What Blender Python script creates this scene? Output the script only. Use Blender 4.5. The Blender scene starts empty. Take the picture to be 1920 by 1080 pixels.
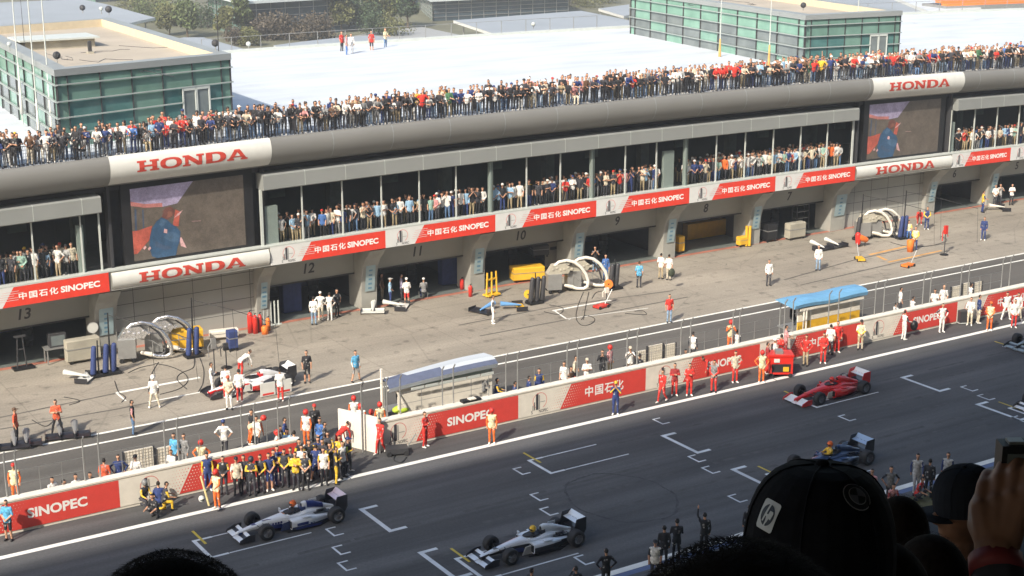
# Race-day pit lane seen from a grandstand, built object by object
STY=29.0       # front edge of the grandstand roof (casts the shade on the track)
SUN_E=4.2; SKY_S=.15; EXPO=.58
import bpy, bmesh, math, random
import numpy as np
from mathutils import Vector, Matrix
random.seed(7); R=math.radians; PI=math.pi
sc=bpy.context.scene; COL=sc.collection
# ------------------------------------------------ camera model (used to turn photo measurements into ground points)
CF,CYAW,CPITCH,CH=2845.44,R(32.5828),R(15.2924),25.742
_f=Vector((math.sin(CYAW)*math.cos(CPITCH),math.cos(CYAW)*math.cos(CPITCH),-math.sin(CPITCH)))
_r=Vector((math.cos(CYAW),-math.sin(CYAW),0)); _u=_r.cross(_f)
CAM=Vector((0,0,CH))
def ray(u,v): return _r*((u-960)/CF)-_u*((v-540)/CF)+_f
def G(u,v,z=0.0):
    d=ray(u,v); return CAM+d*((z-CH)/d.z)
def GY(u,v,Y):
    d=ray(u,v); return CAM+d*(Y/d.y)
def GD(u,v,D):
    return CAM+ray(u,v).normalized()*D
def bow(x,y,z):
    if z<=0: return z
    t=(x*78/max(y,78)-58)/39; t=max(-1.3,min(1.3,t))
    k=0.5+0.5*z/11.3 if z>2 else z/2*0.59
    return z+(0.27-0.49*t*t)*min(k,1.05)
def BW(x,y,z): return (x,y,bow(x,y,z))
# ------------------------------------------------ materials
def _tree(name):
    m=bpy.data.materials.new(name); m.use_nodes=True; nt=m.node_tree
    return m,nt,nt.nodes['Principled BSDF']
MATS={}
def mat(name,col,rough=.6,metal=0.,var=.12,scale=3.,bump=0.,emit=0.,coat=0.,spec=.5,stretch=None,alpha=None):
    if name in MATS: return MATS[name]
    m,nt,b=_tree(name); N=nt.nodes; L=nt.links
    b.inputs['Roughness'].default_value=rough; b.inputs['Metallic'].default_value=metal
    b.inputs['Coat Weight'].default_value=coat; b.inputs['Specular IOR Level'].default_value=spec
    c=(col[0],col[1],col[2],1)
    if var>0:
        tc=N.new('ShaderNodeTexCoord'); mp=N.new('ShaderNodeMapping'); nz=N.new('ShaderNodeTexNoise')
        L.new(tc.outputs['Object'],mp.inputs[0]); L.new(mp.outputs[0],nz.inputs['Vector'])
        if stretch: mp.inputs['Scale'].default_value=stretch
        nz.inputs['Scale'].default_value=scale; nz.inputs['Detail'].default_value=5
        mr=N.new('ShaderNodeMapRange'); mr.inputs['From Min'].default_value=.3; mr.inputs['From Max'].default_value=.7
        mr.inputs['To Min'].default_value=1-var; mr.inputs['To Max'].default_value=1+var
        L.new(nz.outputs['Fac'],mr.inputs['Value'])
        mx=N.new('ShaderNodeVectorMath'); mx.operation='SCALE'; mx.inputs[0].default_value=col[:3]
        L.new(mr.outputs[0],mx.inputs['Scale']); L.new(mx.outputs[0],b.inputs['Base Color'])
        if bump>0:
            bp=N.new('ShaderNodeBump'); bp.inputs['Strength'].default_value=bump; bp.inputs['Distance'].default_value=.02
            L.new(nz.outputs['Fac'],bp.inputs['Height']); L.new(bp.outputs[0],b.inputs['Normal'])
    else: b.inputs['Base Color'].default_value=c
    if emit>0:
        b.inputs['Emission Color'].default_value=c; b.inputs['Emission Strength'].default_value=emit
    MATS[name]=m; return m
def srgb(r,g,b):
    f=lambda x:((x/255+.055)/1.055)**2.4 if x>10 else x/255/12.92
    return (f(r),f(g),f(b))
def amat(name,prop,rough=.8):
    """colour read from a custom property of the object, so copies share one mesh"""
    m,nt,b=_tree(name); a=nt.nodes.new('ShaderNodeAttribute'); a.attribute_type='OBJECT'; a.attribute_name=prop
    tc=nt.nodes.new('ShaderNodeTexCoord'); nz=nt.nodes.new('ShaderNodeTexNoise'); nz.inputs['Scale'].default_value=9
    nt.links.new(tc.outputs['Object'],nz.inputs['Vector'])
    mr=nt.nodes.new('ShaderNodeMapRange'); mr.inputs['From Min'].default_value=.3; mr.inputs['From Max'].default_value=.7
    mr.inputs['To Min'].default_value=.6; mr.inputs['To Max'].default_value=1.3
    nt.links.new(nz.outputs['Fac'],mr.inputs['Value'])
    mx=nt.nodes.new('ShaderNodeVectorMath'); mx.operation='SCALE'
    nt.links.new(a.outputs['Color'],mx.inputs[0]); nt.links.new(mr.outputs[0],mx.inputs['Scale'])
    src=mx.outputs[0]
    if prop in ('c_torso','c_thigh','c_arm'):   # prints and patches on clothing
        oi=nt.nodes.new('ShaderNodeObjectInfo'); ad=nt.nodes.new('ShaderNodeVectorMath'); ad.operation='ADD'
        sm=nt.nodes.new('ShaderNodeVectorMath'); sm.operation='SCALE'; sm.inputs[0].default_value=(7,3,5); nt.links.new(oi.outputs['Random'],sm.inputs['Scale'])
        nt.links.new(tc.outputs['Object'],ad.inputs[0]); nt.links.new(sm.outputs[0],ad.inputs[1])
        vo=nt.nodes.new('ShaderNodeTexVoronoi'); vo.inputs['Scale'].default_value=9; vo.distance='CHEBYCHEV'; nt.links.new(ad.outputs[0],vo.inputs['Vector'])
        lt=nt.nodes.new('ShaderNodeMath'); lt.operation='LESS_THAN'; lt.inputs[1].default_value=.33; nt.links.new(vo.outputs['Distance'],lt.inputs[0])
        sp=nt.nodes.new('ShaderNodeSeparateColor'); nt.links.new(vo.outputs['Color'],sp.inputs[0]); gt=nt.nodes.new('ShaderNodeMath'); gt.operation='GREATER_THAN'; gt.inputs[1].default_value=.72; nt.links.new(sp.outputs[0],gt.inputs[0])
        mu=nt.nodes.new('ShaderNodeMath'); mu.operation='MULTIPLY'; nt.links.new(lt.outputs[0],mu.inputs[0]); nt.links.new(gt.outputs[0],mu.inputs[1])
        m2=nt.nodes.new('ShaderNodeMath'); m2.operation='MULTIPLY'; m2.inputs[1].default_value=.6; nt.links.new(mu.outputs[0],m2.inputs[0])
        mix=nt.nodes.new('ShaderNodeMix'); mix.data_type='RGBA'; nt.links.new(m2.outputs[0],mix.inputs[0]); nt.links.new(src,mix.inputs[6])
        g2=nt.nodes.new('ShaderNodeMix'); g2.data_type='RGBA'; nt.links.new(sp.outputs[1],g2.inputs[0]); g2.inputs[6].default_value=(.05,.05,.07,1); g2.inputs[7].default_value=(.7,.68,.64,1); nt.links.new(g2.outputs[2],mix.inputs[7]); src=mix.outputs[2]
    nt.links.new(src,b.inputs['Base Color']); b.inputs['Roughness'].default_value=rough
    return m
# ------------------------------------------------ mesh builder
class MB:
    def __init__(s): s.v=[]; s.f=[]; s.m=[]
    def add(s,vs,fs,m=0):
        o=len(s.v); s.v+= [tuple(p) for p in vs]
        for f in fs: s.f.append(tuple(i+o for i in f)); s.m.append(m)
        return s
    def quad(s,a,b,c,d,m=0): return s.add([a,b,c,d],[(0,1,2,3)],m)
    def poly(s,pts,m=0): return s.add(pts,[tuple(range(len(pts)))],m)
    def box(s,x0,x1,y0,y1,z0,z1,m=0,seg=0):
        if x0>x1:x0,x1=x1,x0
        n=max(1,int(round((x1-x0)/seg))) if seg else 1
        vs=[];fs=[]
        for i in range(n+1):
            x=x0+(x1-x0)*i/n; vs+=[(x,y0,z0),(x,y1,z0),(x,y1,z1),(x,y0,z1)]
        for i in range(n):
            a=4*i;b=a+4
            for k in range(4):
                l=(k+1)%4; fs.append((a+k,a+l,b+l,b+k))
        fs+=[(3,2,1,0),(4*n,4*n+1,4*n+2,4*n+3)]
        fs=[tuple(reversed(f)) for f in fs]
        return s.add(vs,fs,m)
    def sweepx(s,prof,x0,x1,seg=3.,m=0,closed=False,caps=False):
        n=max(1,int(round((x1-x0)/seg))); k=len(prof); vs=[]
        for i in range(n+1):
            x=x0+(x1-x0)*i/n; vs+=[(x,p[0],p[1]) for p in prof]
        fs=[]
        for i in range(n):
            for j in range(k if closed else k-1):
                l=(j+1)%k; fs.append((i*k+j,(i+1)*k+j,(i+1)*k+l,i*k+l))
        if caps: fs+=[tuple(reversed(range(k))),tuple(n*k+j for j in range(k))]
        return s.add(vs,fs,m)
    def prismy(s,poly,y0,y1,m=0):
        k=len(poly); vs=[(p[0],y0,p[1]) for p in poly]+[(p[0],y1,p[1]) for p in poly]
        fs=[tuple(range(k)),tuple(reversed(range(k,2*k)))]+[(j,k+j,k+(j+1)%k,(j+1)%k) for j in range(k)]
        return s.add(vs,fs,m)
    def prismx(s,poly,x0,x1,m=0):
        k=len(poly); vs=[(x0,p[0],p[1]) for p in poly]+[(x1,p[0],p[1]) for p in poly]
        fs=[tuple(range(k)),tuple(reversed(range(k,2*k)))]+[(j,k+j,k+(j+1)%k,(j+1)%k) for j in range(k)]
        return s.add(vs,fs,m)
    def prismz(s,poly,z0,z1,m=0):
        k=len(poly); vs=[(p[0],p[1],z0) for p in poly]+[(p[0],p[1],z1) for p in poly]
        fs=[tuple(reversed(range(k))),tuple(range(k,2*k))]+[(j,(j+1)%k,k+(j+1)%k,k+j) for j in range(k)]
        return s.add(vs,fs,m)
    def tube(s,pts,r,n=6,m=0,rx=None,caps=True):
        pts=[Vector(p) for p in pts]; k=len(pts)
        rs=r if isinstance(r,(list,tuple)) else [r]*k
        vs=[];fs=[];ref=None
        for i,p in enumerate(pts):
            t=(pts[min(i+1,k-1)]-pts[max(i-1,0)])
            if t.length<1e-9: t=Vector((0,0,1))
            t.normalize()
            if ref is None:
                ref=Vector((1,0,0)) if abs(t.x)<.9 else Vector((0,1,0))
            x=(ref-t*ref.dot(t)).normalized(); y=t.cross(x); ref=x
            for j in range(n):
                a=2*PI*j/n; vs.append(p+x*math.cos(a)*(rx[i] if rx else rs[i])+y*math.sin(a)*rs[i])
        for i in range(k-1):
            for j in range(n):
                l=(j+1)%n; fs.append((i*n+j,i*n+l,(i+1)*n+l,(i+1)*n+j))
        if caps: fs+=[tuple(reversed(range(n))),tuple((k-1)*n+j for j in range(n))]
        return s.add(vs,fs,m)
    def caps(s,a,b,r0,r1,n=10,m=0):
        a=Vector(a);b=Vector(b);t=(b-a)
        t=t.normalized() if t.length>1e-6 else Vector((0,0,1))
        P=[];Q=[]
        for e in (-1,-.8,-.45,0): P.append(a+t*r0*e); Q.append(r0*math.sqrt(max(0,1-e*e))+1e-3)
        for e in (0,.45,.8,1): P.append(b+t*r1*e); Q.append(r1*math.sqrt(max(0,1-e*e))+1e-3)
        return s.tube(P,Q,n,m)
    def ell(s,c,r,n=12,k=8,m=0):
        c=Vector(c); vs=[];fs=[]
        for i in range(1,k):
            a=PI*i/k
            for j in range(n):
                b=2*PI*j/n; vs.append((c.x+r[0]*math.sin(a)*math.cos(b),c.y+r[1]*math.sin(a)*math.sin(b),c.z+r[2]*math.cos(a)))
        vs+=[(c.x,c.y,c.z+r[2]),(c.x,c.y,c.z-r[2])]; T=len(vs)-2
        for i in range(k-2):
            for j in range(n): fs.append((i*n+j,(i+1)*n+j,(i+1)*n+(j+1)%n,i*n+(j+1)%n))
        for j in range(n): fs.append((T,j,(j+1)%n)); fs.append((T+1,(k-2)*n+(j+1)%n,(k-2)*n+j))
        return s.add(vs,fs,m)
    def lathe(s,prof,c=(0,0,0),ax='z',n=20,m=0):
        vs=[];fs=[];k=len(prof)
        for j in range(n):
            a=2*PI*j/n
            for (r,h) in prof:
                x,y=r*math.cos(a),r*math.sin(a)
                p=(x,y,h) if ax=='z' else ((x,h,y) if ax=='y' else (h,x,y))
                vs.append((c[0]+p[0],c[1]+p[1],c[2]+p[2]))
        for j in range(n):
            l=(j+1)%n
            for i in range(k-1): fs.append((j*k+i,l*k+i,l*k+i+1,j*k+i+1))
        return s.add(vs,fs,m)
    def disc(s,c,r,n=20,m=0,ax='z',r2=0):
        pts=[]
        for j in range(n):
            a=2*PI*j/n; x,y=math.cos(a),math.sin(a)
            f=lambda q:(c[0]+q*x,c[1]+q*y,c[2]) if ax=='z' else ((c[0]+q*x,c[1],c[2]+q*y) if ax=='y' else (c[0],c[1]+q*x,c[2]+q*y))
            pts.append((f(r),f(r2)))
        if r2<=0: return s.poly([p[0] for p in pts],m)
        for j in range(n): s.quad(pts[j][0],pts[(j+1)%n][0],pts[(j+1)%n][1],pts[j][1],m)
        return s
    def mesh(s,name,mats,smooth=False,warp=None):
        me=bpy.data.meshes.new(name)
        me.from_pydata([warp(*p) for p in s.v] if warp else s.v,[],s.f)
        for m in mats: me.materials.append(m)
        if len(mats)>1: me.polygons.foreach_set('material_index',s.m)
        if smooth: me.polygons.foreach_set('use_smooth',[True]*len(s.f))
        me.update(); return me
    def build(s,name,mats,parent=None,smooth=False,warp=None,loc=None):
        if not isinstance(mats,(list,tuple)): mats=[mats]
        return obj(name,s.mesh(name,mats,smooth,warp),parent,loc)
def obj(name,me,parent=None,loc=None):
    o=bpy.data.objects.new(name,me); COL.objects.link(o)
    if parent is not None: o.parent=parent
    if loc is not None: o.location=loc
    return o
LABELS={}
def tag(o,label=None,cat=None,group=None,kind=None):
    if label: o['label']=label
    if cat: o['category']=cat
    if group: o['group']=group
    if kind: o['kind']=kind
    if label and cat:
        if label in LABELS and not group: print('DUPLABEL',label)
        LABELS[label]=LABELS.get(label,0)+1
        n=len(label.split())
        if n<4 or n>16: print('LABELLEN',n,label)
    return o
def thing(name,label,cat,loc=(0,0,0),rz=0.,group=None):
    o=bpy.data.objects.new(name,None); COL.objects.link(o); o.empty_display_size=.3
    o.location=loc; o.rotation_euler=(0,0,rz); return tag(o,label,cat,group)
def struct(name,mb,m,**k): return tag(mb.build(name,m,**k),kind='structure')
def dup(src,loc,rz=0.,label=None,group=None,scale=None):
    def cp(o,par):
        c=o.copy(); COL.objects.link(c); c.parent=par
        for ch in list(o.children): cp(ch,c)
        return c
    r=cp(src,None); r.location=loc; r.rotation_euler=(0,0,rz)
    if scale: r.scale=(scale,)*3
    cat=src.get('category')
    if label: tag(r,label,cat,group)
    return r
def bent(o): # marks nothing, keeps call sites short
    return o
def text_mb(s,height,fn,m=0,mb=None,bold=0.,width=None,space=1.):
    """text as real geometry; fn(x,y)->3D point, x centred, y from 0 to height"""
    c=bpy.data.curves.new('t','FONT'); c.body=s; c.size=1; c.offset=bold; c.resolution_u=3; c.space_character=space
    o=bpy.data.objects.new('t',c); COL.objects.link(o)
    dg=bpy.context.evaluated_depsgraph_get(); me=bpy.data.meshes.new_from_object(o.evaluated_get(dg))
    xs=[v.co.x for v in me.vertices]; ys=[v.co.y for v in me.vertices]
    x0,x1,y0,y1=min(xs),max(xs),min(ys),max(ys); k=height/(y1-y0); kx=(width/(x1-x0)) if width else k
    mb=mb or MB()
    pts=[fn((v.co.x-(x0+x1)/2)*kx,(v.co.y-y0)*k) for v in me.vertices]
    mb.add(pts,[tuple(p.vertices) for p in me.polygons],m)
    bpy.data.objects.remove(o); bpy.data.curves.remove(c); bpy.data.meshes.remove(me)
    return mb
# ------------------------------------------------ shared materials
def asphalt(name,col,stripes=.25,dark=.3,seams=False):
    m,nt,b=_tree(name); N=nt.nodes; L=nt.links; b.inputs['Roughness'].default_value=.85
    tc=N.new('ShaderNodeTexCoord')
    def noise(sx,sy,s,d=4):
        mp=N.new('ShaderNodeMapping'); mp.inputs['Scale'].default_value=(sx,sy,1); nz=N.new('ShaderNodeTexNoise')
        nz.inputs['Scale'].default_value=s; nz.inputs['Detail'].default_value=d
        L.new(tc.outputs['Object'],mp.inputs[0]); L.new(mp.outputs[0],nz.inputs['Vector']); return nz.outputs['Fac']
    def rng(src,a,bb,lo=.3,hi=.7):
        mr=N.new('ShaderNodeMapRange'); mr.inputs['From Min'].default_value=lo; mr.inputs['From Max'].default_value=hi
        mr.inputs['To Min'].default_value=a; mr.inputs['To Max'].default_value=bb; L.new(src,mr.inputs['Value']); return mr.outputs[0]
    def mul(a,bb):
        x=N.new('ShaderNodeMath'); x.operation='MULTIPLY'; L.new(a,x.inputs[0]); L.new(bb,x.inputs[1]); return x.outputs[0]
    big=rng(noise(1,1,.09,3),.88,1.12); fine=rng(noise(1,1,9,6),.86,1.14)
    st=rng(noise(.012,1.1,1.0,4),1-stripes,1+stripes*.4,.35,.65)
    pat=rng(noise(.25,.8,.5,5),1-dark*.5,1.06,.42,.6)
    v=mul(mul(big,fine),mul(st,pat))
    if seams:
        br=N.new('ShaderNodeTexBrick'); br.offset=0; br.inputs['Scale'].default_value=1; br.inputs['Mortar Size'].default_value=.035
        br.inputs['Brick Width'].default_value=6; br.inputs['Row Height'].default_value=4.1
        br.inputs['Color1'].default_value=(1,1,1,1); br.inputs['Color2'].default_value=(.96,.96,.96,1); br.inputs['Mortar'].default_value=(.8,.8,.8,1)
        L.new(tc.outputs['Object'],br.inputs['Vector']); v=mul(v,br.outputs['Color'])
        cr=N.new('ShaderNodeTexVoronoi'); cr.feature='DISTANCE_TO_EDGE'; cr.inputs['Scale'].default_value=.16
        L.new(tc.outputs['Object'],cr.inputs['Vector']); v=mul(v,rng(cr.outputs['Distance'],.82,1.,.0,.012))
        v=mul(v,rng(noise(1,1,1.3,8),.62,1.03,.3,.42))
    mx=N.new('ShaderNodeVectorMath'); mx.operation='SCALE'; mx.inputs[0].default_value=col
    L.new(v,mx.inputs['Scale']); L.new(mx.outputs[0],b.inputs['Base Color'])
    bp=N.new('ShaderNodeBump'); bp.inputs['Strength'].default_value=.25; bp.inputs['Distance'].default_value=.01
    L.new(noise(1,1,40,3),bp.inputs['Height']); L.new(bp.outputs[0],b.inputs['Normal'])
    return m
M_track=asphalt('track_asphalt',(.095,.095,.095),.34,.30)
M_pit=asphalt('pitlane_asphalt',(.112,.104,.092),.14,.18)
M_apron=asphalt('apron_concrete',(.305,.272,.222),.10,.18,True)
M_ground=mat('paddock_ground',(.13,.13,.085),.95,var=.3,scale=.15,bump=.2)
M_grass=mat('verge_grass',(.12,.115,.05),.95,var=.35,scale=2.)
def paint(name,col,wear=.25):
    return mat(name,col,.7,var=wear,scale=1.4)
M_white=paint('white_paint',(.78,.77,.71),.10)
M_gridwhite=paint('grid_white_paint',(.62,.66,.68),.18)
M_yellowp=paint('yellow_paint',(.55,.42,.05))
M_orangep=paint('orange_paint',(.62,.33,.10))
M_redk=paint('threshold_red_paint',(.42,.16,.11))
M_mark=mat('tyre_rubber_mark',(.11,.10,.085),.9,var=.3,scale=2)
M_mark2=mat('track_rubber_mark',(.078,.077,.076),.9,var=.3,scale=2)
M_conc=mat('grey_concrete',(.32,.315,.285),.9,var=.16,scale=.9,bump=.15)
M_concl=mat('pale_concrete',(.36,.335,.27),.9,var=.14,scale=1.2,bump=.15)
M_panel=mat('grey_cladding',(.36,.36,.33),.55,var=.05,scale=.7)
M_louv=mat('louvre_grey',(.30,.34,.33),.5,var=.05)
M_eave=mat('eaves_aluminium',(.25,.26,.25),.5,var=.05,scale=.5)
M_fascia=mat('fascia_metal',(.185,.182,.17),.5,var=.05,scale=.4)
M_dark=mat('dark_recess',(.018,.018,.02),.8,var=.2)
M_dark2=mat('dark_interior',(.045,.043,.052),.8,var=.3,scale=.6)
M_gfloor=mat('garage_floor_paint',(.16,.18,.17),.4,var=.1)
M_gfloor2=mat('gallery_floor_finish',(.12,.12,.12),.6)
M_roofw=mat('white_roof_membrane',(.53,.57,.61),.7,var=.12,scale=.35,stretch=(.4,1.5,1))
M_glassframe=mat('grey_green_metal',(.30,.36,.33),.4,metal=.2,var=.05)
M_pale=mat('pale_grey_metal',(.5,.53,.5),.45,var=.05)
M_wall=mat('barrier_offwhite',(.74,.69,.60),.7,var=.08,scale=2)
M_redb=mat('banner_red',(.72,.045,.022),.6,var=.05)
M_wred=mat('wall_banner_red',(.66,.06,.045),.6,var=.05)
M_bwhite=mat('banner_white',(.66,.66,.64),.6,var=.04)
M_sgnw=mat('sign_white',(.62,.62,.58),.5,var=.04)
M_sgnr=mat('sign_lettering_red',(.50,.05,.03),.6,var=.05)
M_ltr=mat('lettering_white',(.86,.84,.80),.6,var=0)
M_black=mat('black_plastic',(.012,.012,.014),.5,var=.2)
M_ink=mat('dark_print',(.05,.05,.06),.6,var=0)
M_steel=mat('grey_steel',(.34,.34,.33),.45,metal=.5,var=.08)
M_dsteel=mat('dark_steel',(.06,.06,.065),.5,metal=.3,var=.08)
M_foil=mat('crinkled_silver_foil',(.78,.78,.78),.22,metal=.9,var=.2,scale=12,bump=1.)
M_hose=mat('white_hose',(.72,.68,.6),.5,var=.1)
M_cable=mat('black_cable',(.03,.03,.03),.6,var=0)
M_yel=mat('yellow_paint_metal',(.75,.43,.03),.4,var=.08)
M_orange=mat('orange_plastic',(.85,.20,.03),.5,var=.08)
M_redp=mat('red_gloss',(.62,.03,.02),.35,var=.06,coat=.3)
M_blue=mat('navy_padding',(.03,.05,.16),.7,var=.15)
M_sky=mat('sky_blue_canvas',(.15,.35,.56),.55,var=.08)
M_cyan=mat('pier_panel_pale_blue',(.30,.39,.41),.5,var=.06)
M_tan=mat('roof_screed_tan',(.40,.35,.28),.9,var=.10,scale=.3)
M_parap=mat('parapet_grey',(.26,.28,.28),.5,var=.06,scale=.4)
M_parapin=mat('parapet_cream',(.58,.50,.36),.8,var=.06)
M_greyroof=mat('grey_flat_roof',(.28,.31,.34),.7,var=.07,scale=.1)
M_tyre=mat('tyre_rubber',(.022,.022,.024),.75,var=.15)
M_rim=mat('wheel_rim',(.25,.25,.26),.3,metal=.8,var=0)
M_carbon=mat('carbon_black',(.02,.02,.025),.35,var=.1,coat=.3)
M_wood=mat('trunk_bark',(.10,.07,.045),.9,var=.2,scale=8)
def leafmat(name,c):
    m,nt,b=_tree(name); N=nt.nodes; L=nt.links; b.inputs['Roughness'].default_value=.7
    gi=N.new('ShaderNodeNewGeometry'); mr=N.new('ShaderNodeMapRange'); mr.inputs['To Min'].default_value=.55; mr.inputs['To Max'].default_value=1.5
    L.new(gi.outputs['Random Per Island'],mr.inputs['Value']); mx=N.new('ShaderNodeVectorMath'); mx.operation='SCALE'; mx.inputs[0].default_value=c
    L.new(mr.outputs[0],mx.inputs['Scale']); L.new(mx.outputs[0],b.inputs['Base Color'])
    return m
M_leaf=[leafmat('leaf_green',(.075,.10,.03)),leafmat('leaf_olive',(.11,.115,.04)),leafmat('leaf_brown',(.075,.06,.04)),leafmat('leaf_dark',(.035,.06,.025))]
def glassm(name,col,transp,rough=.08):
    m,nt,b=_tree(name); N=nt.nodes; L=nt.links
    out=nt.nodes['Material Output']; b.inputs['Base Color'].default_value=(*col,1); b.inputs['Roughness'].default_value=rough
    tr=N.new('ShaderNodeBsdfTransparent'); mx=N.new('ShaderNodeMixShader'); mx.inputs[0].default_value=transp
    L.new(b.outputs[0],mx.inputs[1]); L.new(tr.outputs[0],mx.inputs[2]); L.new(mx.outputs[0],out.inputs['Surface'])
    return m
M_gglass=glassm('gallery_glass',(.015,.025,.025),.94)
def tealglass(name,c1,c2):
    m,nt,b=_tree(name); N=nt.nodes; L=nt.links; b.inputs['Roughness'].default_value=.12
    tc=N.new('ShaderNodeTexCoord'); nz=N.new('ShaderNodeTexNoise'); nz.inputs['Scale'].default_value=.8; nz.inputs['Detail'].default_value=6
    L.new(tc.outputs['Object'],nz.inputs['Vector']); cr=N.new('ShaderNodeValToRGB')
    cr.color_ramp.elements[0].position=.35; cr.color_ramp.elements[0].color=(*c1,1); cr.color_ramp.elements[1].position=.75; cr.color_ramp.elements[1].color=(*c2,1)
    L.new(nz.outputs['Fac'],cr.inputs[0]); L.new(cr.outputs[0],b.inputs['Base Color']); return m
M_teal=tealglass('teal_glass',(.12,.22,.185),(.17,.29,.25))
M_tealb=tealglass('dark_blue_green_glass',(.055,.14,.14),(.10,.22,.21))
M_teall=tealglass('pale_teal_glass',(.16,.30,.24),(.22,.38,.31))
M_greyg=tealglass('grey_reflective_glass',(.13,.155,.16),(.20,.23,.23))
M_dglass=tealglass('dark_far_glass',(.035,.06,.08),(.06,.09,.11))
# ------------------------------------------------ ground, track and painted markings
def sheet(x0,x1,y0,y1,z): return MB().quad((x0,y0,z),(x1,y0,z),(x1,y1,z),(x0,y1,z))
struct('ground',sheet(-250,750,-150,900,-.02),M_ground)
struct('race_track',sheet(-60,260,41.6,58.9,0),M_track)
struct('verge_grass',sheet(-60,260,33,41.6,-.004),M_grass)
struct('pit_lane',sheet(-60,260,58.9,67.72,.0),M_pit)
struct('pit_apron',sheet(-60,260,67.72,90.5,.002),M_apron)
mb=MB()
for y,w in ((56.45,.30),(42.55,.34)):
    x=-60
    while x<260:
        L_=random.uniform(18,31); mb.quad((x,y-w/2,.004),(x+L_-.05,y-w/2,.004),(x+L_-.05,y+w/2,.004),(x,y+w/2,.004)); x+=L_
for y,w in ((66.5,.17),(67.75,.2)):
    mb.quad((-60,y-w/2,.006),(260,y-w/2,.006),(260,y+w/2,.006),(-60,y+w/2,.006))
struct('edge_line_paint',mb,M_white)
struct('blue_kerb_strip',sheet(-60,260,42.05,42.36,.004),mat('blue_kerb_paint',(.10,.14,.26),.7,var=.1))
def rect(mb,x0,y0,x1,y1,w,z=.004):
    d=Vector((x1-x0,y1-y0,0)).normalized(); n=Vector((-d.y,d.x,0))*w/2
    a=Vector((x0,y0,z));b=Vector((x1,y1,z)); mb.quad(a-n,b-n,b+n,a+n)
mb=MB(); my=MB()
def slot(x,yu,yl):   # a starting box: front bar, two returns, long side lines, yellow driver mark
    rect(mb,x,yu,x,yl,.16); rect(mb,x+.08,yu-.08,x+.75,yu-.08,.14,.004); rect(mb,x+.08,yl+.08,x+.75,yl+.08,.14,.004)
    rect(mb,x+.75,yu-.08,x+3.75,yu-.08,.08); rect(mb,x+.78,yl+.08,x+4.3,yl+.08,.08)
    rect(my,x+.3,yu+.85,x+.3,yu-.6,.11,.009)
for k in range(0,8): slot(19.35+16*k,53.95,52.0); slot(27.35+16*k,46.9,44.6)
def bracket(x,yu,yl,t,w=.14):
    rect(mb,x,yu,x,yl,w); s=t
    rect(mb,x+w/2,yu-w/2,x+s,yu-w/2,w); rect(mb,x+w/2,yl+w/2,x+s,yl+w/2,w)
for k in range(0,8): bracket(26.42+16*k,53.17,50.4,.75,.2); bracket(26.45+16*k,48.15,45.3,.75,.2)
for k in range(-1,7):   # the small brackets between them
    for (x,y) in ((34.2,53.45),(33.25,50.6),(32.75,49.1),(31.3,44.5),(43.4,55.15),(41.75,50.4),(41.4,49.0),(24.3,52.1),(23.75,50.4),(23.3,49.0),(40.3,45.9)):
        if 15<x+18.1*k<150 and (k==0 or (k>0 and (x,y)[0]>33 and x<42)): bracket(x+18.1*k,y,y-.85,.42,.09)
struct('grid_box_paint',mb,M_gridwhite); struct('grid_mark_paint',my,M_yellowp)
mb=MB()
c=G(1165,932); mc=MB()
for j in range(60):
    a0,a1=2*PI*j/60,2*PI*(j+1)/60
    w=.09+.03*math.sin(j*1.7); r=2.15+.05*math.sin(j*.7)
    p=lambda a,q:(c.x+q*math.cos(a),c.y+q*1.25*math.sin(a),.003); mc.quad(p(a0,r),p(a1,r),p(a1,r+w),p(a0,r+w))
for (y,x0,x1,w) in ((50.3,10,80,.22),(48.9,30,120,.25),(47.2,0,60,.2),(45.7,20,130,.2),(53.2,40,140,.18),(51.9,60,150,.2),(46.4,52,90,.16)):
    x=x0
    while x<x1:
        s=random.uniform(2,7); rect(mb,x,y+.25*math.sin(x*.05),x+s,y+.25*math.sin((x+s)*.05),w,.0025); x+=s+random.uniform(0.,3)
struct('track_rubber_marks',mb,M_mark2); struct('spin_mark',mc,mat('spin_rubber_mark',(.052,.052,.054),.9,var=.4,scale=3))
mb=MB()
def stripe(u0,v0,u1,v1,w=.28,m=mb):
    a=G(u0,v0);b=G(u1,v1); rect(m,a.x,a.y,b.x,b.y,w,.007)
for s in ((0,783,215,738),(215,738,330,716),(0,805,215,768),(215,768,330,745),(860,610,1040,575),(1040,575,1262,545),(900,630,1060,600),(1100,593,1290,557),(1470,525,1600,488),(1600,488,1700,466),(1500,535,1620,507),(1620,507,1780,470),(1700,466,1790,455)): stripe(*s,w=.15)
for i in range(40):
    u=random.uniform(0,1900); v=random.uniform(.2,.9); vv=540-.2*(u-960)+ (v-.35)*120; a=G(u,vv)
    if 68.5<a.y<79: rect(mb,a.x,a.y,a.x+random.uniform(.2,.9),a.y+random.uniform(-.3,.3),.05,.007)
for (u,v) in ((880,593),(890,600),(905,597),(1300,520),(1500,520),(1560,505),(1640,515),(1655,517)): 
    a=G(u,v); rect(mb,a.x,a.y,a.x+.7,a.y-.1,.05,.007)
struct('pit_tyre_marks',mb,M_mark)
mb=MB(); mo=MB()
for (s,w,q) in (((218,737,375,708),.26,mb),((218,737,236,752),.1,mb),((278,754,395,732),.14,mb),((1036,583,1145,563),.22,mb),((1040,583,1062,598),.12,mb),((1062,598,1215,578),.08,mb),((1070,598,1066,600),.05,mb),
    ((1630,478,1700,462),.26,mo),((1645,480,1662,488),.26,mo),((1665,492,1765,470),.22,mo)):
    a=G(s[0],s[1]);b=G(s[2],s[3]); rect(q,a.x,a.y,b.x,b.y,w,.010)
struct('pit_box_paint',mb,M_white); struct('pit_box_orange_paint',mo,M_orangep)
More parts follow.
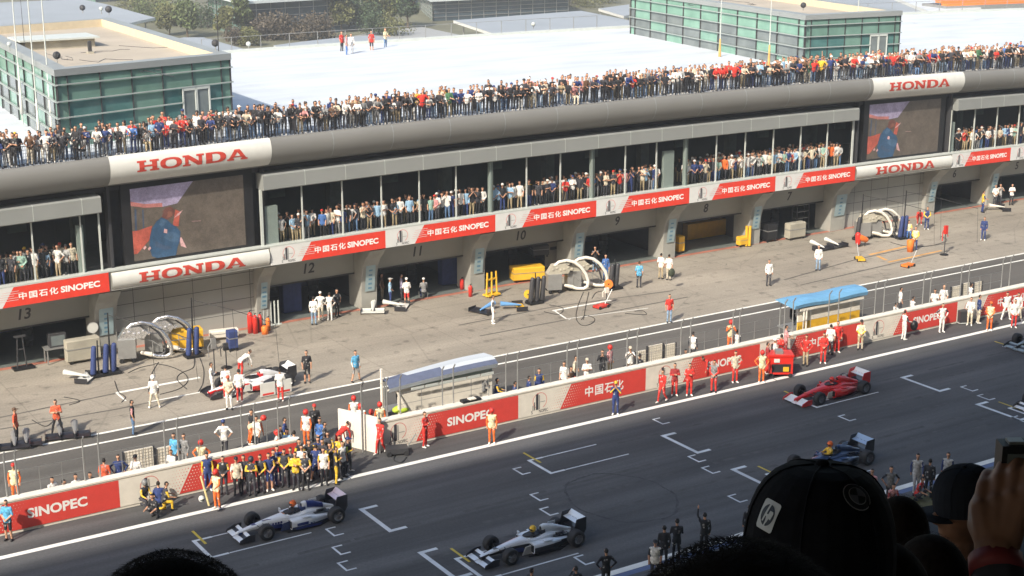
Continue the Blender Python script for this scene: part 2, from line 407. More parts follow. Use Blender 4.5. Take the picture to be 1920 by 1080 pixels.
mb=MB(); mb.quad((-10,79.9,.012),(240,79.9,.012),(240,80.3,.012),(-10,80.3,.012)); struct('threshold_paint',mb,M_redk)
# ------------------------------------------------ pit building
JX=[41.163+7.742*k for k in range(6)]       # banner joints: 41.2 .. 79.9
GAPS=[(24.33,33.73),(79.87,90.13)]
pb=thing('pit_building','long grey pit building with garages, glazed gallery and white roof','building',(0,0,0))
ROOFZ=11.3
XE=(2,152)
# white roof, following the curved front
mb=MB(); n=50
for i in range(n):
    xa=2+150*i/n; xb=2+150*(i+1)/n
    ye=lambda x:119.4-(x-48)*.07 if x>48 else 119.4
    for (f0,f1) in ((0,.15),(.15,.5),(.5,1)):
        A=lambda x,f:(x,78.35+(ye(x)-78.35)*f,ROOFZ); mb.quad(A(xa,f0),A(xb,f0),A(xb,f1),A(xa,f1))
mb.build('roof',[M_roofw],pb,warp=BW)
mb=MB()
for i in range(n):
    xa=2+150*i/n; xb=2+150*(i+1)/n; ye=lambda x:119.4-(x-48)*.07 if x>48 else 119.4
    mb.quad((xa,ye(xa),ROOFZ-1.2),(xb,ye(xb),ROOFZ-1.2),(xb,ye(xb),ROOFZ+.25),(xa,ye(xa),ROOFZ+.25)); mb.quad((xa,ye(xa)-.35,ROOFZ+.25),(xb,ye(xb)-.35,ROOFZ+.25),(xb,ye(xb),ROOFZ+.25),(xa,ye(xa),ROOFZ+.25)); mb.quad((xa,ye(xa)-.35,ROOFZ),(xb,ye(xb)-.35,ROOFZ),(xb,ye(xb)-.35,ROOFZ+.25),(xa,ye(xa)-.35,ROOFZ+.25))
    mb.quad((xa,ye(xa),0),(xb,ye(xb),0),(xb,ye(xb),ROOFZ-1.2),(xa,ye(xa),ROOFZ-1.2))
mb.build('rear_wall',[M_pale],pb,warp=BW)
mb=MB()
for x in range(6,150,9): rect(mb,x,82,x+.01,117,.05,ROOFZ+.006)
for (u0,v0,u1,v1) in ((432,118,1180,70),(700,150,930,140),(560,140,700,128)):
    a=G(u0,v0,ROOFZ);b=G(u1,v1,ROOFZ); rect(mb,a.x,a.y,b.x,b.y,.18,ROOFZ+.008)
for x in range(6,150,9):
    for yq in (88,97,107): mb.quad((x+2,yq,ROOFZ+.007),(x+2.5,yq,ROOFZ+.007),(x+2.5,yq+.5,ROOFZ+.007),(x+2,yq+.5,ROOFZ+.007))
for yq in (84,92,100,108): mb.quad((2,yq,ROOFZ+.009),(150,yq,ROOFZ+.009),(150,yq+.06,ROOFZ+.009),(2,yq+.06,ROOFZ+.009))
mb.build('roof_seam',[mat('membrane_seam',(.55,.57,.58),.8)],pb,warp=BW)
FP=[(78.35,11.36),(78.05,11.36),(77.92,11.22),(77.82,10.95),(77.80,10.65),(77.88,10.35),(78.08,10.05),(78.38,9.82),(78.8,9.66),(79.4,9.58),(80.6,9.55)]
MB().sweepx(FP,*XE,seg=2.5).build('fascia',[M_fascia],pb,smooth=True,warp=BW)
mb=MB(); x=26.
while x<150:
    off=[(y-.012,z-.002) for y,z in FP[1:8]]; mb.sweepx(off,x,x+.05,seg=9); x+=3.87
mb.build('fascia_joint',[M_parap],pb,warp=BW)
# eaves box over the gallery, one length per segment
def eave(x0,x1):
    mb=MB(); mb.sweepx([(78.42,8.36),(78.34,8.42),(78.36,9.2),(78.44,9.28),(80.0,9.3),(80.0,8.36)],x0,x1,seg=2.6,closed=True,caps=True)
    e=mb.build('eaves',[M_eave],pb,warp=BW)
    mb=MB(); x=math.ceil((x0-33.42)/2.581)*2.581+33.42
    while x<x1-.2: mb.sweepx([(78.33,8.42),(78.35,9.2),(78.43,9.29),(79.9,9.306)],x,x+.035,seg=9); x+=2.581
    mb.build('eaves_joint',[M_pale],e,warp=BW)
SEGS=[(2,24.15),(33.45,79.85),(90.25,152)]
for a,b in SEGS: eave(a,b)
# gallery: floor, ceiling, back wall
MB().box(2,152,78.95,90,4.15,4.96,seg=3).build('gallery_floor',[M_gfloor2],pb,warp=BW)
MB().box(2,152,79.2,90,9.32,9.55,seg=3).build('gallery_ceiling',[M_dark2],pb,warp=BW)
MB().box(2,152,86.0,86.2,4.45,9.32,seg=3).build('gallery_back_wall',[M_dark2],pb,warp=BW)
mb=MB()
for x in list(range(8,150,8)):
    mb.box(x,x+.7,83.4,84.,4.45,9.32,seg=0)
    mb.box(x+3,x+3.1,82,86,8.7,8.8); mb.box(x+5,x+6.1,85.9,85.98,6.2,7.6)
mb.build('gallery_column',[mat('gallery_grey_column',(.10,.12,.12),.7,var=.2)],pb,warp=BW)
# banner ledge behind the banners
MB().box(2,152,78.52,78.9,3.95,5.04,seg=3).build('gallery_upstand',[M_conc],pb,warp=BW)
MB().box(2,152,78.46,79.0,5.04,5.12,seg=3).build('gallery_sill',[M_pale],pb,warp=BW)
def mull(x,w=.07,d=.09,z1=8.36,name='mullion',m=None,y=78.82,z0=5.12):
    MB().box(x-w/2,x+w/2,y,y+d,z0,z1).build(name,[m or M_pale],pb,warp=BW)
xs=[]
for k in range(-16,48):
    x=41.163+2.581*k
    if any(a-.1<x<b+.1 for a,b in SEGS) and 14<x<106: xs.append(x)
for x in xs: mull(x)
for x in (24.1,33.5,79.8,90.2): mull(x,.09)
for x in (48.9,56.65,64.39): mull(x-.05,.24,.24,name='column',m=M_glassframe)
for (x,w,z1) in ((34.1,.85,7.3),(63.0,.85,7.55),(90.55,.45,7.4),(23.1,.35,7.7)):
    MB().box(x-w/2,x+w/2,79.0,79.25,4.45,z1).build('door_leaf',[M_glassframe],pb,warp=BW)
for a,b in ((14,24.1),(33.5,79.8),(90.2,110)):
    x=a
    while x<b-.1:
        x2=min(x+7.742,b); MB().box(x+.05,x2-.05,78.86,78.875,5.12,8.36,seg=2.6).build('gallery_glass_pane',[M_gglass],pb,warp=BW); x=x2
# garages
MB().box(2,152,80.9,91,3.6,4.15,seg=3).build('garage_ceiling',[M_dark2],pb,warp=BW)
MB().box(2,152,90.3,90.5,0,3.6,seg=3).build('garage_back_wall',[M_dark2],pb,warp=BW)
struct('garage_floor',sheet(2,152,80.3,90.3,.02),M_gfloor)
MB().box(2,152,78.9,80.95,3.86,3.95,seg=3).build('soffit',[M_conc],pb,warp=BW)
piers=[16.6]+[24.33]+[JX[0]-7.43+ .0]+JX+[90.13,97.2,104.9]
piers=sorted(set(round(p,2) for p in piers))
PP=[(79.95,0),(79.93,1.0),(79.86,1.9),(79.68,2.6),(79.35,3.15),(78.95,3.5),(78.62,3.86),(81.6,3.86),(81.6,0)]
numbers={16.6:'13',33.73:'12',41.16:'11',48.9:'10',56.65:'9',64.39:'8',72.13:'7',90.13:'6',97.2:'5'}
def pier(x0,x1,name='pier'):
    p=MB().prismx(PP,x0,x1).build(name,[M_conc],pb,warp=BW)
    b=MB(); xm=(x0+x1)/2
    b.quad((x0+.2,79.85,1.1),(x1-.2,79.85,1.1),(x1-.2,79.60,2.72),(x0+.2,79.60,2.72),0)
    zs=[1.25,1.35,1.5,1.62,1.78,1.9,2.05,2.15,2.35,2.45]
    for i,z in enumerate(zs[:-1]):
        if i%2==0:
            yy=lambda q:79.845-(q-1.1)*(.25/1.62)-.004
            b.quad((xm-.12,yy(z),z),(xm+.12,yy(z),z),(xm+.12,yy(zs[i+1]),zs[i+1]),(xm-.12,yy(zs[i+1]),zs[i+1]),1)
    b.build('pier_panel',[M_cyan,mat('pier_print_blue',(.10,.22,.32),.6,var=0)],p,warp=BW)
    return p
for x in piers:
    if abs(x-24.33)<.1: pier(x-.55,x+.65)
    elif abs(x-79.87)<.1: pier(x-.7,x+.75)
    elif abs(x-33.73)<.1: pier(x-.35,x+.45)
    else: pier(x-.95,x+.1)
bounds=[(8.9,15.65),(16.7,23.8),(34.18,40.2),(41.26,47.95),(49.0,55.7),(56.75,63.45),(64.5,71.2),(72.25,79.2),(90.23,96.25),(97.3,103.95)]
nums=['','13','12','11','10','9','8','7','6','5']
for (a,b),s in zip(bounds,nums):
    g=MB().box(a,b,80.85,80.95,2.1,3.86,seg=3.5).build('garage_door',[M_panel],pb,warp=BW)
    MB().box(a,b,80.8,81.05,2.02,2.1,seg=3.5).build('door_edge',[M_dsteel],g,warp=BW)
    if s:
        xc=a+(b-a)*.5; fn=lambda x,y,xc=xc:(xc+x+.18*y,80.845,2.5+y)
        text_mb(s,.62,fn,bold=.02).build('garage_number',[M_ink],g,warp=BW)
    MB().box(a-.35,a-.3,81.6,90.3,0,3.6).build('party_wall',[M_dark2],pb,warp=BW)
# panelled walls under the two big screens
for a,b in ((24.95,33.4),(80.6,89.95)):
    w=MB().box(a,b,80.3,80.5,0,3.9,seg=3).build('panelled_wall',[M_panel],pb,warp=BW)
    mb=MB()
    for z in (.95,1.75,2.55,3.3): mb.box(a,b,80.292,80.3,z,z+.03,seg=3)
    k=0; x=a+1.2
    while x<b: mb.box(x,x+.03,80.292,80.3,.03,3.9); x+=1.75
    mb.build('wall_joint',[mat('joint_dark_grey',(.10,.10,.10),.8,var=0)],w,warp=BW)  # dark grey joint lines between the wall panels
    MB().box(a-.3,b+.3,79.45,79.6,5.04,9.9,seg=3).build('screen_recess',[M_dark],pb,warp=BW)
    MB().box(a-.3,a-.15,78.9,79.5,5.04,9.6).build('recess_jamb',[M_dsteel],pb,warp=BW)
    MB().box(b+.15,b+.3,78.9,79.5,5.04,9.6).build('recess_jamb',[M_dsteel],pb,warp=BW)
# ------------------------------------------------ signs on the building
GL={'H':[[(0,0),(.42,0),(.42,.16),(.32,.16),(.32,.42),(.68,.42),(.68,.16),(.58,.16),(.58,0),(1,0),(1,.16),(.9,.16),(.9,.84),(1,.84),(1,1),(.58,1),(.58,.84),(.68,.84),(.68,.58),(.32,.58),(.32,.84),(.42,.84),(.42,1),(0,1),(0,.84),(.1,.84),(.1,.16),(0,.16)]],
'N':[[(0,0),(.36,0),(.36,.16),(.26,.16),(.26,.62),(.70,0),(.90,0),(.90,.84),(1,.84),(1,1),(.64,1),(.64,.84),(.74,.84),(.74,.40),(.30,1),(0,1),(0,.84),(.10,.84),(.10,.16),(0,.16)]],
'A':[[(.07,.16),(.27,.16),(.36,.38),(.50,.74),(.50,1),(.38,1)],[(.50,1),(.50,.74),(.64,.38),(.73,.16),(.93,.16),(.62,1)],[(.319,.28),(.681,.28),(.64,.38),(.36,.38)],[(0,0),(.34,0),(.34,.16),(0,.16)],[(.66,0),(1,0),(1,.16),(.66,.16)]]}
def glyph(mb,ch,x0,w,h,fn):
    if ch in GL:
        bm=bmesh.new()
        for p in GL[ch]: bm.faces.new([bm.verts.new((a,b,0)) for a,b in p])
        for q in range(1,8):
            bmesh.ops.bisect_plane(bm,geom=bm.verts[:]+bm.edges[:]+bm.faces[:],plane_co=(0,q/8,0),plane_no=(0,1,0))
        bmesh.ops.triangulate(bm,faces=bm.faces[:])
        for f_ in bm.faces: mb.poly([fn(x0+v.co.x*w,v.co.y*h) for v in f_.verts])
        bm.free()
    else:
        n=40; out=[];inn=[]
        for i in range(n):
            a=2*PI*i/n; sx=lambda t:math.copysign(abs(math.cos(t))**.8,math.cos(t)); sy=lambda t:math.copysign(abs(math.sin(t))**.8,math.sin(t))
            if ch=='O': out.append((.5+.5*sx(a),.5+.5*sy(a))); inn.append((.5+.26*sx(a),.5+.33*sy(a)))
            else:
                cx,cy=sx(a),sy(a)
                if cx<0: out.append((.04,.5+.5*(1 if cy>0 else -1)*min(1,abs(cy)*1.4))); inn.append((.34,.5+.34*(1 if cy>0 else -1)*min(1,abs(cy)*1.4)))
                else: out.append((.45+.55*cx,.5+.5*cy)); inn.append((.45+.27*cx,.5+.34*cy))
        for i in range(n):
            j=(i+1)%n; q=[out[i],out[j],inn[j],inn[i]]; mb.poly([fn(x0+a*w,b*h) for a,b in q])
def bigword(fn,width,h):
    mb=MB(); n=5; gap=.05; w=width/(n+gap*(n-1)); x=-width/2
    for ch in 'HONDA': glyph(mb,ch,x,w,h,fn); x+=w*(1+gap)
    return mb
def prof_at(P,z):
    for (y0,z0),(y1,z1) in zip(P,P[1:]):
        if min(z0,z1)<=z<=max(z0,z1) and z0!=z1: return y0+(y1-y0)*(z-z0)/(z1-z0)
    return P[0][0]
for (a,b,side) in ((24.6,33.8,'left'),(80.55,90.1,'right')):
    s=thing('sign',f'white curved sign with red serif lettering above the {side} big screen','sign')
    P=[(y-.02,z) for y,z in FP[2:8]]
    mb=MB().sweepx([(78.3,11.375),(78.02,11.375)]+P,a,b,seg=2.5); mb.build('sign_panel',[M_sgnw],s,smooth=True,warp=BW)
    cx=(a+b)/2; fn=lambda x,y,cx=cx:(cx+x,prof_at(P,10.42+y)-.015,10.42+y)
    bigword(fn,6.3,.6).build('lettering',[M_sgnr],s,warp=BW)
for (a,b,side) in ((24.45,33.65,'left'),(79.95,90.05,'right')):
    s=thing('sign',f'white rounded sign with red serif lettering below the {side} big screen','sign')
    P=[(78.95,5.06),(78.7,5.04),(78.5,4.95),(78.36,4.75),(78.32,4.5),(78.36,4.25),(78.5,4.05),(78.7,3.96),(78.95,3.94)]
    MB().sweepx(P,a,b,seg=2.5,closed=True,caps=False).build('sign_panel',[M_sgnw],s,smooth=True,warp=BW)
    cx=(a+b)/2; Q=[(y,z) for y,z in P[1:8]]; fn=lambda x,y,cx=cx:(cx+x,prof_at(Q,4.2+y)-.02,4.2+y)
    bigword(fn,6.2,.58).build('lettering',[M_sgnr],s,warp=BW)
def logo(mb,fx,h,red=0,dark=1,text=True,ring=True):
    """ring with a tower and small word; fx(x,y)->3D with x centred, y 0..h"""
    cy=h*.58; r=h*.37
    if ring:
        n=28
        for i in range(n):
            a0,a1=2*PI*i/n,2*PI*(i+1)/n
            if a0>PI*1.28 and a0<PI*1.62: continue
            q=lambda a,rr:fx(rr*math.cos(a),cy+rr*math.sin(a))
            mb.quad(q(a0,r),q(a1,r),q(a1,r*1.06),q(a0,r*1.06),red)
    for (x0,x1,y0,y1,mm) in ((-.22,-.08,.16,.92,dark),(-.05,.0,.16,.86,dark+1),(-.32,-.27,.16,.55,dark),(-.40,-.36,.16,.40,dark),(.02,.30,.5,.53,dark+1)):
        mb.quad(fx(x0*h,y0*h),fx(x1*h,y0*h),fx(x1*h,y1*h),fx(x0*h,y1*h),mm)
    if text:
        text_mb('S',h*.16,lambda x,y:fx(x-h*.44,y),m=dark,mb=mb,bold=.01)
        text_mb('NOPEC',h*.15,lambda x,y:fx(x+h*.2,y),m=dark,mb=mb,bold=.01,width=h*.5)
def banner(x0,x1,split,y,z0,z1,label,cn=True,en=True,warp=BW,wmat=None,rmat=None,wall=False,group=None,rev=False,lead=True):
    """white part with emblem, slanted dotted edge, red part with writing; y = face"""
    s=thing('banner',label,'banner',(0,0,0),0,group)
    h=z1-z0; xs=x0+(x1-x0)*split; sl=h*(.62 if not wall else .55)
    mb=MB()
    if split>0: mb.poly([(x0,y,z0),(xs-sl*.5,y,z0),(xs+sl*.5,y,z1),(x0,y,z1)],0)
    n=4
    for i in range(n):
        f0,f1=i/n,(i+1)/n
        xa=lambda t:(xs-sl*.5)+(x1-xs+sl*.5)*t; xb=lambda t:(xs+sl*.5)+(x1-xs-sl*.5)*t
        if split<=0: xa=xb=lambda t:x0+(x1-x0)*t
        mb.poly([(xa(f0),y,z0),(xa(f1),y,z0),(xb(f1),y,z1),(xb(f0),y,z1)],1)
    mb.box(x0,x1,y+.004,y+.05,z0,z1,0,seg=3)
    mb.build('banner_cloth',[wmat or M_bwhite,rmat or M_redb],s,warp=warp)
    y2=y-.005
    if split>0:
        d=MB()
        for r in range(1,9):
            t=r/9; xc=xs-sl*.5+sl*t; z=z0+h*t
            if wall:
                for c in range(1,8):
                    q=.055*(1-c/9); d.quad((xc+c*.13-q/2,y2,z-q/2),(xc+c*.13+q/2,y2,z-q/2),(xc+c*.13+q/2,y2,z+q/2),(xc+c*.13-q/2,y2,z+q/2),0)
                    q=.045*(1-c/9); d.quad((xc-c*.13-q/2,y2,z-q/2),(xc-c*.13+q/2,y2,z-q/2),(xc-c*.13+q/2,y2,z+q/2),(xc-c*.13-q/2,y2,z+q/2),1)
            elif 2<r<8:
                L_=.5+.25*math.sin(r*2.3); d.quad((xc-.04,y2,z-.012),(xc+L_,y2,z-.010),(xc+L_,y2,z+.010),(xc-.04,y2,z+.012),0)
                d.quad((xc-.45,y2,z-.03),(xc-.02,y2,z-.03),(xc-.02,y2,z-.02),(xc-.45,y2,z-.02),1)
        d.build('dotted_edge',[wmat or M_bwhite,rmat or M_redb],s,warp=warp)
        if lead:
            lg=MB(); xc=x0+(xs-x0)*(.45 if wall else .5)
            logo(lg,lambda a,b:(xc+a,y2,z0+.06*h+b),h*.88)
            lg.build('emblem',[M_wred if wall else M_redb,M_ink,M_steel],s,warp=warp)
    t=MB(); cx=(xs+sl*.2+x1)/2; W=(x1-xs-sl*.3)
    if cn and en:
        text_mb('中国石化',h*.37,lambda a,b:(cx-W*.225+a,y2,z0+h*.31+b),mb=t,bold=.026,width=W*.40,space=1.22)
        text_mb('SINOPEC',h*.33,lambda a,b:(cx+W*.205+a,y2,z0+h*.33+b),mb=t,bold=.04,width=W*.41)
    elif cn: text_mb('中国石化',h*.46,lambda a,b:(cx-W*.04+a,y2,z0+h*.28+b),mb=t,bold=.02,width=W*.50,space=1.15)
    elif en: text_mb('SINOPEC',h*.36,lambda a,b:(cx-W*.02+a,y2,z0+h*.32+b),mb=t,bold=.035,width=W*.50)
    if t.v: t.build('lettering',[M_ltr],s,warp=warp)
    return s
names=['garage with the tall blue locker','garage with the person in red skirt','garage behind the yellow wheeled cabinet','garage with the blue suited driver','garage with the yellow low wall','garage with the shelf rack']
xb=[33.75]+JX
for i in range(6):
    banner(xb[i],xb[i+1],.30,78.45,3.97,5.03,f'red and white lettered banner above the {names[i]}')
banner(16.6,24.3,.30,78.45,3.97,5.03,'red banner end above garage 13, left of the lower left curved sign')
banner(90.15,96.8,.26,78.45,3.97,5.03,'red and white banner above garage 6, right of the right curved sign')
banner(96.8,104.5,.3,78.45,3.97,5.03,'white banner start cut by the right picture edge above garage 5')
banner(9.,16.6,.3,78.45,3.97,5.03,'white banner piece cut by the left picture edge above the garages')
# ------------------------------------------------ big screens
def screen(x0,x1,z0,z1,label,kx=1.):
    s=thing('video_screen',label,'screen')
    MB().box(x0,x1,79.0,79.42,z0,z1,seg=2.5).build('screen_cabinet',[M_black],s,warp=BW)
    a,b,c,d=x0+.5,x1-.55,z0+.3,z1-.4; y=78.985
    P=lambda u,v,k=0:(a+(b-a)*u,y-.004*k,c+(d-c)*v)
    def em(name,rgb,e=.11):
        m=mat('screen_'+name,srgb(*rgb),.5,var=.22,scale=22,emit=0)
        nt=m.node_tree; bs=nt.nodes['Principled BSDF']; bs.inputs['Emission Strength'].default_value=e
        if len(bs.inputs['Base Color'].links) and not len(bs.inputs['Emission Color'].links):
            src=bs.inputs['Base Color'].links[0].from_socket; wv=nt.nodes.new('ShaderNodeTexNoise'); wv.inputs['Scale'].default_value=1.4; wv.inputs['Detail'].default_value=8; wv.inputs['Roughness'].default_value=.75
            tc=nt.nodes.new('ShaderNodeTexCoord'); nt.links.new(tc.outputs['Object'],wv.inputs['Vector']); mr=nt.nodes.new('ShaderNodeMapRange'); mr.inputs['From Min'].default_value=.35; mr.inputs['From Max'].default_value=.65; mr.inputs['To Min'].default_value=.72; mr.inputs['To Max'].default_value=1.22
            nt.links.new(wv.outputs['Fac'],mr.inputs['Value']); vm=nt.nodes.new('ShaderNodeVectorMath'); vm.operation='SCALE'; nt.links.new(src,vm.inputs[0]); nt.links.new(mr.outputs[0],vm.inputs['Scale'])
            nt.links.new(vm.outputs[0],bs.inputs['Base Color']); nt.links.new(vm.outputs[0],bs.inputs['Emission Color'])
        return m
    m=MB(); n=4
    for i in range(n): m.quad(P(i/n,0),P((i+1)/n,0),P((i+1)/n,1),P(i/n,1),0)
    def poly(pts,mm,k): m.poly([P(u,v,k) for u,v in pts],mm)
    poly([(0,.77),(.12,.72),(.27,.70),(.40,.72),(.55,1),(0,1)],1,1)
    poly([(0,.77),(.12,.72),(.27,.70),(.27,.755),(.12,.77),(0,.83)],3,2)
    poly([(0,.10),(.03,.10),(.14,.27),(.17,.46),(.05,.42),(0,.42)],2,2)
    poly([(.35,.42),(.40,.40),(.42,.60),(.38,.64)],2,2)
    poly([(.41,.12),(.46,.08),(.42,.24),(.40,.24)],5,2)
    big=poly; poly=lambda pts,mm,k:big([(.27+(u-.29)*.84,v*.90) for u,v in pts],mm,k)
    poly([(.15,.04),(.20,.0),(.40,.0),(.42,.12),(.45,.22),(.46,.36),(.42,.44),(.37,.50),(.33,.57),(.27,.62),(.22,.57),(.17,.47),(.14,.34),(.13,.18)],4,3)
    poly([(.28,.30),(.36,.22),(.43,.20),(.455,.30),(.40,.36),(.33,.38)],8,4)
    poly([(.18,.20),(.27,.12),(.36,.10),(.35,.15),(.27,.19),(.20,.27)],7,5)
    poly([(.24,.52),(.27,.60),(.33,.55),(.30,.50),(.27,.47)],8,5)
    poly([(.285,.38),(.32,.36),(.325,.42),(.295,.44)],5,6)
    poly([(.27,.63),(.28,.70),(.32,.76),(.37,.77),(.405,.72),(.41,.66),(.38,.60),(.33,.57)],6,4)
    poly([(.33,.60),(.39,.62),(.385,.68),(.345,.70)],9,5)
    poly([(.20,.55),(.24,.66),(.30,.71),(.27,.62)],0,6)
    poly([(.40,.58),(.44,.64),(.50,.69),(.46,.62)],5,3)
    poly=big
    poly([(.02,.30),(.035,.30),(.045,.72),(.03,.72)],7,1); poly([(.09,.38),(.10,.38),(.105,.70),(.095,.70)],7,1); poly([(.09,.14),(.11,.17),(.10,.20),(.08,.17)],5,7); poly([(.13,.12),(.15,.15),(.14,.18),(.12,.15)],5,7)
    poly([(.52,.44),(.60,.43),(.60,.435),(.52,.445)],5,1)
    m.build('screen_picture',[em('brown',(92,84,76)),em('sky',(150,140,165)),em('red',(168,84,70)),em('pink',(170,110,105)),em('blue',(52,80,108)),em('pale',(190,150,150)),em('maroon',(100,66,60)),em('shade',(62,80,104)),em('blue2',(68,94,120)),em('skin',(118,78,66))],s,warp=BW)
screen(25.45,33.05,4.98,9.72,'big screen between white signs, left one, showing figure in blue')
screen(81.0,89.55,4.98,9.72,'big screen between white signs, right one, showing figure in blue')
# ------------------------------------------------ roof railing along the front
def railing(name,label,pts,h,step,mat_=None,mesh=True,z=ROOFZ,warp=BW):
    s=thing(name,label,'railing'); m_=mat_ or M_dsteel
    rails=MB()
    for (a,b) in zip(pts,pts[1:]):
        L_=math.dist(a,b); n=max(1,round(L_/2.5))
        for i in range(n):
            p=[a[k]+(b[k]-a[k])*i/n for k in (0,1)]; q=[a[k]+(b[k]-a[k])*(i+1)/n for k in (0,1)]
            for hh in ((h,) if not mesh else (h,h*.82,h*.66,h*.5,h*.34,h*.18)):
                r=.022 if hh==h else .009
                rails.tube([(p[0],p[1],z+hh),(q[0],q[1],z+hh)],r,5)
        n=max(1,round(L_/step))
        for i in range(n+1):
            x=a[0]+(b[0]-a[0])*i/n; y=a[1]+(b[1]-a[1])*i/n
            MB().box(x-.025,x+.025,y-.025,y+.025,z,z+h).build('post',[m_],s,warp=warp)
    rails.build('rail',[m_],s,warp=warp)
    if mesh:
        w=MB(); x=pts[0][0]
        while x<pts[-1][0]: w.box(x-.009,x+.009,pts[0][1]-.006,pts[0][1]+.006,z+.05,z+h); x+=.115
        w.build('infill_bars',[m_],s,warp=warp)
    return s
railing('roof_railing','dark mesh railing along the front roof edge before the crowd',[(14,78.45),(106,78.45)],1.1,1.95)
ye=lambda x:119.4-(x-48)*.07 if x>48 else 119.4
railing('roof_railing','thin grey railing along the rear edge of the white roof',[(46,ye(46)-.2),(84,ye(84)-.2)],1.1,2.6,M_steel,False,z=ROOFZ+.2)
railing('roof_railing','thin railing on the rear roof edge right of the glass penthouse',[(97,ye(97)-.2),(140,ye(140)-.2)],1.1,3.4,M_steel,False,z=ROOFZ+.2)
# ------------------------------------------------ glazed roof pavilions (their plan follows the roof)
def lerp(a,b,t): return a+(b-a)*t
def glasshouse(FL,FR,BR,BL,zt,label,door=(.70,.86),leftpale=True,skylight=None):
    s=thing('rooftop_pavilion',label,'building'); z0=ROOFZ-.05
    zb=lambda x,y,z:(x,y,z+ (bow(x,y,11.3)-11.3)*max(0,(1-(z-11.3)/4.2*1.0)))
    rows=[z0,12.05,12.93,13.80,14.68,zt-.35]
    def face(A,B,nx,mats,edge,fname,doorspan=None):
        g=MB(); T=lambda t,z,off=0:(lerp(A[0],B[0],t)+off*nrm[0],lerp(A[1],B[1],t)+off*nrm[1],z)
        d=Vector((B[0]-A[0],B[1]-A[1],0)).normalized(); nrm=(d.y,-d.x)
        ts=[0]+[edge+(1-2*edge)*i/nx for i in range(nx+1)]+[1]
        for i in range(len(ts)-1):
            for j in range(len(rows)-1):
                mi=mats(i,j,len(ts)-1); g.quad(T(ts[i],rows[j]),T(ts[i+1],rows[j]),T(ts[i+1],rows[j+1]),T(ts[i],rows[j+1]),mi)
        w=g.build(fname,[M_teal,M_tealb,M_teall,M_greyg,M_concl],s,warp=zb)
        mm=MB()
        for t in ts:
            a=T(t-.0018,0,.0);b=T(t+.0018,0,.0); c=T(t+.0018,0,.08); e=T(t-.0018,0,.08)
            mm.prismz([a[:2],b[:2],c[:2],e[:2]],rows[0],rows[-1])
        mm.build('mullion_grid',[M_dsteel],w,warp=zb)
        for j in range(1,len(rows)-1):
            l=MB(); spans=[(-.004,1.012)]
            if doorspan and j in (1,2): spans=[(-.004,doorspan[0]),(doorspan[1],1.012)]
            for (q0,q1) in spans:
                a=T(q0,0,.06);b=T(q1,0,.06);c=T(q1,0,.18);e=T(q0,0,.18)
                l.prismz([e[:2],c[:2],b[:2],a[:2]],rows[j]-.032,rows[j]+.032)
            l.build('louvre',[M_louv],w,warp=zb)
        if doorspan:
            for (q0,q1) in ((doorspan[0],(doorspan[0]+doorspan[1])/2-.003),((doorspan[0]+doorspan[1])/2+.003,doorspan[1])):
                dd=MB(); a=T(q0,z0,.1);b=T(q1,z0,.1)
                dd.quad(T(q0,z0,.1),T(q1,z0,.1),T(q1,13.7,.1),T(q0,13.7,.1),0)
                do=dd.build('door',[M_greyg],s,warp=zb)
                fr=MB()
                for (e0,e1) in ((q0-.004,q0+.004),(q1-.004,q1+.004)):
                    fr.prismz([T(e0,0,.1)[:2],T(e1,0,.1)[:2],T(e1,0,.16)[:2],T(e0,0,.16)[:2]],z0,13.75)
                fr.prismz([T(q0,0,.1)[:2],T(q1,0,.1)[:2],T(q1,0,.16)[:2],T(q0,0,.16)[:2]],13.6,13.78)
                fr.build('door_frame',[M_pale],do,warp=zb)
    face(FL,FR,5,lambda i,j,n:(1 if j in(1,2) and i%3!=0 else 0) if i<n else 0,.055,'front_glazing',door)
    face(BL,FL,9,lambda i,j,n:(2 if j>=3 else (3 if (i+j)%3 else 2)) if leftpale else 0,.03,'side_glazing')
    face(FR,BR,7,lambda i,j,n:1,.03,'side_glazing'); face(BR,BL,5,lambda i,j,n:1,.03,'rear_glazing')
    # parapet with tan roof inside
    w=.75
    def inset(d):
        C=[Vector(p+(0,)) for p in (FL,FR,BR,BL)]; out=[]
        for i in range(4):
            p,a,b=C[i],C[i-1],C[(i+1)%4]; e1=(a-p).normalized(); e2=(b-p).normalized(); out.append(tuple((p+(e1+e2)*d)[:2]))
        return out
    O=inset(-.12); I=inset(w); pr=MB()
    for i in range(4):
        j=(i+1)%4; a,b,c,d_=O[i],O[j],I[j],I[i]
        pr.quad((*a,zt),(*b,zt),(*c,zt),(*d_,zt)); pr.quad((*a,zt-.37),(*b,zt-.37),(*b,zt),(*a,zt)); 
    pr.build('parapet',[M_parap],s); pi=MB()
    for i in range(4):
        j=(i+1)%4; pi.quad((*I[i],zt-.55),(*I[j],zt-.55),(*I[j],zt-.001),(*I[i],zt-.001))
    pi.build('parapet_lining',[M_parapin],s)
    MB().poly([(*p,zt-.53) for p in I]).build('roof_screed',[M_tan],s)
    mk=MB()
    for k in range(7):
        p=Vector((lerp(FL[0],FR[0],random.uniform(.2,.8)),lerp(FL[1],BL[1],random.uniform(.1,.8)),zt-.52)); pts=[p]
        for q in range(5): pts.append(pts[-1]+Vector((random.uniform(-.2,.9),random.uniform(-1.5,1.5),0)))
        mk.tube(pts,.018,4)
    mk.build('roof_cable',[M_dsteel],s)
    return s
H1=glasshouse((23.5,82.6),(34.35,84.75),(35.7,111),(25.6,108.9),15.5,'teal glazed rooftop pavilion at left with tan flat roof')
H2=glasshouse((80.4,84.95),(89.2,83.85),(94.5,111.5),(84.6,112.2),15.5,'teal glazed rooftop pavilion at right behind two orange sleeved poles',door=(.68,.86))
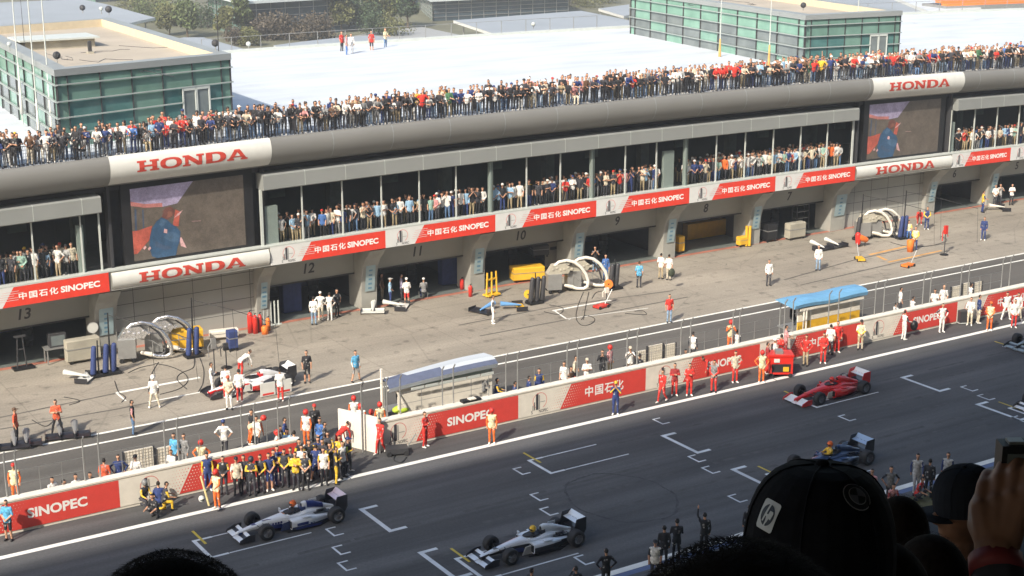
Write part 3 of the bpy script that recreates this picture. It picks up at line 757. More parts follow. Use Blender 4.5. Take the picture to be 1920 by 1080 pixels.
# skylight box on the left pavilion roof
a=G(38,84,15.3);b=G(172,72,15.3)
s=thing('skylight_box','pale roof skylight box on the tan roof of the left pavilion','skylight')
zz=14.97; A=G(48,95,zz);B=G(168,84,zz)
MB().box(A.x,B.x,A.y,A.y+2.2,zz,zz+.55).build('box_wall',[M_concl],s); MB().box(A.x-.4,B.x+.25,A.y-.3,A.y+2.6,zz+.55,zz+.66).build('box_lid',[M_pale],s)
s=thing('vent_box','short dark vent post on the tan roof of the left pavilion','vent'); p=G(169,100,zz)
MB().box(p.x-.1,p.x+.1,p.y-.1,p.y+.1,zz,zz+.75).build('vent_pipe',[M_dsteel],s); MB().box(p.x-.2,p.x+.2,p.y-.2,p.y+.2,zz,zz+.12).build('vent_base',[M_concl],s)
# floodlights on parapets
def flood(u,v,z,label,r=.22,col=None):
    p=G(u,v,z); s=thing('floodlight',label,'floodlight',p,R(-35))
    MB().lathe([(.0,-.14),(r*.55,-.12),(r,.0),(r,.06),(r*.9,.06)],(0,0,.42),'y',16).build('lamp_shade',[col or M_dsteel],s)
    MB().disc((0,-.0,.42),r*.85,16,0,'y').build('lamp_face',[M_pale],s)
    MB().tube([(0,.05,-.0),(0,.05,.35)],.03,6).build('bracket',[M_steel],s)
flood(107,118,15.5,'round dark floodlight on the near left corner of the left pavilion')
flood(404,94,15.5,'round dark floodlight near the front right parapet of left pavilion')
flood(155,25,15.5,'small round floodlight on far parapet of left pavilion',.22)
flood(204,28,15.5,'dark floodlight at the rear right corner of the left pavilion',.26)
flood(190,27,15.5,'white small floodlight pair beside the rear corner floodlight',.16,M_pale)
flood(1506,20,15.5,'round floodlight on the front left corner of the right pavilion')
flood(18,96,15.5,'small white floodlight on left parapet of the left pavilion',.14,M_pale)
flood(1000,54,11.6,'white box floodlight on the rear roof railing near the middle',.2,M_pale)
flood(466,92,11.6,'white floodlight on the rear roof edge left of the walkers',.2,M_pale)
# flagpoles with furled sleeves
def pole(u,vb,z,vt,label,sleeve=None,s0=0.,s1=.5,r=.045,m=None,sm=None):
    p=G(u,vb,z); s=thing('flagpole',label,'pole',p); H=max(3,(vb-vt)/29.)
    MB().tube([(0,0,0),(0,0,H*.5),(0,0,H)],[r,r*.85,r*.6],8).build('shaft',[m or M_pale],s)
    if sleeve: MB().tube([(0,0,H*s0),(0,0,lerp(H*s0,H*s1,.3)),(0,0,H*s1)],[sleeve,sleeve*.8,sleeve*.4],8).build('furled_flag',[sm or M_sgnw],s,smooth=True)
pole(43,233,ROOFZ,-60,'leftmost tall pole with white furled flag on the roof',.11,.06,.36)
pole(73,252,ROOFZ,-60,'middle tall pole with white furled flag before left pavilion',.10,.0,.20)
pole(99,262,ROOFZ,-60,'third tall pole with white furled flag beside pavilion corner',.10,.0,.36)
pole(1349,112,ROOFZ,-40,'pale pole with orange sleeve base before right pavilion, left one',.13,.0,.32,sm=M_orangep)
pole(1441,130,ROOFZ,-40,'grey pole with orange sleeve base near the right pavilion corner',.13,.0,.32,sm=M_orangep)
pole(1603,124,ROOFZ,-40,'tall plain white pole before the front of the right pavilion',None)
pole(410,96,15.5,-40,'thin black mast on front right corner of left pavilion',None,r=.03,m=M_dsteel)
pole(48,112,14.6,5,'thin dark mast beside the skylight box',None,r=.02,m=M_dsteel)
# ------------------------------------------------ paddock beyond the roof
def slab(name,label,cat,pts,z,th=.4,m=None,edge=None,posts=True):
    s=thing(name,label,cat); P=[tuple(G(u,v,z)[:2]) for u,v in pts]
    MB().prismz(P,z-.02,z).build('roof_sheet',[m or M_greyroof],s)
    e=MB(); k=len(P)
    for i in range(k): 
        a,b=P[i],P[(i+1)%k]; e.quad((*a,z-th),(*b,z-th),(*b,z-.021),(*a,z-.021))
    e.build('roof_edge',[edge or M_sgnw],s)
    if posts:
        for i in range(k):
            a=P[i]; c=Vector((sum(p[0] for p in P)/k,sum(p[1] for p in P)/k)); q=Vector(a)*.9+c*.1
            MB().tube([(q.x,q.y,-.02),(q.x,q.y,z-.02)],.12,6).build('column',[M_steel],s)
    return s
slab('canopy_roof','large grey flat canopy roof behind the left pavilion','canopy',[(-160,12),(150,-2),(196,7),(291,33),(262,39),(60,90),(-160,110)],4.)
slab('canopy_roof','grey flat roof strip right behind the left pavilion parapet','canopy',[(300,78),(345,70),(382,70),(500,104),(440,120),(330,120)],4.)
slab('canopy_roof','grey canopy roof beyond the rear railing left of the walkers','canopy',[(513,85),(565,78),(640,70),(700,66),(900,100),(560,104)],4.)
slab('canopy_roof','light grey canopy with white edge behind the roof railing centre','canopy',[(850,38),(1090,20),(1180,38),(1180,80),(935,66)],4.5)
slab('canopy_roof','small pale canopy just left of the right pavilion','canopy',[(1122,16),(1180,8),(1180,28),(1170,30)],4.5)
slab('canopy_roof','grey canopy roof behind the right pavilion','canopy',[(1560,-12),(1680,0),(1790,22),(1700,42),(1480,30)],4.5)
slab('tent_roof','large white tent roof in the top right corner','tent',[(1640,-20),(1790,-22),(1840,15),(1740,20),(1700,4)],5.,.5,M_roofw)
slab('tent_roof','white tent roof at the far right top edge','tent',[(1800,-10),(1930,-22),(1930,2),(1860,12)],3.6,.5,M_roofw)
struct('paddock_path',MB().poly([tuple(G(u,v)[:2])+(.0,) for u,v in ((560,88),(700,60),(790,50),(1000,95),(700,110))]),mat('path_grey_paving',(.30,.31,.31),.8))
def farbuilding(label,pts,h,over=2.,glz=None):
    """pts: photo points of the footprint's visible bottom corners, left to right"""
    s=thing('glass_building',label,'building'); P=[tuple(G(u,v)[:2]) for u,v in pts]
    back=[(p[0]+12,p[1]+30) for p in reversed(P)]; Q=P+back; k=len(Q)
    for i in range(k):
        a,b=Q[i],Q[(i+1)%k]; L_=math.dist(a,b)
        w=MB().quad((*a,0),(*b,0),(*b,h),(*a,h)).build('glass_wall',[(M_teal if i==0 else M_dglass)],s)
        if i<len(P)-1:
            mm=MB()
            for j in range(1,5): 
                z=h*j/5; d=Vector((b[0]-a[0],b[1]-a[1])).normalized(); n=(d.y*.15,-d.x*.15)
                mm.prismz([a,b,(b[0]+n[0],b[1]+n[1]),(a[0]+n[0],a[1]+n[1])],z-.04,z+.04)
            nn=int(L_/2.5)
            for j in range(nn+1):
                t=j/max(1,nn); x=a[0]+(b[0]-a[0])*t; y=a[1]+(b[1]-a[1])*t; mm.box(x-.05,x+.05,y-.1,y+.1,0,h)
            mm.build('mullion_grid',[M_steel],w)
    c=Vector((sum(p[0] for p in Q)/k,sum(p[1] for p in Q)/k)); O=[]
    for p in Q: d=(Vector(p)-c); O.append(tuple(c+d*(1+over/d.length)))
    MB().prismz(O,h,h+.45).build('roof',[mat('far_roof_pale',(.5,.55,.55),.6,var=.05)],s)
farbuilding('dark glass paddock building with pale roof at top, left of centre',[(392,48),(455,74),(640,60)],5.7)
farbuilding('dark glass paddock building at the top edge, centre',[(790,20),(812,40),(1065,26)],3.6)
farbuilding('dark glass building at the far top left behind trees',[(100,-8),(180,4),(345,-4)],3.)
# blue and orange canopies
s=thing('canopy','small bright blue canopy by the dark glass building','canopy',G(548,42),R(10))
MB().poly([(-2,-1,2.2),(2.2,-1,2.0),(2.2,1,2.5),(-2,1,2.7)]).poly([(-2,-1,2.2),(-2,1,2.7),(-2.9,.2,1.9)]).build('canopy_sheet',[mat('blue_sheet',(.05,.16,.5),.6)],s)
for x in (-1.8,2): MB().tube([(x,0,0),(x,0,2.2)],.05,6).build('leg',[M_steel],s)
s=thing('orange_stand','orange red seating stand at the top right corner','stand',G(1862,13,5.),R(-10))
for k in range(4): MB().box(-9,9,k*1.6,k*1.6+1.5,.4+k*.35,.75+k*.35).build('bench_row',[M_orange],s)
MB().box(-9.2,9.2,0,6.2,-5,.4).build('base',[M_steel],s)
# ------------------------------------------------ trees and shrubs
def tree(u,v,h,w,kind,label,cat='tree',trunk=.35,dens=1.,seed=0,name='tree',group=None):
    rnd=random.Random(seed+int(u)); p=G(u,v); s=thing(name,label,cat,p,rnd.uniform(0,6),group)
    t=MB(); th=h*trunk; t.tube([(0,0,0),(.03*h*rnd.uniform(-1,1),0,th),(0,.02*h,h*.85)],[.03*h,.022*h,.006*h],6)
    for k in range(5):
        a=rnd.uniform(0,6.28); z0=th+(h-th)*rnd.uniform(0,.5); t.tube([(0,0,z0),(w*.3*math.cos(a),w*.3*math.sin(a),z0+h*.15),(w*.45*math.cos(a),w*.45*math.sin(a),z0+h*.28)],[.012*h,.008*h,.003*h],5)
    t.build('trunk' if cat=='tree' else 'stem',[M_wood],s)
    c=MB(); lobes=[(rnd.uniform(-.32,.32)*w,rnd.uniform(-.32,.32)*w,th+(h-th)*rnd.uniform(.12,.85),rnd.uniform(.16,.30)*w) for _ in range(int(11*dens)+4)]
    for (x,y,z,r) in lobes:
        for _ in range(int(70*dens)):
            d=Vector((rnd.gauss(0,1),rnd.gauss(0,1),rnd.gauss(0,.8))); d=d.normalized()*r*rnd.uniform(.5,1.1)
            q=Vector((x,y,z))+d; sz=rnd.uniform(.035,.075)*max(1.6,min(h,5))
            e1=Vector((rnd.gauss(0,1),rnd.gauss(0,1),rnd.gauss(0,1))).normalized(); e2=e1.cross(Vector((rnd.gauss(0,1),rnd.gauss(0,1),rnd.gauss(0,1)))).normalized()
            c.poly([q-e1*sz,q+e2*sz*.6,q+e1*sz,q-e2*sz*.6])
    c.build('crown',[M_leaf[kind]],s)
T=[(270,40,3.6,8,0,'wide green shrub behind the grey canopy edge at left'),(330,44,4.,8,0,'wide green shrub behind the bushy tree'),(378,52,3.8,7,3,'dark green shrub left of the slender tree'),(300,12,4.,9,3,'far dark green shrub above the left shrub row'),(590,52,5.5,5,0,'green tree before the dark glass, left of the roof walkers'),(520,62,3.,6,0,'green shrub behind the brown thicket'),(1020,14,3.,8,0,'green shrub at the far centre top edge'),(318,66,5.0,4.6,1,'bushy green tree, third plant left of the black mast'),(352,70,6.2,4.6,0,'tall green tree with visible trunk behind the left pavilion'),(300,30,3.6,6.,1,'low yellow green shrub mass behind the first tree'),(255,25,3.2,7.,1,'low shrub row at the far left behind the grey canopy'),
(425,78,6.,3.2,1,'light green slender tree at the teal glass corner'),(455,75,8.,3.4,0,'tall young tree against the dark glass wall'),(440,85,3.,3.,2,'brown shrub below the slender tree'),(470,86,3.,3.4,1,'olive shrub left of the brown thicket'),
(500,76,4.2,5.5,2,'brown leafless looking thicket before the dark glass, left'),(535,74,4.2,5,2,'brown thicket below the blue canopy'),(575,75,4.2,6,2,'brown thicket right of the blue canopy'),(605,74,4.,5,2,'dull thicket left of the roof walkers'),
(640,60,5.6,5,1,'green bush rising behind the roof walkers'),(655,50,6.4,3,0,'thin upright tree above the roof walkers'),(680,55,5,6,3,'dark green bush right of the roof walkers'),(712,52,6,5,1,'olive tree behind woman in pink on the roof'),(735,50,6.5,4.6,0,'green tree behind person in yellow on the roof'),(765,52,7,4.4,3,'dark tree at left end of centre glass building'),(700,66,3.4,6,3,'low dark hedge bush behind the walkers'),(745,66,3.2,6,1,'low olive bush beside the hedge bush'),
(115,24,4.5,5,3,'dark sparse tree behind the left pavilion skylight'),(1100,14,3,7,1,'low dry bush left of the small pale canopy'),(1140,6,3,7,1,'dry grassy bush above the small pale canopy'),(1080,8,3,6,2,'brown bush at the right end of the centre glass building')]
for i,(u,v,h,w,k,l) in enumerate(T): tree(u,v,h*.95,w,k,l,'tree' if h>4.5 else 'shrub',dens=1.5 if h>4.5 else 1.2,trunk=.3 if h>4.5 else .08,name='tree' if h>4.5 else 'shrub',seed=i)
# ------------------------------------------------ pit wall
WY=58.5; WH=1.39
def wallpiece(x0,x1,label):
    s=thing('pit_wall',label,'wall')
    MB().box(x0,x1,WY,WY+.3,0,WH,seg=4).build('wall_body',[M_wall],s)
    MB().box(x0,x1,WY-.05,WY+.42,WH,WH+.07,seg=4).build('coping',[M_wall],s)
    MB().box(x0,x1,WY+1.0,WY+2.5,0,.25,seg=4).build('stand_step',[M_conc],s)
    return s
wallpiece(2,26.0,'pit wall left of the marshal gap with red and white banners')
wallpiece(30.1,150,'long pit wall right of the marshal gap with red and white banners')
s=thing('gap_board','white angled board panel closing the gap in the pit wall','wall panel')
a=G(648,836);b=G(692,858)
MB().prismz([(29.0,60.4),(29.08,60.4),(30.05,58.35),(29.97,58.35)],0,1.75).build('board',[M_wall],s)
MB().tube([(30.05,58.3,0),(30.05,58.3,2.0)],.05,6).build('post',[M_steel],s)
U=7.74
bk=dict(warp=None,wmat=M_wall,rmat=M_wred,wall=True)
by=WY-.03
banner(10.16,17.9,.34,by,.12,1.33,'red wall banner with Latin lettering at the far left end',cn=False,**bk)
banner(17.9,26.0,.36,by,.12,1.33,'wall banner behind the kneeling crew left of the gap',cn=False,en=False,**bk)
banner(30.1,37.73,.30,by,.12,1.33,'red wall banner with Latin lettering right of the gap',cn=False,**bk)
banner(37.73,45.5,.36,by,.12,1.33,'wall banner with large Chinese lettering behind the lone navy crewman',en=False,**bk)
banner(45.5,53.2,.36,by,.12,1.33,'wall banner behind the row of red crew',cn=False,**bk)
banner(53.2,60.9,.30,by,.12,1.33,'wall banner with Chinese characters under the blue roofed stand',en=False,**bk)
banner(60.9,68.6,.36,by,.12,1.33,'wall banner with lettering right of the blue roofed stand',cn=False,**bk)
banner(68.6,76.3,.30,by,.12,1.33,'wall banner behind the white suited crew at right',en=False,**bk)
banner(76.3,84.0,.36,by,.12,1.33,'wall banner at the right picture edge',cn=False,**bk)
# tall fence panels on the wall, each between two posts
fx=[]
for (ua,va,ub,vb) in ((6,925,34,930),(158,902,186,895),(307,868,330,862),(446,835,470,830),(506,815,527,810),(650,775,690,802),(730,787,752,780),(832,764,855,761),(951,739,974,735),(1066,715,1085,711),(1175,690,1194,686),(1279,670,1296,666),(1377,650,1394,649),(1470,628,1486,625),(1557,612,1575,608),(1645,594,1660,590),(1735,575,1748,572),(1805,560,1820,557),(1880,543,1895,540)):
    fx.append((G(ua,va,WH).x,G(ub,vb,WH).x))
for i,(a,b) in enumerate(fx):
    s=thing('fence_panel',f'pair of tall thin grey fence posts on the pit wall, pair {["one","two","three","four","five","six","seven","eight","nine","ten","eleven","twelve","thirteen","fourteen","fifteen","sixteen","seventeen","eighteen","nineteen"][i]} from the left','fence',(0,0,0),0)
    for x in (a,b):
        MB().tube([(x,WY+.36,0),(x,WY+.36,3.2),(x,WY+.18,3.45)],.035,6).build('post',[M_steel],s)
for i in range(len(fx)-1):
    a,b=fx[i][1],fx[i+1][0]
    if b-a<1 or (25.5<a<30): continue
    nm=["first","second","third","fourth","fifth","sixth","seventh","eighth","ninth","tenth","eleventh","twelfth","thirteenth","fourteenth","fifteenth","sixteenth","seventeenth","eighteenth"][i]
    s=thing('wire_fence',f'low see-through wire fence stretch on the pit wall, {nm} from the left','fence')
    f=MB(); n=max(2,int((b-a)/.9))
    for k in range(n+1):
        x=a+(b-a)*k/n; f.box(x-.012,x+.012,WY+.35,WY+.37,WH,WH+1.1)
    for z in (WH+.55,WH+1.1): f.box(a,b,WY+.355,WY+.365,z-.008,z+.008)
    f.build('wire_panel',[M_steel],s)
# white lattice boards standing behind the wall
def board(u0,u1,vt,vb,label):
    p=G(u0,vb,.35);q=G(u1,vb,.35); Y=61.6; A=GY(u0,vb,Y); T_=GY((u0+u1)/2,vt,Y); B=GY(u1,vb,Y)
    s=thing('lattice_board',label,'board'); z0=max(.2,min(A.z,B.z)); z1=T_.z
    MB().box(A.x,B.x,Y,Y+.05,z0,z1).build('panel',[M_wall],s)
    f=MB()
    x=A.x
    while x<B.x: f.box(x,x+.015,Y-.02,Y-.003,z0,z1); x+=.14
    z=z0
    while z<z1: f.box(A.x,B.x,Y-.02,Y-.004,z,z+.015); z+=.14
    f.build('lattice',[mat('lattice_beige',(.50,.46,.38),.7,var=0)],s)
    for x in (A.x,B.x): MB().box(x-.03,x+.03,Y-.06,Y+.06,0,z1+.03).build('post',[M_dsteel],s)
board(232,290,842,878,'large white lattice board behind the wall at left, beside navy crewman')
board(293,322,838,872,'narrow white lattice board left of the man in blue shirt')
board(1190,1211,658,682,'small white lattice board beside the crouching person in black')
board(1213,1242,647,678,'white lattice board, middle of the three right of centre')
board(1244,1266,645,672,'white lattice board, right end of the three right of centre')
board(1782,1801,537,556,'white lattice board behind the wall at right, leftmost of three')
board(1803,1817,531,551,'narrow white lattice board behind the wall at right, middle of three')
board(1824,1840,529,548,'white lattice board at right beyond the seated figure')
# pit wall stands
def stand(x0,x1,y0,y1,h,label,roofm,edgem,low,side=True):
    s=thing('timing_stand',label,'pit stand')
    L_=x1-x0; yc=(y0+y1)/2
    for x in (x0+.15,x1-.15):
        for y in (y0+.15,y1-.15): MB().tube([(x,y,.0),(x,y,h)],.05,6).build('leg',[M_steel],s)
    MB().box(x0,x1,y0+.1,y1-.1,.75,.85).build('platform',[M_steel],s)
    MB().box(x0+.05,x1-.05,y0-.02,y0+.06,1.42,2.15,seg=1).build('desk_panel',[M_wall],s)
    MB().box(x0+.05,x1-.05,y0-.03,y0+.05,.9,1.40,seg=1).build('lower_panel',[low],s)
    MB().box(x0+.05,x1-.05,y0-.03,y0+.0,2.18,2.42,seg=1).build('screen_strip',[M_glassframe],s)
    MB().box(x0+.05,x1-.05,y0+.0,y0+.35,2.15,2.18,seg=1).build('desk_top',[M_pale],s)
    for k in range(5):
        x=x0+.6+(L_-1.2)*k/4; MB().box(x-.28,x+.28,y0+.08,y0+.14,2.2,2.55).build('monitor',[M_black],s)
    for k in range(4):
        x=x0+.8+(L_-1.6)*k/3; MB().box(x-.2,x+.2,y0+.9,y0+1.2,1.2,1.3).box(x-.2,x+.2,y0+1.2,y0+1.26,1.3,1.8).box(x-.03,x+.03,y0+1.0,y0+1.06,.85,1.2).build('seat',[M_black],s)
    return s
a=GY(752,772,60.2); b=GY(924,752,60.2)
S1=stand(a.x-.2,b.x,60.2,61.9,2.3,'pit wall stand with long white and navy canopy roof',M_roofw,M_blue,M_wall)
x0,x1=a.x-.75,b.x+.1
m=MB(); n=10
for i in range(n):
    f0,f1=i/n,(i+1)/n
    def sec(f):
        x=x0+(x1-x0)*f; w=.35+.65*min(1,f*1.3)**.7; zc=2.42+.22*math.sin(PI*min(1,f*1.1)*.5)
        return [(x,60.0-.05*w,zc-.24),(x,59.95-.1*w,zc-.02),(x,60.1-.0*w,zc+.14),(x,60.35,zc+.24),(x,60.5+.7*w,zc+.16),(x,60.6+1.0*w,zc-.08)]
    A,B=sec(f0),sec(f1)
    for j in range(5): m.quad(A[j],B[j],B[j+1],A[j+1],1 if (j==1 or (j==2 and f0<.45) or (j==3 and f0<.2)) else 0)
m.build('canopy',[M_roofw,mat('navy_canvas',(.11,.13,.20),.6,var=.1)],S1)
mm=MB()
for k in range(6): 
    x=lerp(x0+1.5,x1-.6,k/5); mm.box(x-.35,x+.35,59.86,59.90,2.12,2.24)
mm.build('canopy_lettering_strip',[M_pale],S1)
MB().tube([(x0-.05,60.6,0),(x0-.05,60.6,3.2)],.07,6).build('mast',[M_wall],S1)
MB().tube([(x0+.4,60.1,2.3),(x0+.9,60.0,1.3)],.06,6).tube([(x0,60.1,2.25),(x0+1.1,60.1,2.3)],.05,6).build('strut',[M_wall],S1)
a=GY(1494,612,60.2); b=GY(1612,590,60.2)
S2=stand(a.x,b.x,60.2,61.9,2.4,'pit wall stand with bright blue canopy roof and yellow base',M_sky,M_sky,M_yel)
x0,x1=a.x-.55,b.x+.15
m=MB()
for i in range(n):
    f0,f1=i/n,(i+1)/n
    def sec(f):
        x=x0+(x1-x0)*f; zc=2.56+.04*math.sin(f*9)
        return [(x,59.85,zc-.24),(x,59.8,zc-.04),(x,59.95,zc+.12),(x,60.3,zc+.18),(x,60.9,zc+.16),(x,61.5,zc-.05)]
    A,B=sec(f0),sec(f1)
    for j in range(5): m.quad(A[j],B[j],B[j+1],A[j+1],0)
m.poly([(x0,59.85,2.32),(x0,59.8,2.52),(x0,59.95,2.68),(x0,60.3,2.74),(x0,60.9,2.72),(x0,61.5,2.51)],0)
m.build('canopy',[M_sky],S2)
MB().box(x0+.5,x1-.2,59.9,59.98,2.12,2.26).build('canopy_beam',[M_wall],S2)
for x in (x0+.8,x0+1.0): MB().tube([(x,59.94,2.2),(x,59.94,0)],.05,6).build('leg',[M_wall],S2)
# ------------------------------------------------ pit lane equipment
def fuelrig(u,v,rz,label,sc_=1.,hm=None):
    hc_=M_foil if hm is None else M_concl
    p=G(u,v); s=thing('refuelling_rig',label,'fuel rig',p,rz); s.scale=(sc_,)*3
    MB().box(-1.45,-.55,-.45,.45,.25,1.25).build('tank',[M_steel],s)
    MB().prismy([(-1.45,1.25),(-.1,1.25),(.1,1.55),(-.3,1.9),(-1.1,1.8)],-.3,.3).build('tank_cover',[hc_],s)
    for x in (-1.3,-.7):
        for y in (-.42,.42): MB().lathe([(0,-.04),(.12,-.04),(.12,.04),(0,.04)],(x,y,.12),'y',10).build('wheel',[M_black],s)
    pts=[(-1.0,0,1.75),(-.7,0,2.0),(-.2,0,2.08),(.3,0,1.95),(.75,0,1.6),(1.1,0,1.1),(1.25,0,.65),(1.2,0,.3),(.95,0,.16),(.5,0,.2),(.1,0,.35)]
    Q=[]
    for i in range(len(pts)-1):
        for k in range(3): Q.append(tuple(pts[i][c]+(pts[i+1][c]-pts[i][c])*k/3 for c in range(3)))
    MB().tube([(q[0],-.18,q[2]) for q in Q],.105,8).build('hose',[hm or M_foil],s,smooth=True)
    MB().tube([(q[0]*.85-.1,.25,q[2]*.92) for q in Q],.06,8).build('hose',[M_dsteel],s,smooth=True)
    MB().caps((.2,-.18,.32),(-.25,-.2,.45),.13,.1,8).build('nozzle',[M_wall],s,smooth=True)
    MB().tube([(-.5,0,1.2),(.3,0,1.0),(.9,0,.5)],.03,5).tube([(-.5,0,.4),(.1,0,.3),(.8,0,.12)],.03,5).tube([(.3,0,1.),(.3,0,.1)],.025,5).build('hose_support',[M_steel],s)
    mm=MB()
    for k in range(6): mm.ell((-1.1+.25*k,-.28,1.55+.08*math.sin(k*2)),(.12,.07,.1),6,5)
    mm.build('foil_wrap',[hc_],s)
    return s
fuelrig(277,674,R(-20),'silver foil refuelling rig nearest the left pier, front of the two',1.05)
fuelrig(326,662,R(-20),'silver foil refuelling rig just left of the orange case',1.05)
fuelrig(1066,546,R(-20),'refuelling rig with white hoop hose beside the yellow cabinet',1.0,M_hose)
fuelrig(1102,540,R(-20),'refuelling rig with white hoop hose, right of its twin near garage 9',1.0,M_hose)
fuelrig(1640,446,R(-20),'refuelling rig with cream hoop hose below garage 7 pier',1.0,M_hose)
fuelrig(1660,443,R(-20),'refuelling rig with cream hoop hose, right one below the grey wall',1.0,M_hose)
def gantry(u,v,label,h=3.3,base=M_blue,n=2,boom=True,rz=0.):
    p=G(u,v); s=thing('air_line_gantry',label,'gantry',p,rz)
    MB().tube([(0,0,0),(0,0,h*.5),(.03,0,h)],[.05,.045,.035],6).build('pole',[M_black],s)
    for k in range(n):
        x=-.28+.42*k; MB().caps((x,.05,.25),(x+.1,0,1.6),.17,.14,8).build('gas_bottle',[base],s,smooth=True)
    MB().box(-.5,.5,-.25,.35,.05,.16).build('trolley_base',[M_black],s)
    for x in (-.4,.4): MB().lathe([(0,-.04),(.13,-.04),(.13,.04),(0,.04)],(x,.3,.13),'y',10).build('wheel',[M_tyre],s)
    if boom: MB().tube([(0,0,h-.1),(1.6,-1.9,h-.45),(3.2,-3.9,h-1.0)],.018,5).tube([(1.6,-1.9,h-.45),(1.7,-2.0,.15)],.012,4).tube([(3.2,-3.9,h-1.),(3.3,-4.,.1)],.012,4).build('boom',[M_cable],s)
    return s
gantry(186,706,'blue sleeved gas bottle trolley beside the left pier, left of the pair',2.0,n=1,boom=False)
gantry(209,702,'blue gas bottle trolley with tall black pole near the left pier',3.4)
gantry(364,670,'blue gas bottle trolley with tall black pole before the orange case',3.4)
gantry(1003,570,'black gas bottle trolley with yellow hose reel near garage 10',2.,base=M_dsteel,n=3,boom=False)
gantry(1152,543,'black gas bottle trolley with orange helmet shaped reel near garage 9',2.,base=M_dsteel,n=2,boom=False)
gantry(1613,450,'tall black pole trolley left of the cream hoop hoses',3.4,base=M_dsteel,n=1)
gantry(1693,448,'navy gas bottle trolley with tall black pole at right',3.6)
s=thing('hose_reel','round yellow hose reel beside the black bottle trolley','hose reel',G(990,566),R(-35)); MB().lathe([(.05,-.08),(.26,-.08),(.26,.08),(.05,.08)],(0,0,.5),'y',16).build('drum',[M_yel],s); MB().tube([(0,0,0),(0,0,.5)],.03,5).build('stem',[M_dsteel],s)
s=thing('hose_reel','orange hose reel beside the garage 9 bottle trolley','hose reel',G(1141,545),R(-35)); MB().lathe([(.05,-.1),(.28,-.1),(.28,.1),(.05,.1)],(0,0,.45),'y',16).build('drum',[M_orange],s); MB().tube([(0,0,0),(0,0,.5)],.03,5).build('stem',[M_dsteel],s)
def case(u,v,w,d,h,m,label,name='flight_case',cat='case',rz=0.,z0=.15):
    s=thing(name,label,cat,G(u,v),rz)
    q=MB(); c=.06
    q.prismx([(-d/2+c,z0),(d/2-c,z0),(d/2,z0+c),(d/2,z0+h-c),(d/2-c,z0+h),(-d/2+c,z0+h),(-d/2,z0+h-c),(-d/2,z0+c)],-w/2,w/2); q.build('body',[m],s)
    MB().box(-w/2-.015,w/2+.015,-d/2-.015,d/2+.015,z0+h*.55,z0+h*.6).build('rim',[M_steel],s)
    for x in (-w*.4,w*.4):
        for y in (-d*.38,d*.38): MB().lathe([(0,-.03),(.08,-.03),(.08,.03),(0,.03)],(x,y,.08),'y',8).build('wheel',[M_black],s)
    return s
case(350,655,1.75,.9,1.05,M_yel,'large orange yellow wheeled case before the grey wall',rz=R(-8))
case(988,526,2.1,1.0,.85,M_yel,'large yellow wheeled cabinet in front of garage 10',rz=R(-15))
s=case(1000,500,1.1,.7,.7,M_dsteel,'grey equipment box with white helmet on the yellow cabinet','equipment_box','box',R(-15)); s.location=(s.location.x-.3,s.location.y-1.2,1.0)
case(1240,478,.9,.7,1.0,M_yel,'yellow cabinet at the base of the pier left of garage 8')
case(1272,474,.5,.7,1.1,M_yel,'narrow yellow cabinet right of the pier at garage 8')
case(1391,462,.7,.5,.6,M_yel,'small yellow box at the foot of the garage 7 pier')
case(420,636,1.6,.5,.45,M_wall,'low white panel trolley against the grey wall','panel_trolley','trolley',R(-10))
case(436,657,.5,.5,1.05,M_blue,'upright navy bin beside the white panel trolley','bin','bin')
case(156,678,1.8,.6,1.2,M_concl,'cream double cabinet at the right side of garage 13','cabinet','cabinet')
case(1490,448,1.5,.6,1.1,M_concl,'cream cabinet at the garage 7 opening','cabinet','cabinet')
case(1440,452,.9,.9,1.2,M_black,'black bin box at the left side of garage 7','bin_box','box')
s=thing('partition','white partition with two dark windows inside garage 8','partition',(0,0,0))
MB().box(64.7,71.0,84.0,84.1,.02,2.6).build('panel',[M_concl],s)
for x in (66.2,67.9,69.6): MB().box(x,x+1.0,83.95,84.0,1.5,2.2).build('window',[M_dark],s)
for (gx,lab) in ((17.5,'garage 13'),(35.2,'garage 12'),(42.2,'garage 11'),(50.,'garage 10'),(57.5,'garage 9'),(73.5,'garage 7'),(91.,'garage 6'),(98.2,'garage 5')):
    s=thing('tool_bench','grey blue tool bench with hung tools at the rear of a garage','bench',(gx,86.5,.02),0,'tool benches in the garages'); MB().box(0,4.6,0,.6,.1,.9).build('cabinet_row',[M_blue if int(gx)%2 else M_steel],s); MB().box(0,4.6,.6,.66,1.0,2.1).build('tool_wall',[M_concl],s)
    for k in range(8): MB().box(.3+.5*k,.5+.5*k,.5,.58,1.2,1.5+.1*(k%3)).build('tool',[M_redp if k%3==0 else M_black],s)
    for q in range(2):
        s=thing('tyre_stack','stack of black racing tyres standing inside a garage','tyres',(gx+.9+2.6*q,83.6,.02),0,'tyre stacks in the garages')
        for k in range(4): MB().lathe([(.2,0),(.31,0),(.33,.06),(.33,.28),(.31,.33),(.2,.33)],(0,0,.34*k),'z',16).build('tyre',[M_tyre],s,smooth=True)
for (u,v,l) in ((551,588,'tall dark blue locker standing inside garage 12'),(845,535,'tall navy screen panel inside garage 11 by the pier'),(1335,445,'yellow low wall unit inside garage 8')):
    p=G(u,v); m_=M_blue if 'yellow' not in l else M_yel
    s=thing('locker',l,'locker',(p.x,max(p.y,81.6),.02)); w=1.2 if m_ is M_blue else 4.6; h=2.0 if m_ is M_blue else 1.2
    MB().box(-w/2,w/2,0,.6,.05,h).build('body',[m_],s); MB().box(-w*.45,-.02,-.02,0,.15,h-.1).build('door',[m_],s); MB().box(.02,w*.45,-.02,0,.15,h-.1).build('door',[m_],s)
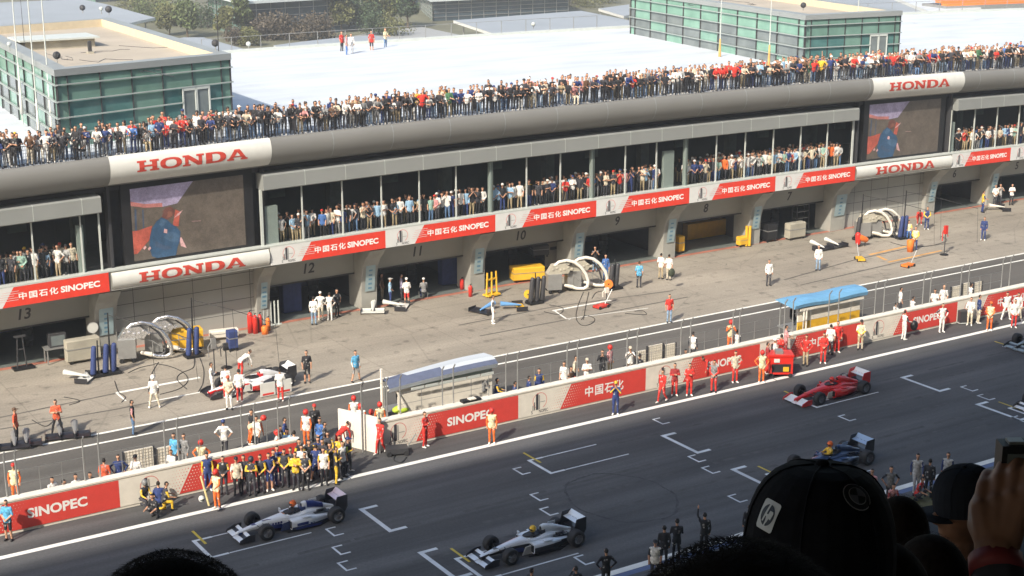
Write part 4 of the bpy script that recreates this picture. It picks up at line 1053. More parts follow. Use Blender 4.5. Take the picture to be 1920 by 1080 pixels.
# tables, racks
s=thing('work_table','grey table with box on top inside garage 13 mouth','table',G(112,678),0)
for x in (-.7,.7):
    for y in (-.3,.3): MB().box(x-.03,x+.03,y-.03,y+.03,0,.85).build('leg',[M_steel],s)
MB().box(-.8,.8,-.4,.4,.85,.9).build('table_top',[M_steel],s)
s=thing('computer_box','grey covered monitor box on the garage 13 table','box',(G(112,678).x,G(112,678).y,.9)); MB().box(-.5,.4,-.2,.3,0,.75).build('cover',[M_dsteel],s); MB().box(-.42,.32,-.215,-.2,.1,.65).build('screen',[M_greyg],s)
s=thing('pylon_rack','tall dark metal trolley rack at garage 13 threshold','rack',G(42,692),0)
for x in (-.25,.25): MB().tube([(x,0,.1),(x*.5,0,1.9)],.035,6).build('upright',[M_dsteel],s)
MB().box(-.5,.6,-.3,.3,.03,.13).build('base',[M_black],s); MB().box(-.2,.2,-.04,.04,1.1,1.15).box(-.3,.3,-.1,.1,1.8,1.9).build('shelf',[M_dsteel],s)
s=thing('shelf_rack','tall metal shelf rack inside garage 7 at right','rack',(G(1540,442).x,81.4,.02),0)
for x in (-.6,.6):
    for y in (0,.5): MB().box(x-.03,x+.03,y-.03,y+.03,0,2.).build('upright',[M_dsteel],s)
for z in (.4,.9,1.4,1.9): MB().box(-.6,.6,0,.5,z,z+.04).build('shelf',[M_steel],s)
s=thing('poster_board','white display board inside the garage 10 opening','board',(G(1035,500).x,82.0,.02),0)
MB().box(-.9,.9,0,.05,.2,2.0).build('panel',[M_concl],s); MB().box(-.5,.5,-.02,0,1.3,1.5).build('printed_strip',[M_dsteel],s)
for x in (-.8,.8): MB().box(x-.03,x+.03,.0,.3,0,.2).build('leg',[M_steel],s)
# fire extinguishers, bottles, cones
def bottle(u,v,m,label,h=.8,r=.13,name='fire_extinguisher',cat='extinguisher'):
    s=thing(name,label,cat,G(u,v)); MB().lathe([(0,0),(r,0),(r,h*.75),(r*.7,h*.88),(r*.3,h*.92),(0,h*.92)],(0,0,0),'z',12).build('cylinder',[m],s,smooth=True)
    MB().tube([(0,0,h*.9),(0,0,h),(.1,0,h)],.03,6).tube([(0,0,h*.95),(r*1.5,0,h*.6),(r*1.3,0,.2)],.02,5).build('valve',[M_black],s)
bottle(470,624,M_redp,'large red wheeled extinguisher leftmost at the foot of the grey wall',1.35,.17); bottle(479,625,M_redp,'large red extinguisher second from left by the garage 12 pier',1.2,.15)
bottle(488,622,M_redp,'slim red extinguisher, third, by the garage 12 pier',1.15,.14); bottle(497,626,M_orange,'orange red drum rightmost before garage 12',.55,.2); bottle(503,620,M_orange,'orange drum behind the red drum before garage 12',.85,.13)
bottle(882,556,M_redp,'red extinguisher at the foot of the garage 10 pier'); bottle(866,543,M_redp,'red extinguisher on the threshold of garage 11')
for i,(u,w_) in enumerate(((495,'first'),(502,'second'),(509,'third'),(516,'fourth'),(523,'fifth'))):
    s=thing('barrier_pole',f'silver standing pole before garage 12, {w_} from the left','pole',G(u,612-i*1.2)); MB().tube([(0,0,0),(0,0,1.45)],.05,8).build('shaft',[M_pale],s); MB().lathe([(0,0),(.2,0),(.2,.03),(0,.05)],(0,0,0),'z',12).build('foot',[M_pale],s)
for (u,v,l) in ((1399,462,'first yellow bollard tube beside the garage 7 pier'),(1405,462,'second yellow bollard tube beside the garage 7 pier')):
    s=thing('bollard',l,'bollard',G(u,v)); MB().tube([(0,0,0),(0,0,1.5)],.1,8).build('shaft',[M_yel],s); MB().lathe([(0,0),(.16,0),(.16,.04),(0,.05)],(0,0,0),'z',10).build('foot',[M_black],s)
# front wings and noses lying about
def nose(u,v,rz,label,body=M_sgnw,wing=M_sgnw,ep=M_carbon,sc_=1.,lift=0.):
    s=thing('nose_cone',label,'nose cone',G(u,v),rz); s.scale=(sc_,)*3
    secs=[(-.75,.05,.20,.28),(-.4,.10,.22,.36),(.1,.15,.24,.46),(.55,.19,.24,.55)]
    m=MB(); rings=[]
    for (x,w,z0,z1) in secs: rings.append([(x,w*math.cos(2*PI*k/8+.39),(z0+z1)/2+lift+(z1-z0)/2*math.sin(2*PI*k/8+.39)) for k in range(8)])
    for a_,b_ in zip(rings,rings[1:]):
        for k in range(8): m.quad(a_[k],a_[(k+1)%8],b_[(k+1)%8],b_[k])
    m.poly(rings[0]); m.poly(rings[-1][::-1]); m.build('nose_shell',[body],s,smooth=True)
    w=MB().prismy([(-.95,.10),(-.5,.13),(-.35,.24),(-.4,.2),(-.55,.16),(-.95,.13)],-.7,.7); w.build('wing_plane',[wing],s)
    for y in (-.72,.72): MB().box(-1.0,-.3,y-.015,y+.015,.05,.32).build('end_plate',[ep],s)
    for y in (-.1,.1): MB().box(-.65,-.5,y-.01,y+.01,.12,.25).build('pylon',[ep],s)
nose(140,712,R(140),'white nose cone with wing lying alone below the garage 13 cabinets')
nose(700,582,R(60),'white nose cone left of its twin at the garage 11 pier'); nose(735,578,R(140),'white nose cone right of its twin at the garage 11 pier')
nose(915,583,R(20),'light blue nose with black wing left of the striding mechanic',mat('light_blue_paint',(.15,.35,.65),.35,var=.05),M_carbon)
nose(955,580,R(160),'light blue and yellow nose right of the striding mechanic',mat('light_blue_paint',(.15,.35,.65)),M_yel)
nose(1531,466,R(90),'small white topped nose with black wing, left one near the white shirt',M_sgnw,M_carbon); nose(1558,461,R(90),'small white topped nose with black wing, right one',M_sgnw,M_carbon)
nose(1866,394,R(150),'cream nose cone beside garage 5 opening',M_wall,M_carbon)
for (u,v,l) in ((28,833,'black silver nose on the lane edge, far left one of four'),(50,828,'black silver nose, second of the row of four'),(113,815,'black silver nose, third of the row before orange shirted man'),(141,812,'black silver nose, rightmost of the row of four')):
    nose(u,v,R(75),l,M_steel,M_carbon,sc_=.95)
# hoses on the ground
def cable(pts,label,r=.022,name='air_hose',m=None,z=.02):
    P=[G(u,v) for u,v in pts]; Q=[]
    for i in range(len(P)-1):
        p0=P[max(i-1,0)];p1=P[i];p2=P[i+1];p3=P[min(i+2,len(P)-1)]
        for k in range(6):
            t=k/6; q=.5*((2*p1)+(-p0+p2)*t+(2*p0-5*p1+4*p2-p3)*t*t+(-p0+3*p1-3*p2+p3)*t**3); q.z=z+(.0); Q.append(q)
    Q.append(Vector((P[-1].x,P[-1].y,z)))
    tag(MB().tube(Q,r,5).build(name,[m or M_cable]),label,'hose')
cable([(215,715),(222,735),(235,745),(228,755)],'black air hose curling left of the white pit box')
cable([(290,682),(320,688),(345,700),(352,715),(335,730),(300,740)],'black air hose looping under the silver rigs')
cable([(364,672),(362,690),(340,700),(332,712),(350,730)],'black air hose below the orange case trolley')
cable([(375,672),(382,695),(380,720),(372,735)],'black air hose at right of the orange case trolley')
cable([(297,680),(285,700),(278,720)],'short black hose below the left silver rig')
cable([(240,700),(262,690),(290,684)],'black hose along the foot of the left rigs')
cable([(1020,585),(1048,590),(1055,578),(1030,572)],'black hose coil right of the bottle trolley')
cable([(1094,548),(1085,570),(1080,595),(1090,610),(1108,608),(1115,598),(1098,592),(1090,600)],'black hose hanging in a loop down to the white pit box')
cable([(1104,548),(1098,575),(1094,600)],'second hanging black hose beside the loop hose')
cable([(1172,588),(1195,590),(1212,590),(1205,583),(1190,584)],'black hose coil in mid lane near person in red')
cable([(1110,560),(1120,548),(1150,545)],'short dark hose between rigs and garage 9 trolley')
cable([(1670,455),(1700,462),(1740,462),(1775,452),(1765,444)],'dark hose arc under the right trolleys')
cable([(60,788),(85,800),(100,790)],'thin dark hose near orange shirted man'); cable([(120,745),(150,752),(130,760)],'thin dark hose mid lane at left')
cable([(745,850),(738,862),(752,868),(762,858)],'dark cable by the red crewman at the gap',.03)
# small kit in the lane
def jack(u,v,rz,label,m=M_redp):
    s=thing('trolley_jack',label,'jack',G(u,v),rz); MB().box(-.5,.4,-.25,.25,.08,.2).build('frame',[m],s); MB().tube([(.3,0,.2),(.9,0,1.0)],.03,6).build('handle',[M_steel],s)
    for x in (-.4,.3):
        for y in (-.27,.27): MB().lathe([(0,-.03),(.1,-.03),(.1,.03),(0,.03)],(x,y,.1),'y',10).build('wheel',[M_tyre],s)
jack(1128,577,R(10),'red trolley jack on the white pit box'); jack(1612,488,R(60),'yellow and black jack with tyre, left of the orange pit box',M_yel); jack(1703,500,R(10),'red orange jack on the orange pit box',M_orange)
def stand2(u,v,h,m,label,name='tool_stand'):
    s=thing(name,label,'stand',G(u,v)); MB().tube([(0,0,0),(0,0,h)],.035,6).build('upright',[M_dsteel],s); MB().box(-.13,.13,-.09,.09,h*.72,h).tube([(-.13,0,h*.9),(-.3,0,h*.8),(-.28,0,h*.5)],.03,5).tube([(.13,0,h*.85),(.26,0,h*.6)],.025,5).build('head',[m],s); MB().lathe([(0,0),(.3,0),(.3,.05),(0,.07)],(0,0,0),'z',12).build('base',[M_black],s)
stand2(1137,572,1.1,M_wall,'white lollipop sign post at end of the white pit box'); stand2(1770,478,2.1,M_redp,'red and white wheel gun post at the right pit box end'); stand2(1677,445,1.6,M_dsteel,'dark flat screen on a post right of the cream hoses','screen_stand')
stand2(403,702,2.,M_steel,'grey air gun stand behind the striped suit mechanic'); stand2(425,690,1.4,M_dsteel,'small dark air gun stand right of the navy bin')
s=thing('orange_bin','orange red upright bin on the orange pit box','bin',G(1706,472)); MB().lathe([(0,0),(.2,0),(.26,.8),(.22,.85),(.05,.9)],(0,0,0),'z',14).build('drum',[M_orange],s,smooth=True); MB().tube([(.2,0,.9),(.8,.1,.5)],.04,6).build('hose',[M_orange],s)
s=thing('refuel_cover','bright red fuel bottle cover near the cream hoop hoses','cover',G(1616,462)); MB().caps((-.3,0,.7),(.35,0,.45),.24,.2,12).build('cover_body',[M_orange],s,smooth=True); MB().caps((-.45,0,.9),(-.4,0,.35),.2,.2,8).build('cover_flap',[M_redp],s,smooth=True)
for x in (-.3,.3): MB().tube([(x,0,0),(x,0,.5)],.04,6).build('leg',[M_dsteel],s)
s=thing('yellow_scaffold','yellow tubular trolley beside the garage 10 pier','trolley',G(922,556),R(10))
for x in (-.45,0,.45): MB().tube([(x,0,.05),(x*.8,0,1.6)],.06,6).build('upright',[M_yel],s)
MB().box(-.5,.5,-.3,.3,.1,.2).box(-.45,.45,-.04,.04,1.1,1.2).build('shelf',[M_yel],s)
s=thing('traffic_cones','','')
bpy.data.objects.remove(s)
# red refuelling bowser of the red crew and other wall side gear
s=thing('red_cart','tall red equipment cart among the red crew','cart',G(1461,703),R(-32))
q=MB(); q.box(-.62,.62,-.45,.45,.18,1.15); q.build('body',[M_redp],s); MB().box(-.66,.66,-.49,.49,1.15,1.25).build('top_tray',[M_redp],s)
MB().box(-.5,.5,-.47,-.45,.3,.75).build('shelf_opening',[M_dark],s); MB().box(-.3,.1,-.3,.1,1.25,1.45).build('monitor',[M_steel],s); MB().box(-.4,-.1,-.5,-.47,.85,1.05).build('side_badge',[M_sgnw],s); MB().box(.1,.4,-.5,-.47,.35,.6).build('yellow_tray',[M_yel],s)
for x in (-.5,.5):
    for y in (-.4,.4): MB().lathe([(0,-.05),(.12,-.05),(.12,.05),(0,.05)],(x,y,.12),'y',10).build('wheel',[M_tyre],s)
s=thing('hand_cart','dark low hand trolley by the red crewman at the gap','trolley',G(744,851),R(-20)); MB().box(-.5,.5,-.3,.3,.1,.35).build('tray',[M_dsteel],s); MB().tube([(.5,0,.3),(.9,0,.9)],.03,5).build('handle',[M_steel],s)
for x in (-.4,.4): MB().lathe([(0,-.04),(.12,-.04),(.12,.04),(0,.04)],(x,-.32,.12),'y',10).build('wheel',[M_tyre],s)
s=thing('hand_cart','grey battery trolley before white suited crewman at right','trolley',G(1806,606),R(-20)); MB().box(-.35,.35,-.25,.25,.1,.8).build('tray',[M_dsteel],s); MB().box(-.4,.4,-.3,.3,.06,.1).build('frame',[M_pale],s); MB().tube([(.3,.2,.8),(.7,.4,1.2)],.03,5).build('handle',[M_pale],s)
s=thing('equipment_pile','lime and black helmet bag pile at the left stand foot','bag',(G(744,768,.9).x,60.4,.9)); MB().ell((0,0,.18),(.5,.3,.2)).build('bag',[mat('lime_fabric',(.45,.6,.05),.7)],s,smooth=True); MB().ell((.5,.1,.15),(.45,.3,.18)).build('bag',[M_black],s,smooth=True)
MB().box(-.6,1.,-.35,.4,-.9,0).build('box',[M_dsteel],s)
s=thing('signal_board','black lap signal board lying on the wall top','board',(G(888,755,1.46).x,58.65,1.46)); MB().box(-.5,.5,-.15,.2,0,.12).build('board_panel',[M_black],s); MB().box(-.15,.2,-.18,.1,.12,.17).build('number_card',[M_wall],s)

s=thing('round_sign','white round sign at the left pier beside the blue bottle trolleys','sign',(G(197,637,1.5).x,79.7,0)); MB().disc((0,-.03,1.65),.30,20,0,'y').build('sign_face',[M_sgnw],s); MB().lathe([(0,-.025),(.32,-.025),(.32,.02),(0,.02)],(0,0,1.65),'y',20).build('sign_back',[M_steel],s); MB().tube([(0,.03,0),(0,.03,1.6)],.04,6).build('post',[M_steel],s)
# ------------------------------------------------ people: one continuous body mesh per pose, colours from object properties
SLOTS=[amat('skin','c_skin',.6),amat('hair','c_hair',.8),amat('torso_cloth','c_torso'),amat('sleeve_cloth','c_arm'),amat('forearm_cover','c_fore'),amat('thigh_cloth','c_thigh'),amat('shin_cover','c_shin'),amat('shoe','c_shoe')]
SKIN,HAIR,TOR,ARM,FORE,THI,SHI,SHO=range(8)
def skeleton(hip=.92,lean=0.,arms=None,legs=None,headlean=None,side=0.):
    """faces -Y. arms: [(elbow offset),(wrist offset)] x2 (left x<0 first) from shoulder; legs: [(knee),(ankle)] absolute"""
    c,s=math.cos(lean),math.sin(lean); P=Vector((0,0,hip)); Uv=Vector((side,-s,c)).normalized(); N=P+Uv*.54
    hl=lean*.4 if headlean is None else headlean; Hu=Vector((side*.5,-math.sin(hl),math.cos(hl))).normalized()
    H=N+Uv*.03+Hu*.165
    S=[]   # (kind,a,b,ra,rb,slot, rx)
    Yb=Vector((0,-c,-s)) # forward of torso
    S.append(('tor',[P-Uv*.06,P+Uv*.05,P+Uv*.18,P+Uv*.34,P+Uv*.46,P+Uv*.53],[.105,.11,.10,.118,.105,.055],[.16,.17,.145,.178,.175,.075],TOR))
    S.append(('cap',N-Uv*.01,H-Hu*.06,.056,.05,SKIN)); S.append(('head',H,Hu))
    legs=legs or [((-.10,-.02,.50),(-.11,.02,.09)),((.10,-.02,.50),(.11,.02,.09))]
    for sx,(k,a) in zip((-1,1),legs):
        h=P+Vector((sx*.088,0,-.03)); k=Vector(k); a=Vector(a)
        S.append(('cap',h,k,.093,.062,THI)); S.append(('cap',k,a,.06,.045,SHI))
        d=Vector((0,-1,0)) if abs((a-k).normalized().z)>.5 else Vector((0,0,1)) if (a-k).y<0 else Vector((0,-.4,-.9))
        S.append(('cap',a+Vector((0,.03,-.035))if d.z==0 else a,(a+Vector((0,.03,-.04))+Vector((sx*.03,-.17,0))) if d.z==0 else a+d*.15,.05,.04,SHO))
    arms=arms or [((-.06,.02,-.28),(-.05,-.06,-.53)),((.06,.02,-.28),(.05,-.06,-.53))]
    for sx,(e,w) in zip((-1,1),arms):
        sh=N-Uv*.055+Vector((sx*.175,0,0)); e=sh+Vector(e); w=sh+Vector(w)
        S.append(('cap',N-Uv*.06+Vector((sx*.06,0,0)),sh,.062,.058,TOR)); S.append(('cap',sh,e,.057,.043,ARM)); S.append(('cap',e,w,.043,.030,FORE))
        d=(w-e).normalized(); S.append(('cap',w,w+d*.10,.034,.030,SKIN)); q=d.cross(Vector((0,0,1))); q=q.normalized() if q.length>.1 else Vector((0,-1,0))
        S.append(('cap',w+d*.03,w+d*.07+Vector((-sx*.03,-.02,0)),.014,.011,SKIN))
    return S
def bodymesh(name,S,voxel=.024,decim=1.):
    m=MB()
    for q in S:
        if q[0]=='cap': m.caps(q[1],q[2],q[3],q[4],10)
        elif q[0]=='tor': m.tube([q[1][0]+(q[1][0]-q[1][1]).normalized()*.05]+q[1],[.05]+q[2],14,rx=[.08]+q[3])
        else:
            H,U=q[1],q[2]; m.ell(H,(.077,.096,.118),14,10); m.ell(H+Vector((0,-.03,-.06)),(.05,.06,.05),10,8)
            m.ell(H+Vector((0,-.10,-.015)),(.016,.026,.026),8,6)
            for sx in (-1,1): m.ell(H+Vector((sx*.08,.005,-.01)),(.014,.022,.032),8,6)
    me=m.mesh('tmp',[]); o=bpy.data.objects.new('tmp',me); COL.objects.link(o)
    r=o.modifiers.new('r','REMESH'); r.mode='VOXEL'; r.voxel_size=voxel; r.use_smooth_shade=True
    s_=o.modifiers.new('s','SMOOTH'); s_.factor=.5; s_.iterations=2
    if decim<1: d=o.modifiers.new('d','DECIMATE'); d.ratio=decim
    dg=bpy.context.evaluated_depsgraph_get(); out=bpy.data.meshes.new_from_object(o.evaluated_get(dg)); out.name=name
    bpy.data.objects.remove(o); bpy.data.meshes.remove(me)
    n=len(out.polygons); C=np.empty(n*3); out.polygons.foreach_get('center',C); C=C.reshape(n,3)
    best=np.full(n,1e9); sl=np.zeros(n,int)
    def seg(a,b,ra,rb,slot):
        nonlocal best,sl
        a=np.array(a);b=np.array(b); d=b-a; t=np.clip(((C-a)@d)/max(1e-9,d@d),0,1); D=np.linalg.norm(C-(a+t[:,None]*d),axis=1)-(ra+(rb-ra)*t)
        k=D<best; best=np.where(k,D,best); sl=np.where(k,slot,sl)
    for q in S:
        if q[0]=='cap': seg(q[1],q[2],q[3],q[4],q[5])
        elif q[0]=='tor':
            for i in range(len(q[1])-1): 
                for ox in (-.07,0,.07): seg(q[1][i]+Vector((ox,0,0)),q[1][i+1]+Vector((ox,0,0)),q[2][i],q[2][i+1],q[4])
    for q in S:
        if q[0]=='head':
            H=np.array(q[1]); U=np.array(q[2]); r=C-H; inside=np.linalg.norm(r/np.array([.10,.125,.135]),axis=1)<1.1
            up=r@U; hair=inside&((up>.055)|((r[:,1]>.015)&(up>-.05)&(np.abs(r[:,0])<.2)))
            sl=np.where(inside&(up>-.11),SKIN,sl); sl=np.where(hair,HAIR,sl)
    for s in SLOTS: out.materials.append(s)
    out.polygons.foreach_set('material_index',sl.astype(int)); out.polygons.foreach_set('use_smooth',[True]*n); out.update()
    return out
A_cross=[((-.07,-.04,-.26),(.16,-.21,-.22)),((.07,-.04,-.26),(-.16,-.20,-.19))]
A_hips=[((-.20,.05,-.22),(-.06,-.04,-.42)),((.20,.05,-.22),(.06,-.04,-.42))]
A_cam=[((-.08,-.16,-.20),(.12,-.24,.06)),((.08,-.16,-.20),(-.12,-.24,.06))]
A_rail=[((-.08,-.16,-.24),(.02,-.42,-.26)),((.08,-.16,-.24),(-.02,-.42,-.26))]
A_up=[((-.06,.02,-.28),(-.05,-.06,-.53)),((.10,-.05,.24),(.08,-.08,.52))]
A_fwd=[((-.05,-.08,-.26),(-.02,-.30,-.32)),((.05,-.08,-.26),(.02,-.30,-.32))]
A_front=[((-.07,-.02,-.27),(.12,-.16,-.44)),((.07,-.02,-.27),(-.12,-.16,-.44))]
A_down=[((-.03,-.10,-.27),(0,-.14,-.54)),((.03,-.10,-.27),(0,-.14,-.54))]
A_one=[((-.06,.02,-.28),(-.05,-.06,-.53)),((.07,-.12,-.24),(-.05,-.30,-.05))]
L_walk=[((-.09,-.16,.50),(-.10,-.22,.09)),((.09,.02,.49),(.10,.30,.13))]
L_wide=[((-.17,-.02,.49),(-.25,.02,.09)),((.17,-.02,.49),(.25,.02,.09))]
L_sit=[((-.11,-.42,.52),(-.12,-.40,.09)),((.11,-.42,.52),(.12,-.40,.09))]
L_squat=[((-.14,-.34,.42),(-.13,.02,.09)),((.14,-.34,.42),(.13,-.05,.09))]
L_kneel=[((-.12,-.33,.40),(-.12,-.33,.09)),((.12,-.06,.07),(.12,.32,.07))]
L_bend=[((-.12,-.04,.48),(-.14,.05,.09)),((.12,.02,.48),(.14,.10,.09))]
POSE={'stand':dict(),'cross':dict(arms=A_cross),'hips':dict(arms=A_hips),'cam':dict(arms=A_cam,lean=.05),'rail':dict(hip=.90,lean=.30,arms=A_rail,headlean=.15),
'rail2':dict(lean=.14,arms=A_front),'up':dict(arms=A_up),'fwd':dict(arms=A_fwd),'front':dict(arms=A_front),'walk':dict(legs=L_walk,arms=[((-.06,.10,-.26),(-.05,.08,-.52)),((.06,-.10,-.26),(.04,-.26,-.46))],hip=.90),
'wide':dict(legs=L_wide,hip=.88),'wcross':dict(legs=L_wide,hip=.88,arms=A_cross),'wcam':dict(legs=L_wide,hip=.88,arms=A_cam),'sit':dict(hip=.52,legs=L_sit,arms=A_fwd,lean=.08),'squat':dict(hip=.30,legs=L_squat,lean=.35,arms=A_fwd,headlean=.1),'kneel':dict(hip=.46,legs=L_kneel,lean=.25,arms=A_fwd,headlean=.1),
'bend':dict(hip=.86,legs=L_bend,lean=1.15,arms=A_down,headlean=.7),'one':dict(arms=A_one),'lean':dict(side=.12,arms=A_hips),
'fore':dict(arms=A_cam,lean=.1)}
BODY={k:bodymesh('body_'+k,skeleton(**v)) for k,v in POSE.items() if k!='fore'}
PH={}
for k,v in POSE.items():
    S=skeleton(**v); H=[q for q in S if q[0]=='head'][0]; PH[k]=(H[1]+H[2]*.125,H[1],H[2])
# headgear (parts)
def headgear():
    out={}
    m=MB(); m.ell((0,.005,.045),(.094,.108,.085),14,8); m.prismz([(-.07,-.08),(.07,-.08),(.055,-.20),(-.055,-.20)],.045,.058); out['cap']=m
    m=MB(); m.ell((0,0,.01),(.125,.145,.15),16,10); out['helmet']=m
    m=MB(); m.ell((0,.02,.03),(.095,.11,.11),14,8); m.ell((0,.07,-.08),(.07,.05,.12),10,8); out['longhair']=m
    m=MB(); m.lathe([(.0,.12),(.09,.11),(.10,.05),(.20,.03),(.20,.02),(.0,.02)],(0,0,0),'z',16); out['hat']=m
    m=MB(); m.tube([(-.10,.0,-.01),(-.10,.0,.08),(-.05,.0,.135),(.05,0,.135),(.10,0,.08),(.10,0,-.01)],.014,6); m.ell((-.1,0,-.01),(.03,.04,.045),8,6); m.ell((.1,0,-.01),(.03,.04,.045),8,6); out['headset']=m
    A=amat('headgear_cover','c_gear',.5); return {k:v.mesh('gear_'+k,[A],True) for k,v in out.items()}
GEAR=headgear()
C=dict(black=(.018,.018,.022),dark=(.04,.04,.05),navy=(.025,.045,.16),blue=(.06,.15,.40),sky=(.10,.38,.62),ltblue=(.30,.48,.66),jeans=(.10,.18,.32),ltjeans=(.22,.32,.45),white=(.78,.76,.72),cream=(.62,.55,.42),grey=(.22,.22,.22),ltgrey=(.45,.45,.44),
khaki=(.34,.27,.16),tan=(.42,.33,.2),brown=(.13,.07,.04),red=(.60,.035,.025),dred=(.30,.03,.03),orange=(.80,.16,.03),ored=(.62,.10,.04),yellow=(.75,.48,.04),lime=(.35,.45,.05),green=(.06,.16,.08),mint=(.32,.5,.42),pink=(.62,.28,.28),lilac=(.38,.34,.50),skin=(.50,.27,.17),skin2=(.40,.21,.13),fskin=(.24,.115,.065),hairb=(.02,.015,.012),hairbr=(.07,.04,.02),tabard=(.78,.68,.42))
def person(p,pose,yaw,torso,legs,arm=None,fore='skin',shin=None,shoe='black',hair='hairb',gear=None,label='',cat='person',group=None,sc_=1.,skin='skin',name='person',tilt=None):
    o=bpy.data.objects.new(name,BODY[pose]); COL.objects.link(o); o.location=p; o.rotation_euler=(0,0,yaw); o.scale=(sc_,)*3
    if tilt: o.rotation_euler=(tilt[0],tilt[1],yaw)
    arm=arm or torso; shin=shin or legs
    for k,v in dict(c_skin=skin,c_hair=hair,c_torso=torso,c_arm=arm,c_fore=fore,c_thigh=legs,c_shin=shin,c_shoe=shoe).items(): o[k]=list(C[v])+[1.]
    if gear:
        kind,gc=gear; g=bpy.data.objects.new({'cap':'cap','helmet':'helmet','longhair':'hair','hat':'hat','headset':'headset'}[kind],GEAR[kind]); COL.objects.link(g); g.parent=o
        H,U=PH[pose][1],PH[pose][2]; g.location=H; g.rotation_euler=(math.acos(max(-1,min(1,U.z)))*(1 if U.y<=0 else -1),0,0); g['c_gear']=list(C[gc])+[1.]
    return tag(o,label,cat,group)
CAMYAW=R(-32)
def place(u,v,pose,mode='h',z=0.,sc_=1.,yaw=0.,Y=None):
    """mode h: (u,v) is the head top in the photo; f: the feet"""
    if mode=='f': return G(u,v,z)
    top=PH[pose][0]*sc_; c,s=math.cos(yaw),math.sin(yaw); off=Vector((top.x*c-top.y*s,top.x*s+top.y*c,0))
    q=G(u,v,z+top.z); return Vector((q.x-off.x,q.y-off.y,z))
OUT={ # torso, legs, arm, forearm, shin, shoe
'redcrew':dict(torso='red',legs='red',fore='red',shoe='white'),
'redcrew2':dict(torso='dred',legs='red',fore='red',shoe='white'),
'marshal':dict(torso='tabard',legs='orange',arm='orange',fore='orange',shoe='white'),
'marshalw':dict(torso='white',legs='orange',arm='orange',fore='orange',shoe='white'),
'navyel':dict(torso='navy',legs='navy',arm='yellow',fore='yellow',shoe='white'),
'blkyel':dict(torso='dark',legs='dark',arm='yellow',fore='yellow'),
'yelyel':dict(torso='dark',legs='yellow',arm='yellow',fore='yellow'),
'navyshort':dict(torso='navy',legs='navy',arm='yellow',shin='skin',shoe='white'),
'whitecrew':dict(torso='white',legs='cream',fore='white',shoe='white'),
'whiteblk':dict(torso='white',legs='white',arm='dark',fore='white',shoe='white'),
'whitered':dict(torso='white',legs='red',fore='white',shoe='white'),
'blk':dict(torso='black',legs='black',fore='black'),
'blkshort':dict(torso='black',legs='black',shin='skin'),
'orblk':dict(torso='ored',legs='black'),
'wshirt':dict(torso='white',legs='dark'),'wjeans':dict(torso='white',legs='ltjeans',fore='white'),
'bshirt':dict(torso='sky',legs='dark'),'navysuit':dict(torso='navy',legs='navy',fore='navy',shoe='white'),
}
def P(u,v,pose,yawdeg,outfit,label,mode='h',gear=None,z=0.,sc_=1.,**kw):
    yaw=R(yawdeg); d=dict(OUT[outfit]) if isinstance(outfit,str) else dict(outfit); d.update(kw)
    return person(place(u,v,pose,mode,z,sc_,yaw),pose,yaw,gear=gear,label=label,sc_=sc_,**d)
RH=('helmet','red'); WC=('cap','white'); RC=('cap','red'); BC=('cap','black')
# --- far left, wall side
P(10,936,'front',-40,dict(torso='sky',legs='black',shin='skin'),'person in turquoise shirt and black shorts at the far left picture edge')
P(24,868,'stand',-20,'marshal','marshal in orange with red cap behind the wall, far left',gear=RC,z=.25)
P(97,893,'sit',20,dict(torso='white',legs='khaki'),'seated person in white, first of three leaning on the wall at left',z=.25)
P(119,898,'sit',60,dict(torso='cream',legs='khaki'),'seated person in cream shirt between two in white at left wall',z=.25)
P(141,887,'sit',20,dict(torso='white',legs='dark'),'seated person in white, third of the row at left wall',z=.25)
P(168,884,'sit',30,dict(torso='black',legs='dark'),'seated dark clothed person with bare arms left of red brown shirt',z=.25)
P(194,858,'stand',150,dict(torso='ored',legs='dark'),'person in red brown shirt behind the wall at left')
P(221,851,'hips',-20,'navysuit','navy clad person with elbows out before the lattice board')
P(253,852,'stand',-40,dict(torso='white',legs='red'),'person in white and red by the large lattice board',gear=BC)
P(325,811,'stand',-60,dict(torso='sky',legs='dark'),'person in bright blue shirt behind the wall, left of grey suit',sc_=1.02)
P(344,812,'stand',-60,dict(torso='grey',legs='grey',fore='grey'),'person in grey suit beside the bright blue shirt')
P(320,842,'sit',-60,dict(torso='white',legs='dark',hair='hairbr'),'seated person in white below the bright blue shirt',z=.25)
P(376,825,'hips',-30,'marshal','orange marshal with red helmet and arms out above the red banner',gear=RH)
P(418,786,'hips',150,dict(torso='white',legs='dark'),'man in white shirt seen from behind above the wall',gear=('cap','navy'),sc_=1.04)
P(471,767,'stand',-80,dict(torso='black',legs='black'),'person in black polo shirt behind white shirt at fence')
P(480,779,'stand',-70,dict(torso='white',legs='dark'),'person in white shirt between black polo and red helmet marshal')
P(497,780,'bend',70,'marshal','marshal in red helmet bending over the wall end',gear=RH,z=.25)
P(519,806,'sit',60,'marshalw','marshal in red helmet sitting on the wall end',gear=RH,z=.5)
P(533,782,'stand',60,dict(torso='navy',legs='navy',fore='yellow'),'person in navy jacket behind the marshals at the gap')
P(524,797,'front',30,'yelyel','yellow sleeved crew member half hidden behind the sitting marshal')
P(538,803,'stand',-40,dict(torso='ltblue',legs='dark'),'person in pale blue grey shirt at the gap')
P(551,806,'stand',150,dict(torso='white',legs='navy'),'man in white shirt seen from behind in the wall gap',sc_=1.03)
P(573,768,'stand',-50,'marshalw','marshal in orange standing in the gap with red helmet',gear=RH,sc_=1.03)
P(589,757,'stand',-20,dict(torso='black',legs='black'),'person in black top behind orange marshal in the gap',gear=('cap','red'),sc_=1.03)
P(599,783,'front',-60,dict(torso='blue',legs='blue',fore='blue'),'person in bright blue overalls in the wall gap')
P(654,789,'bend',110,'redcrew','red shirted person bending at the white angled board')
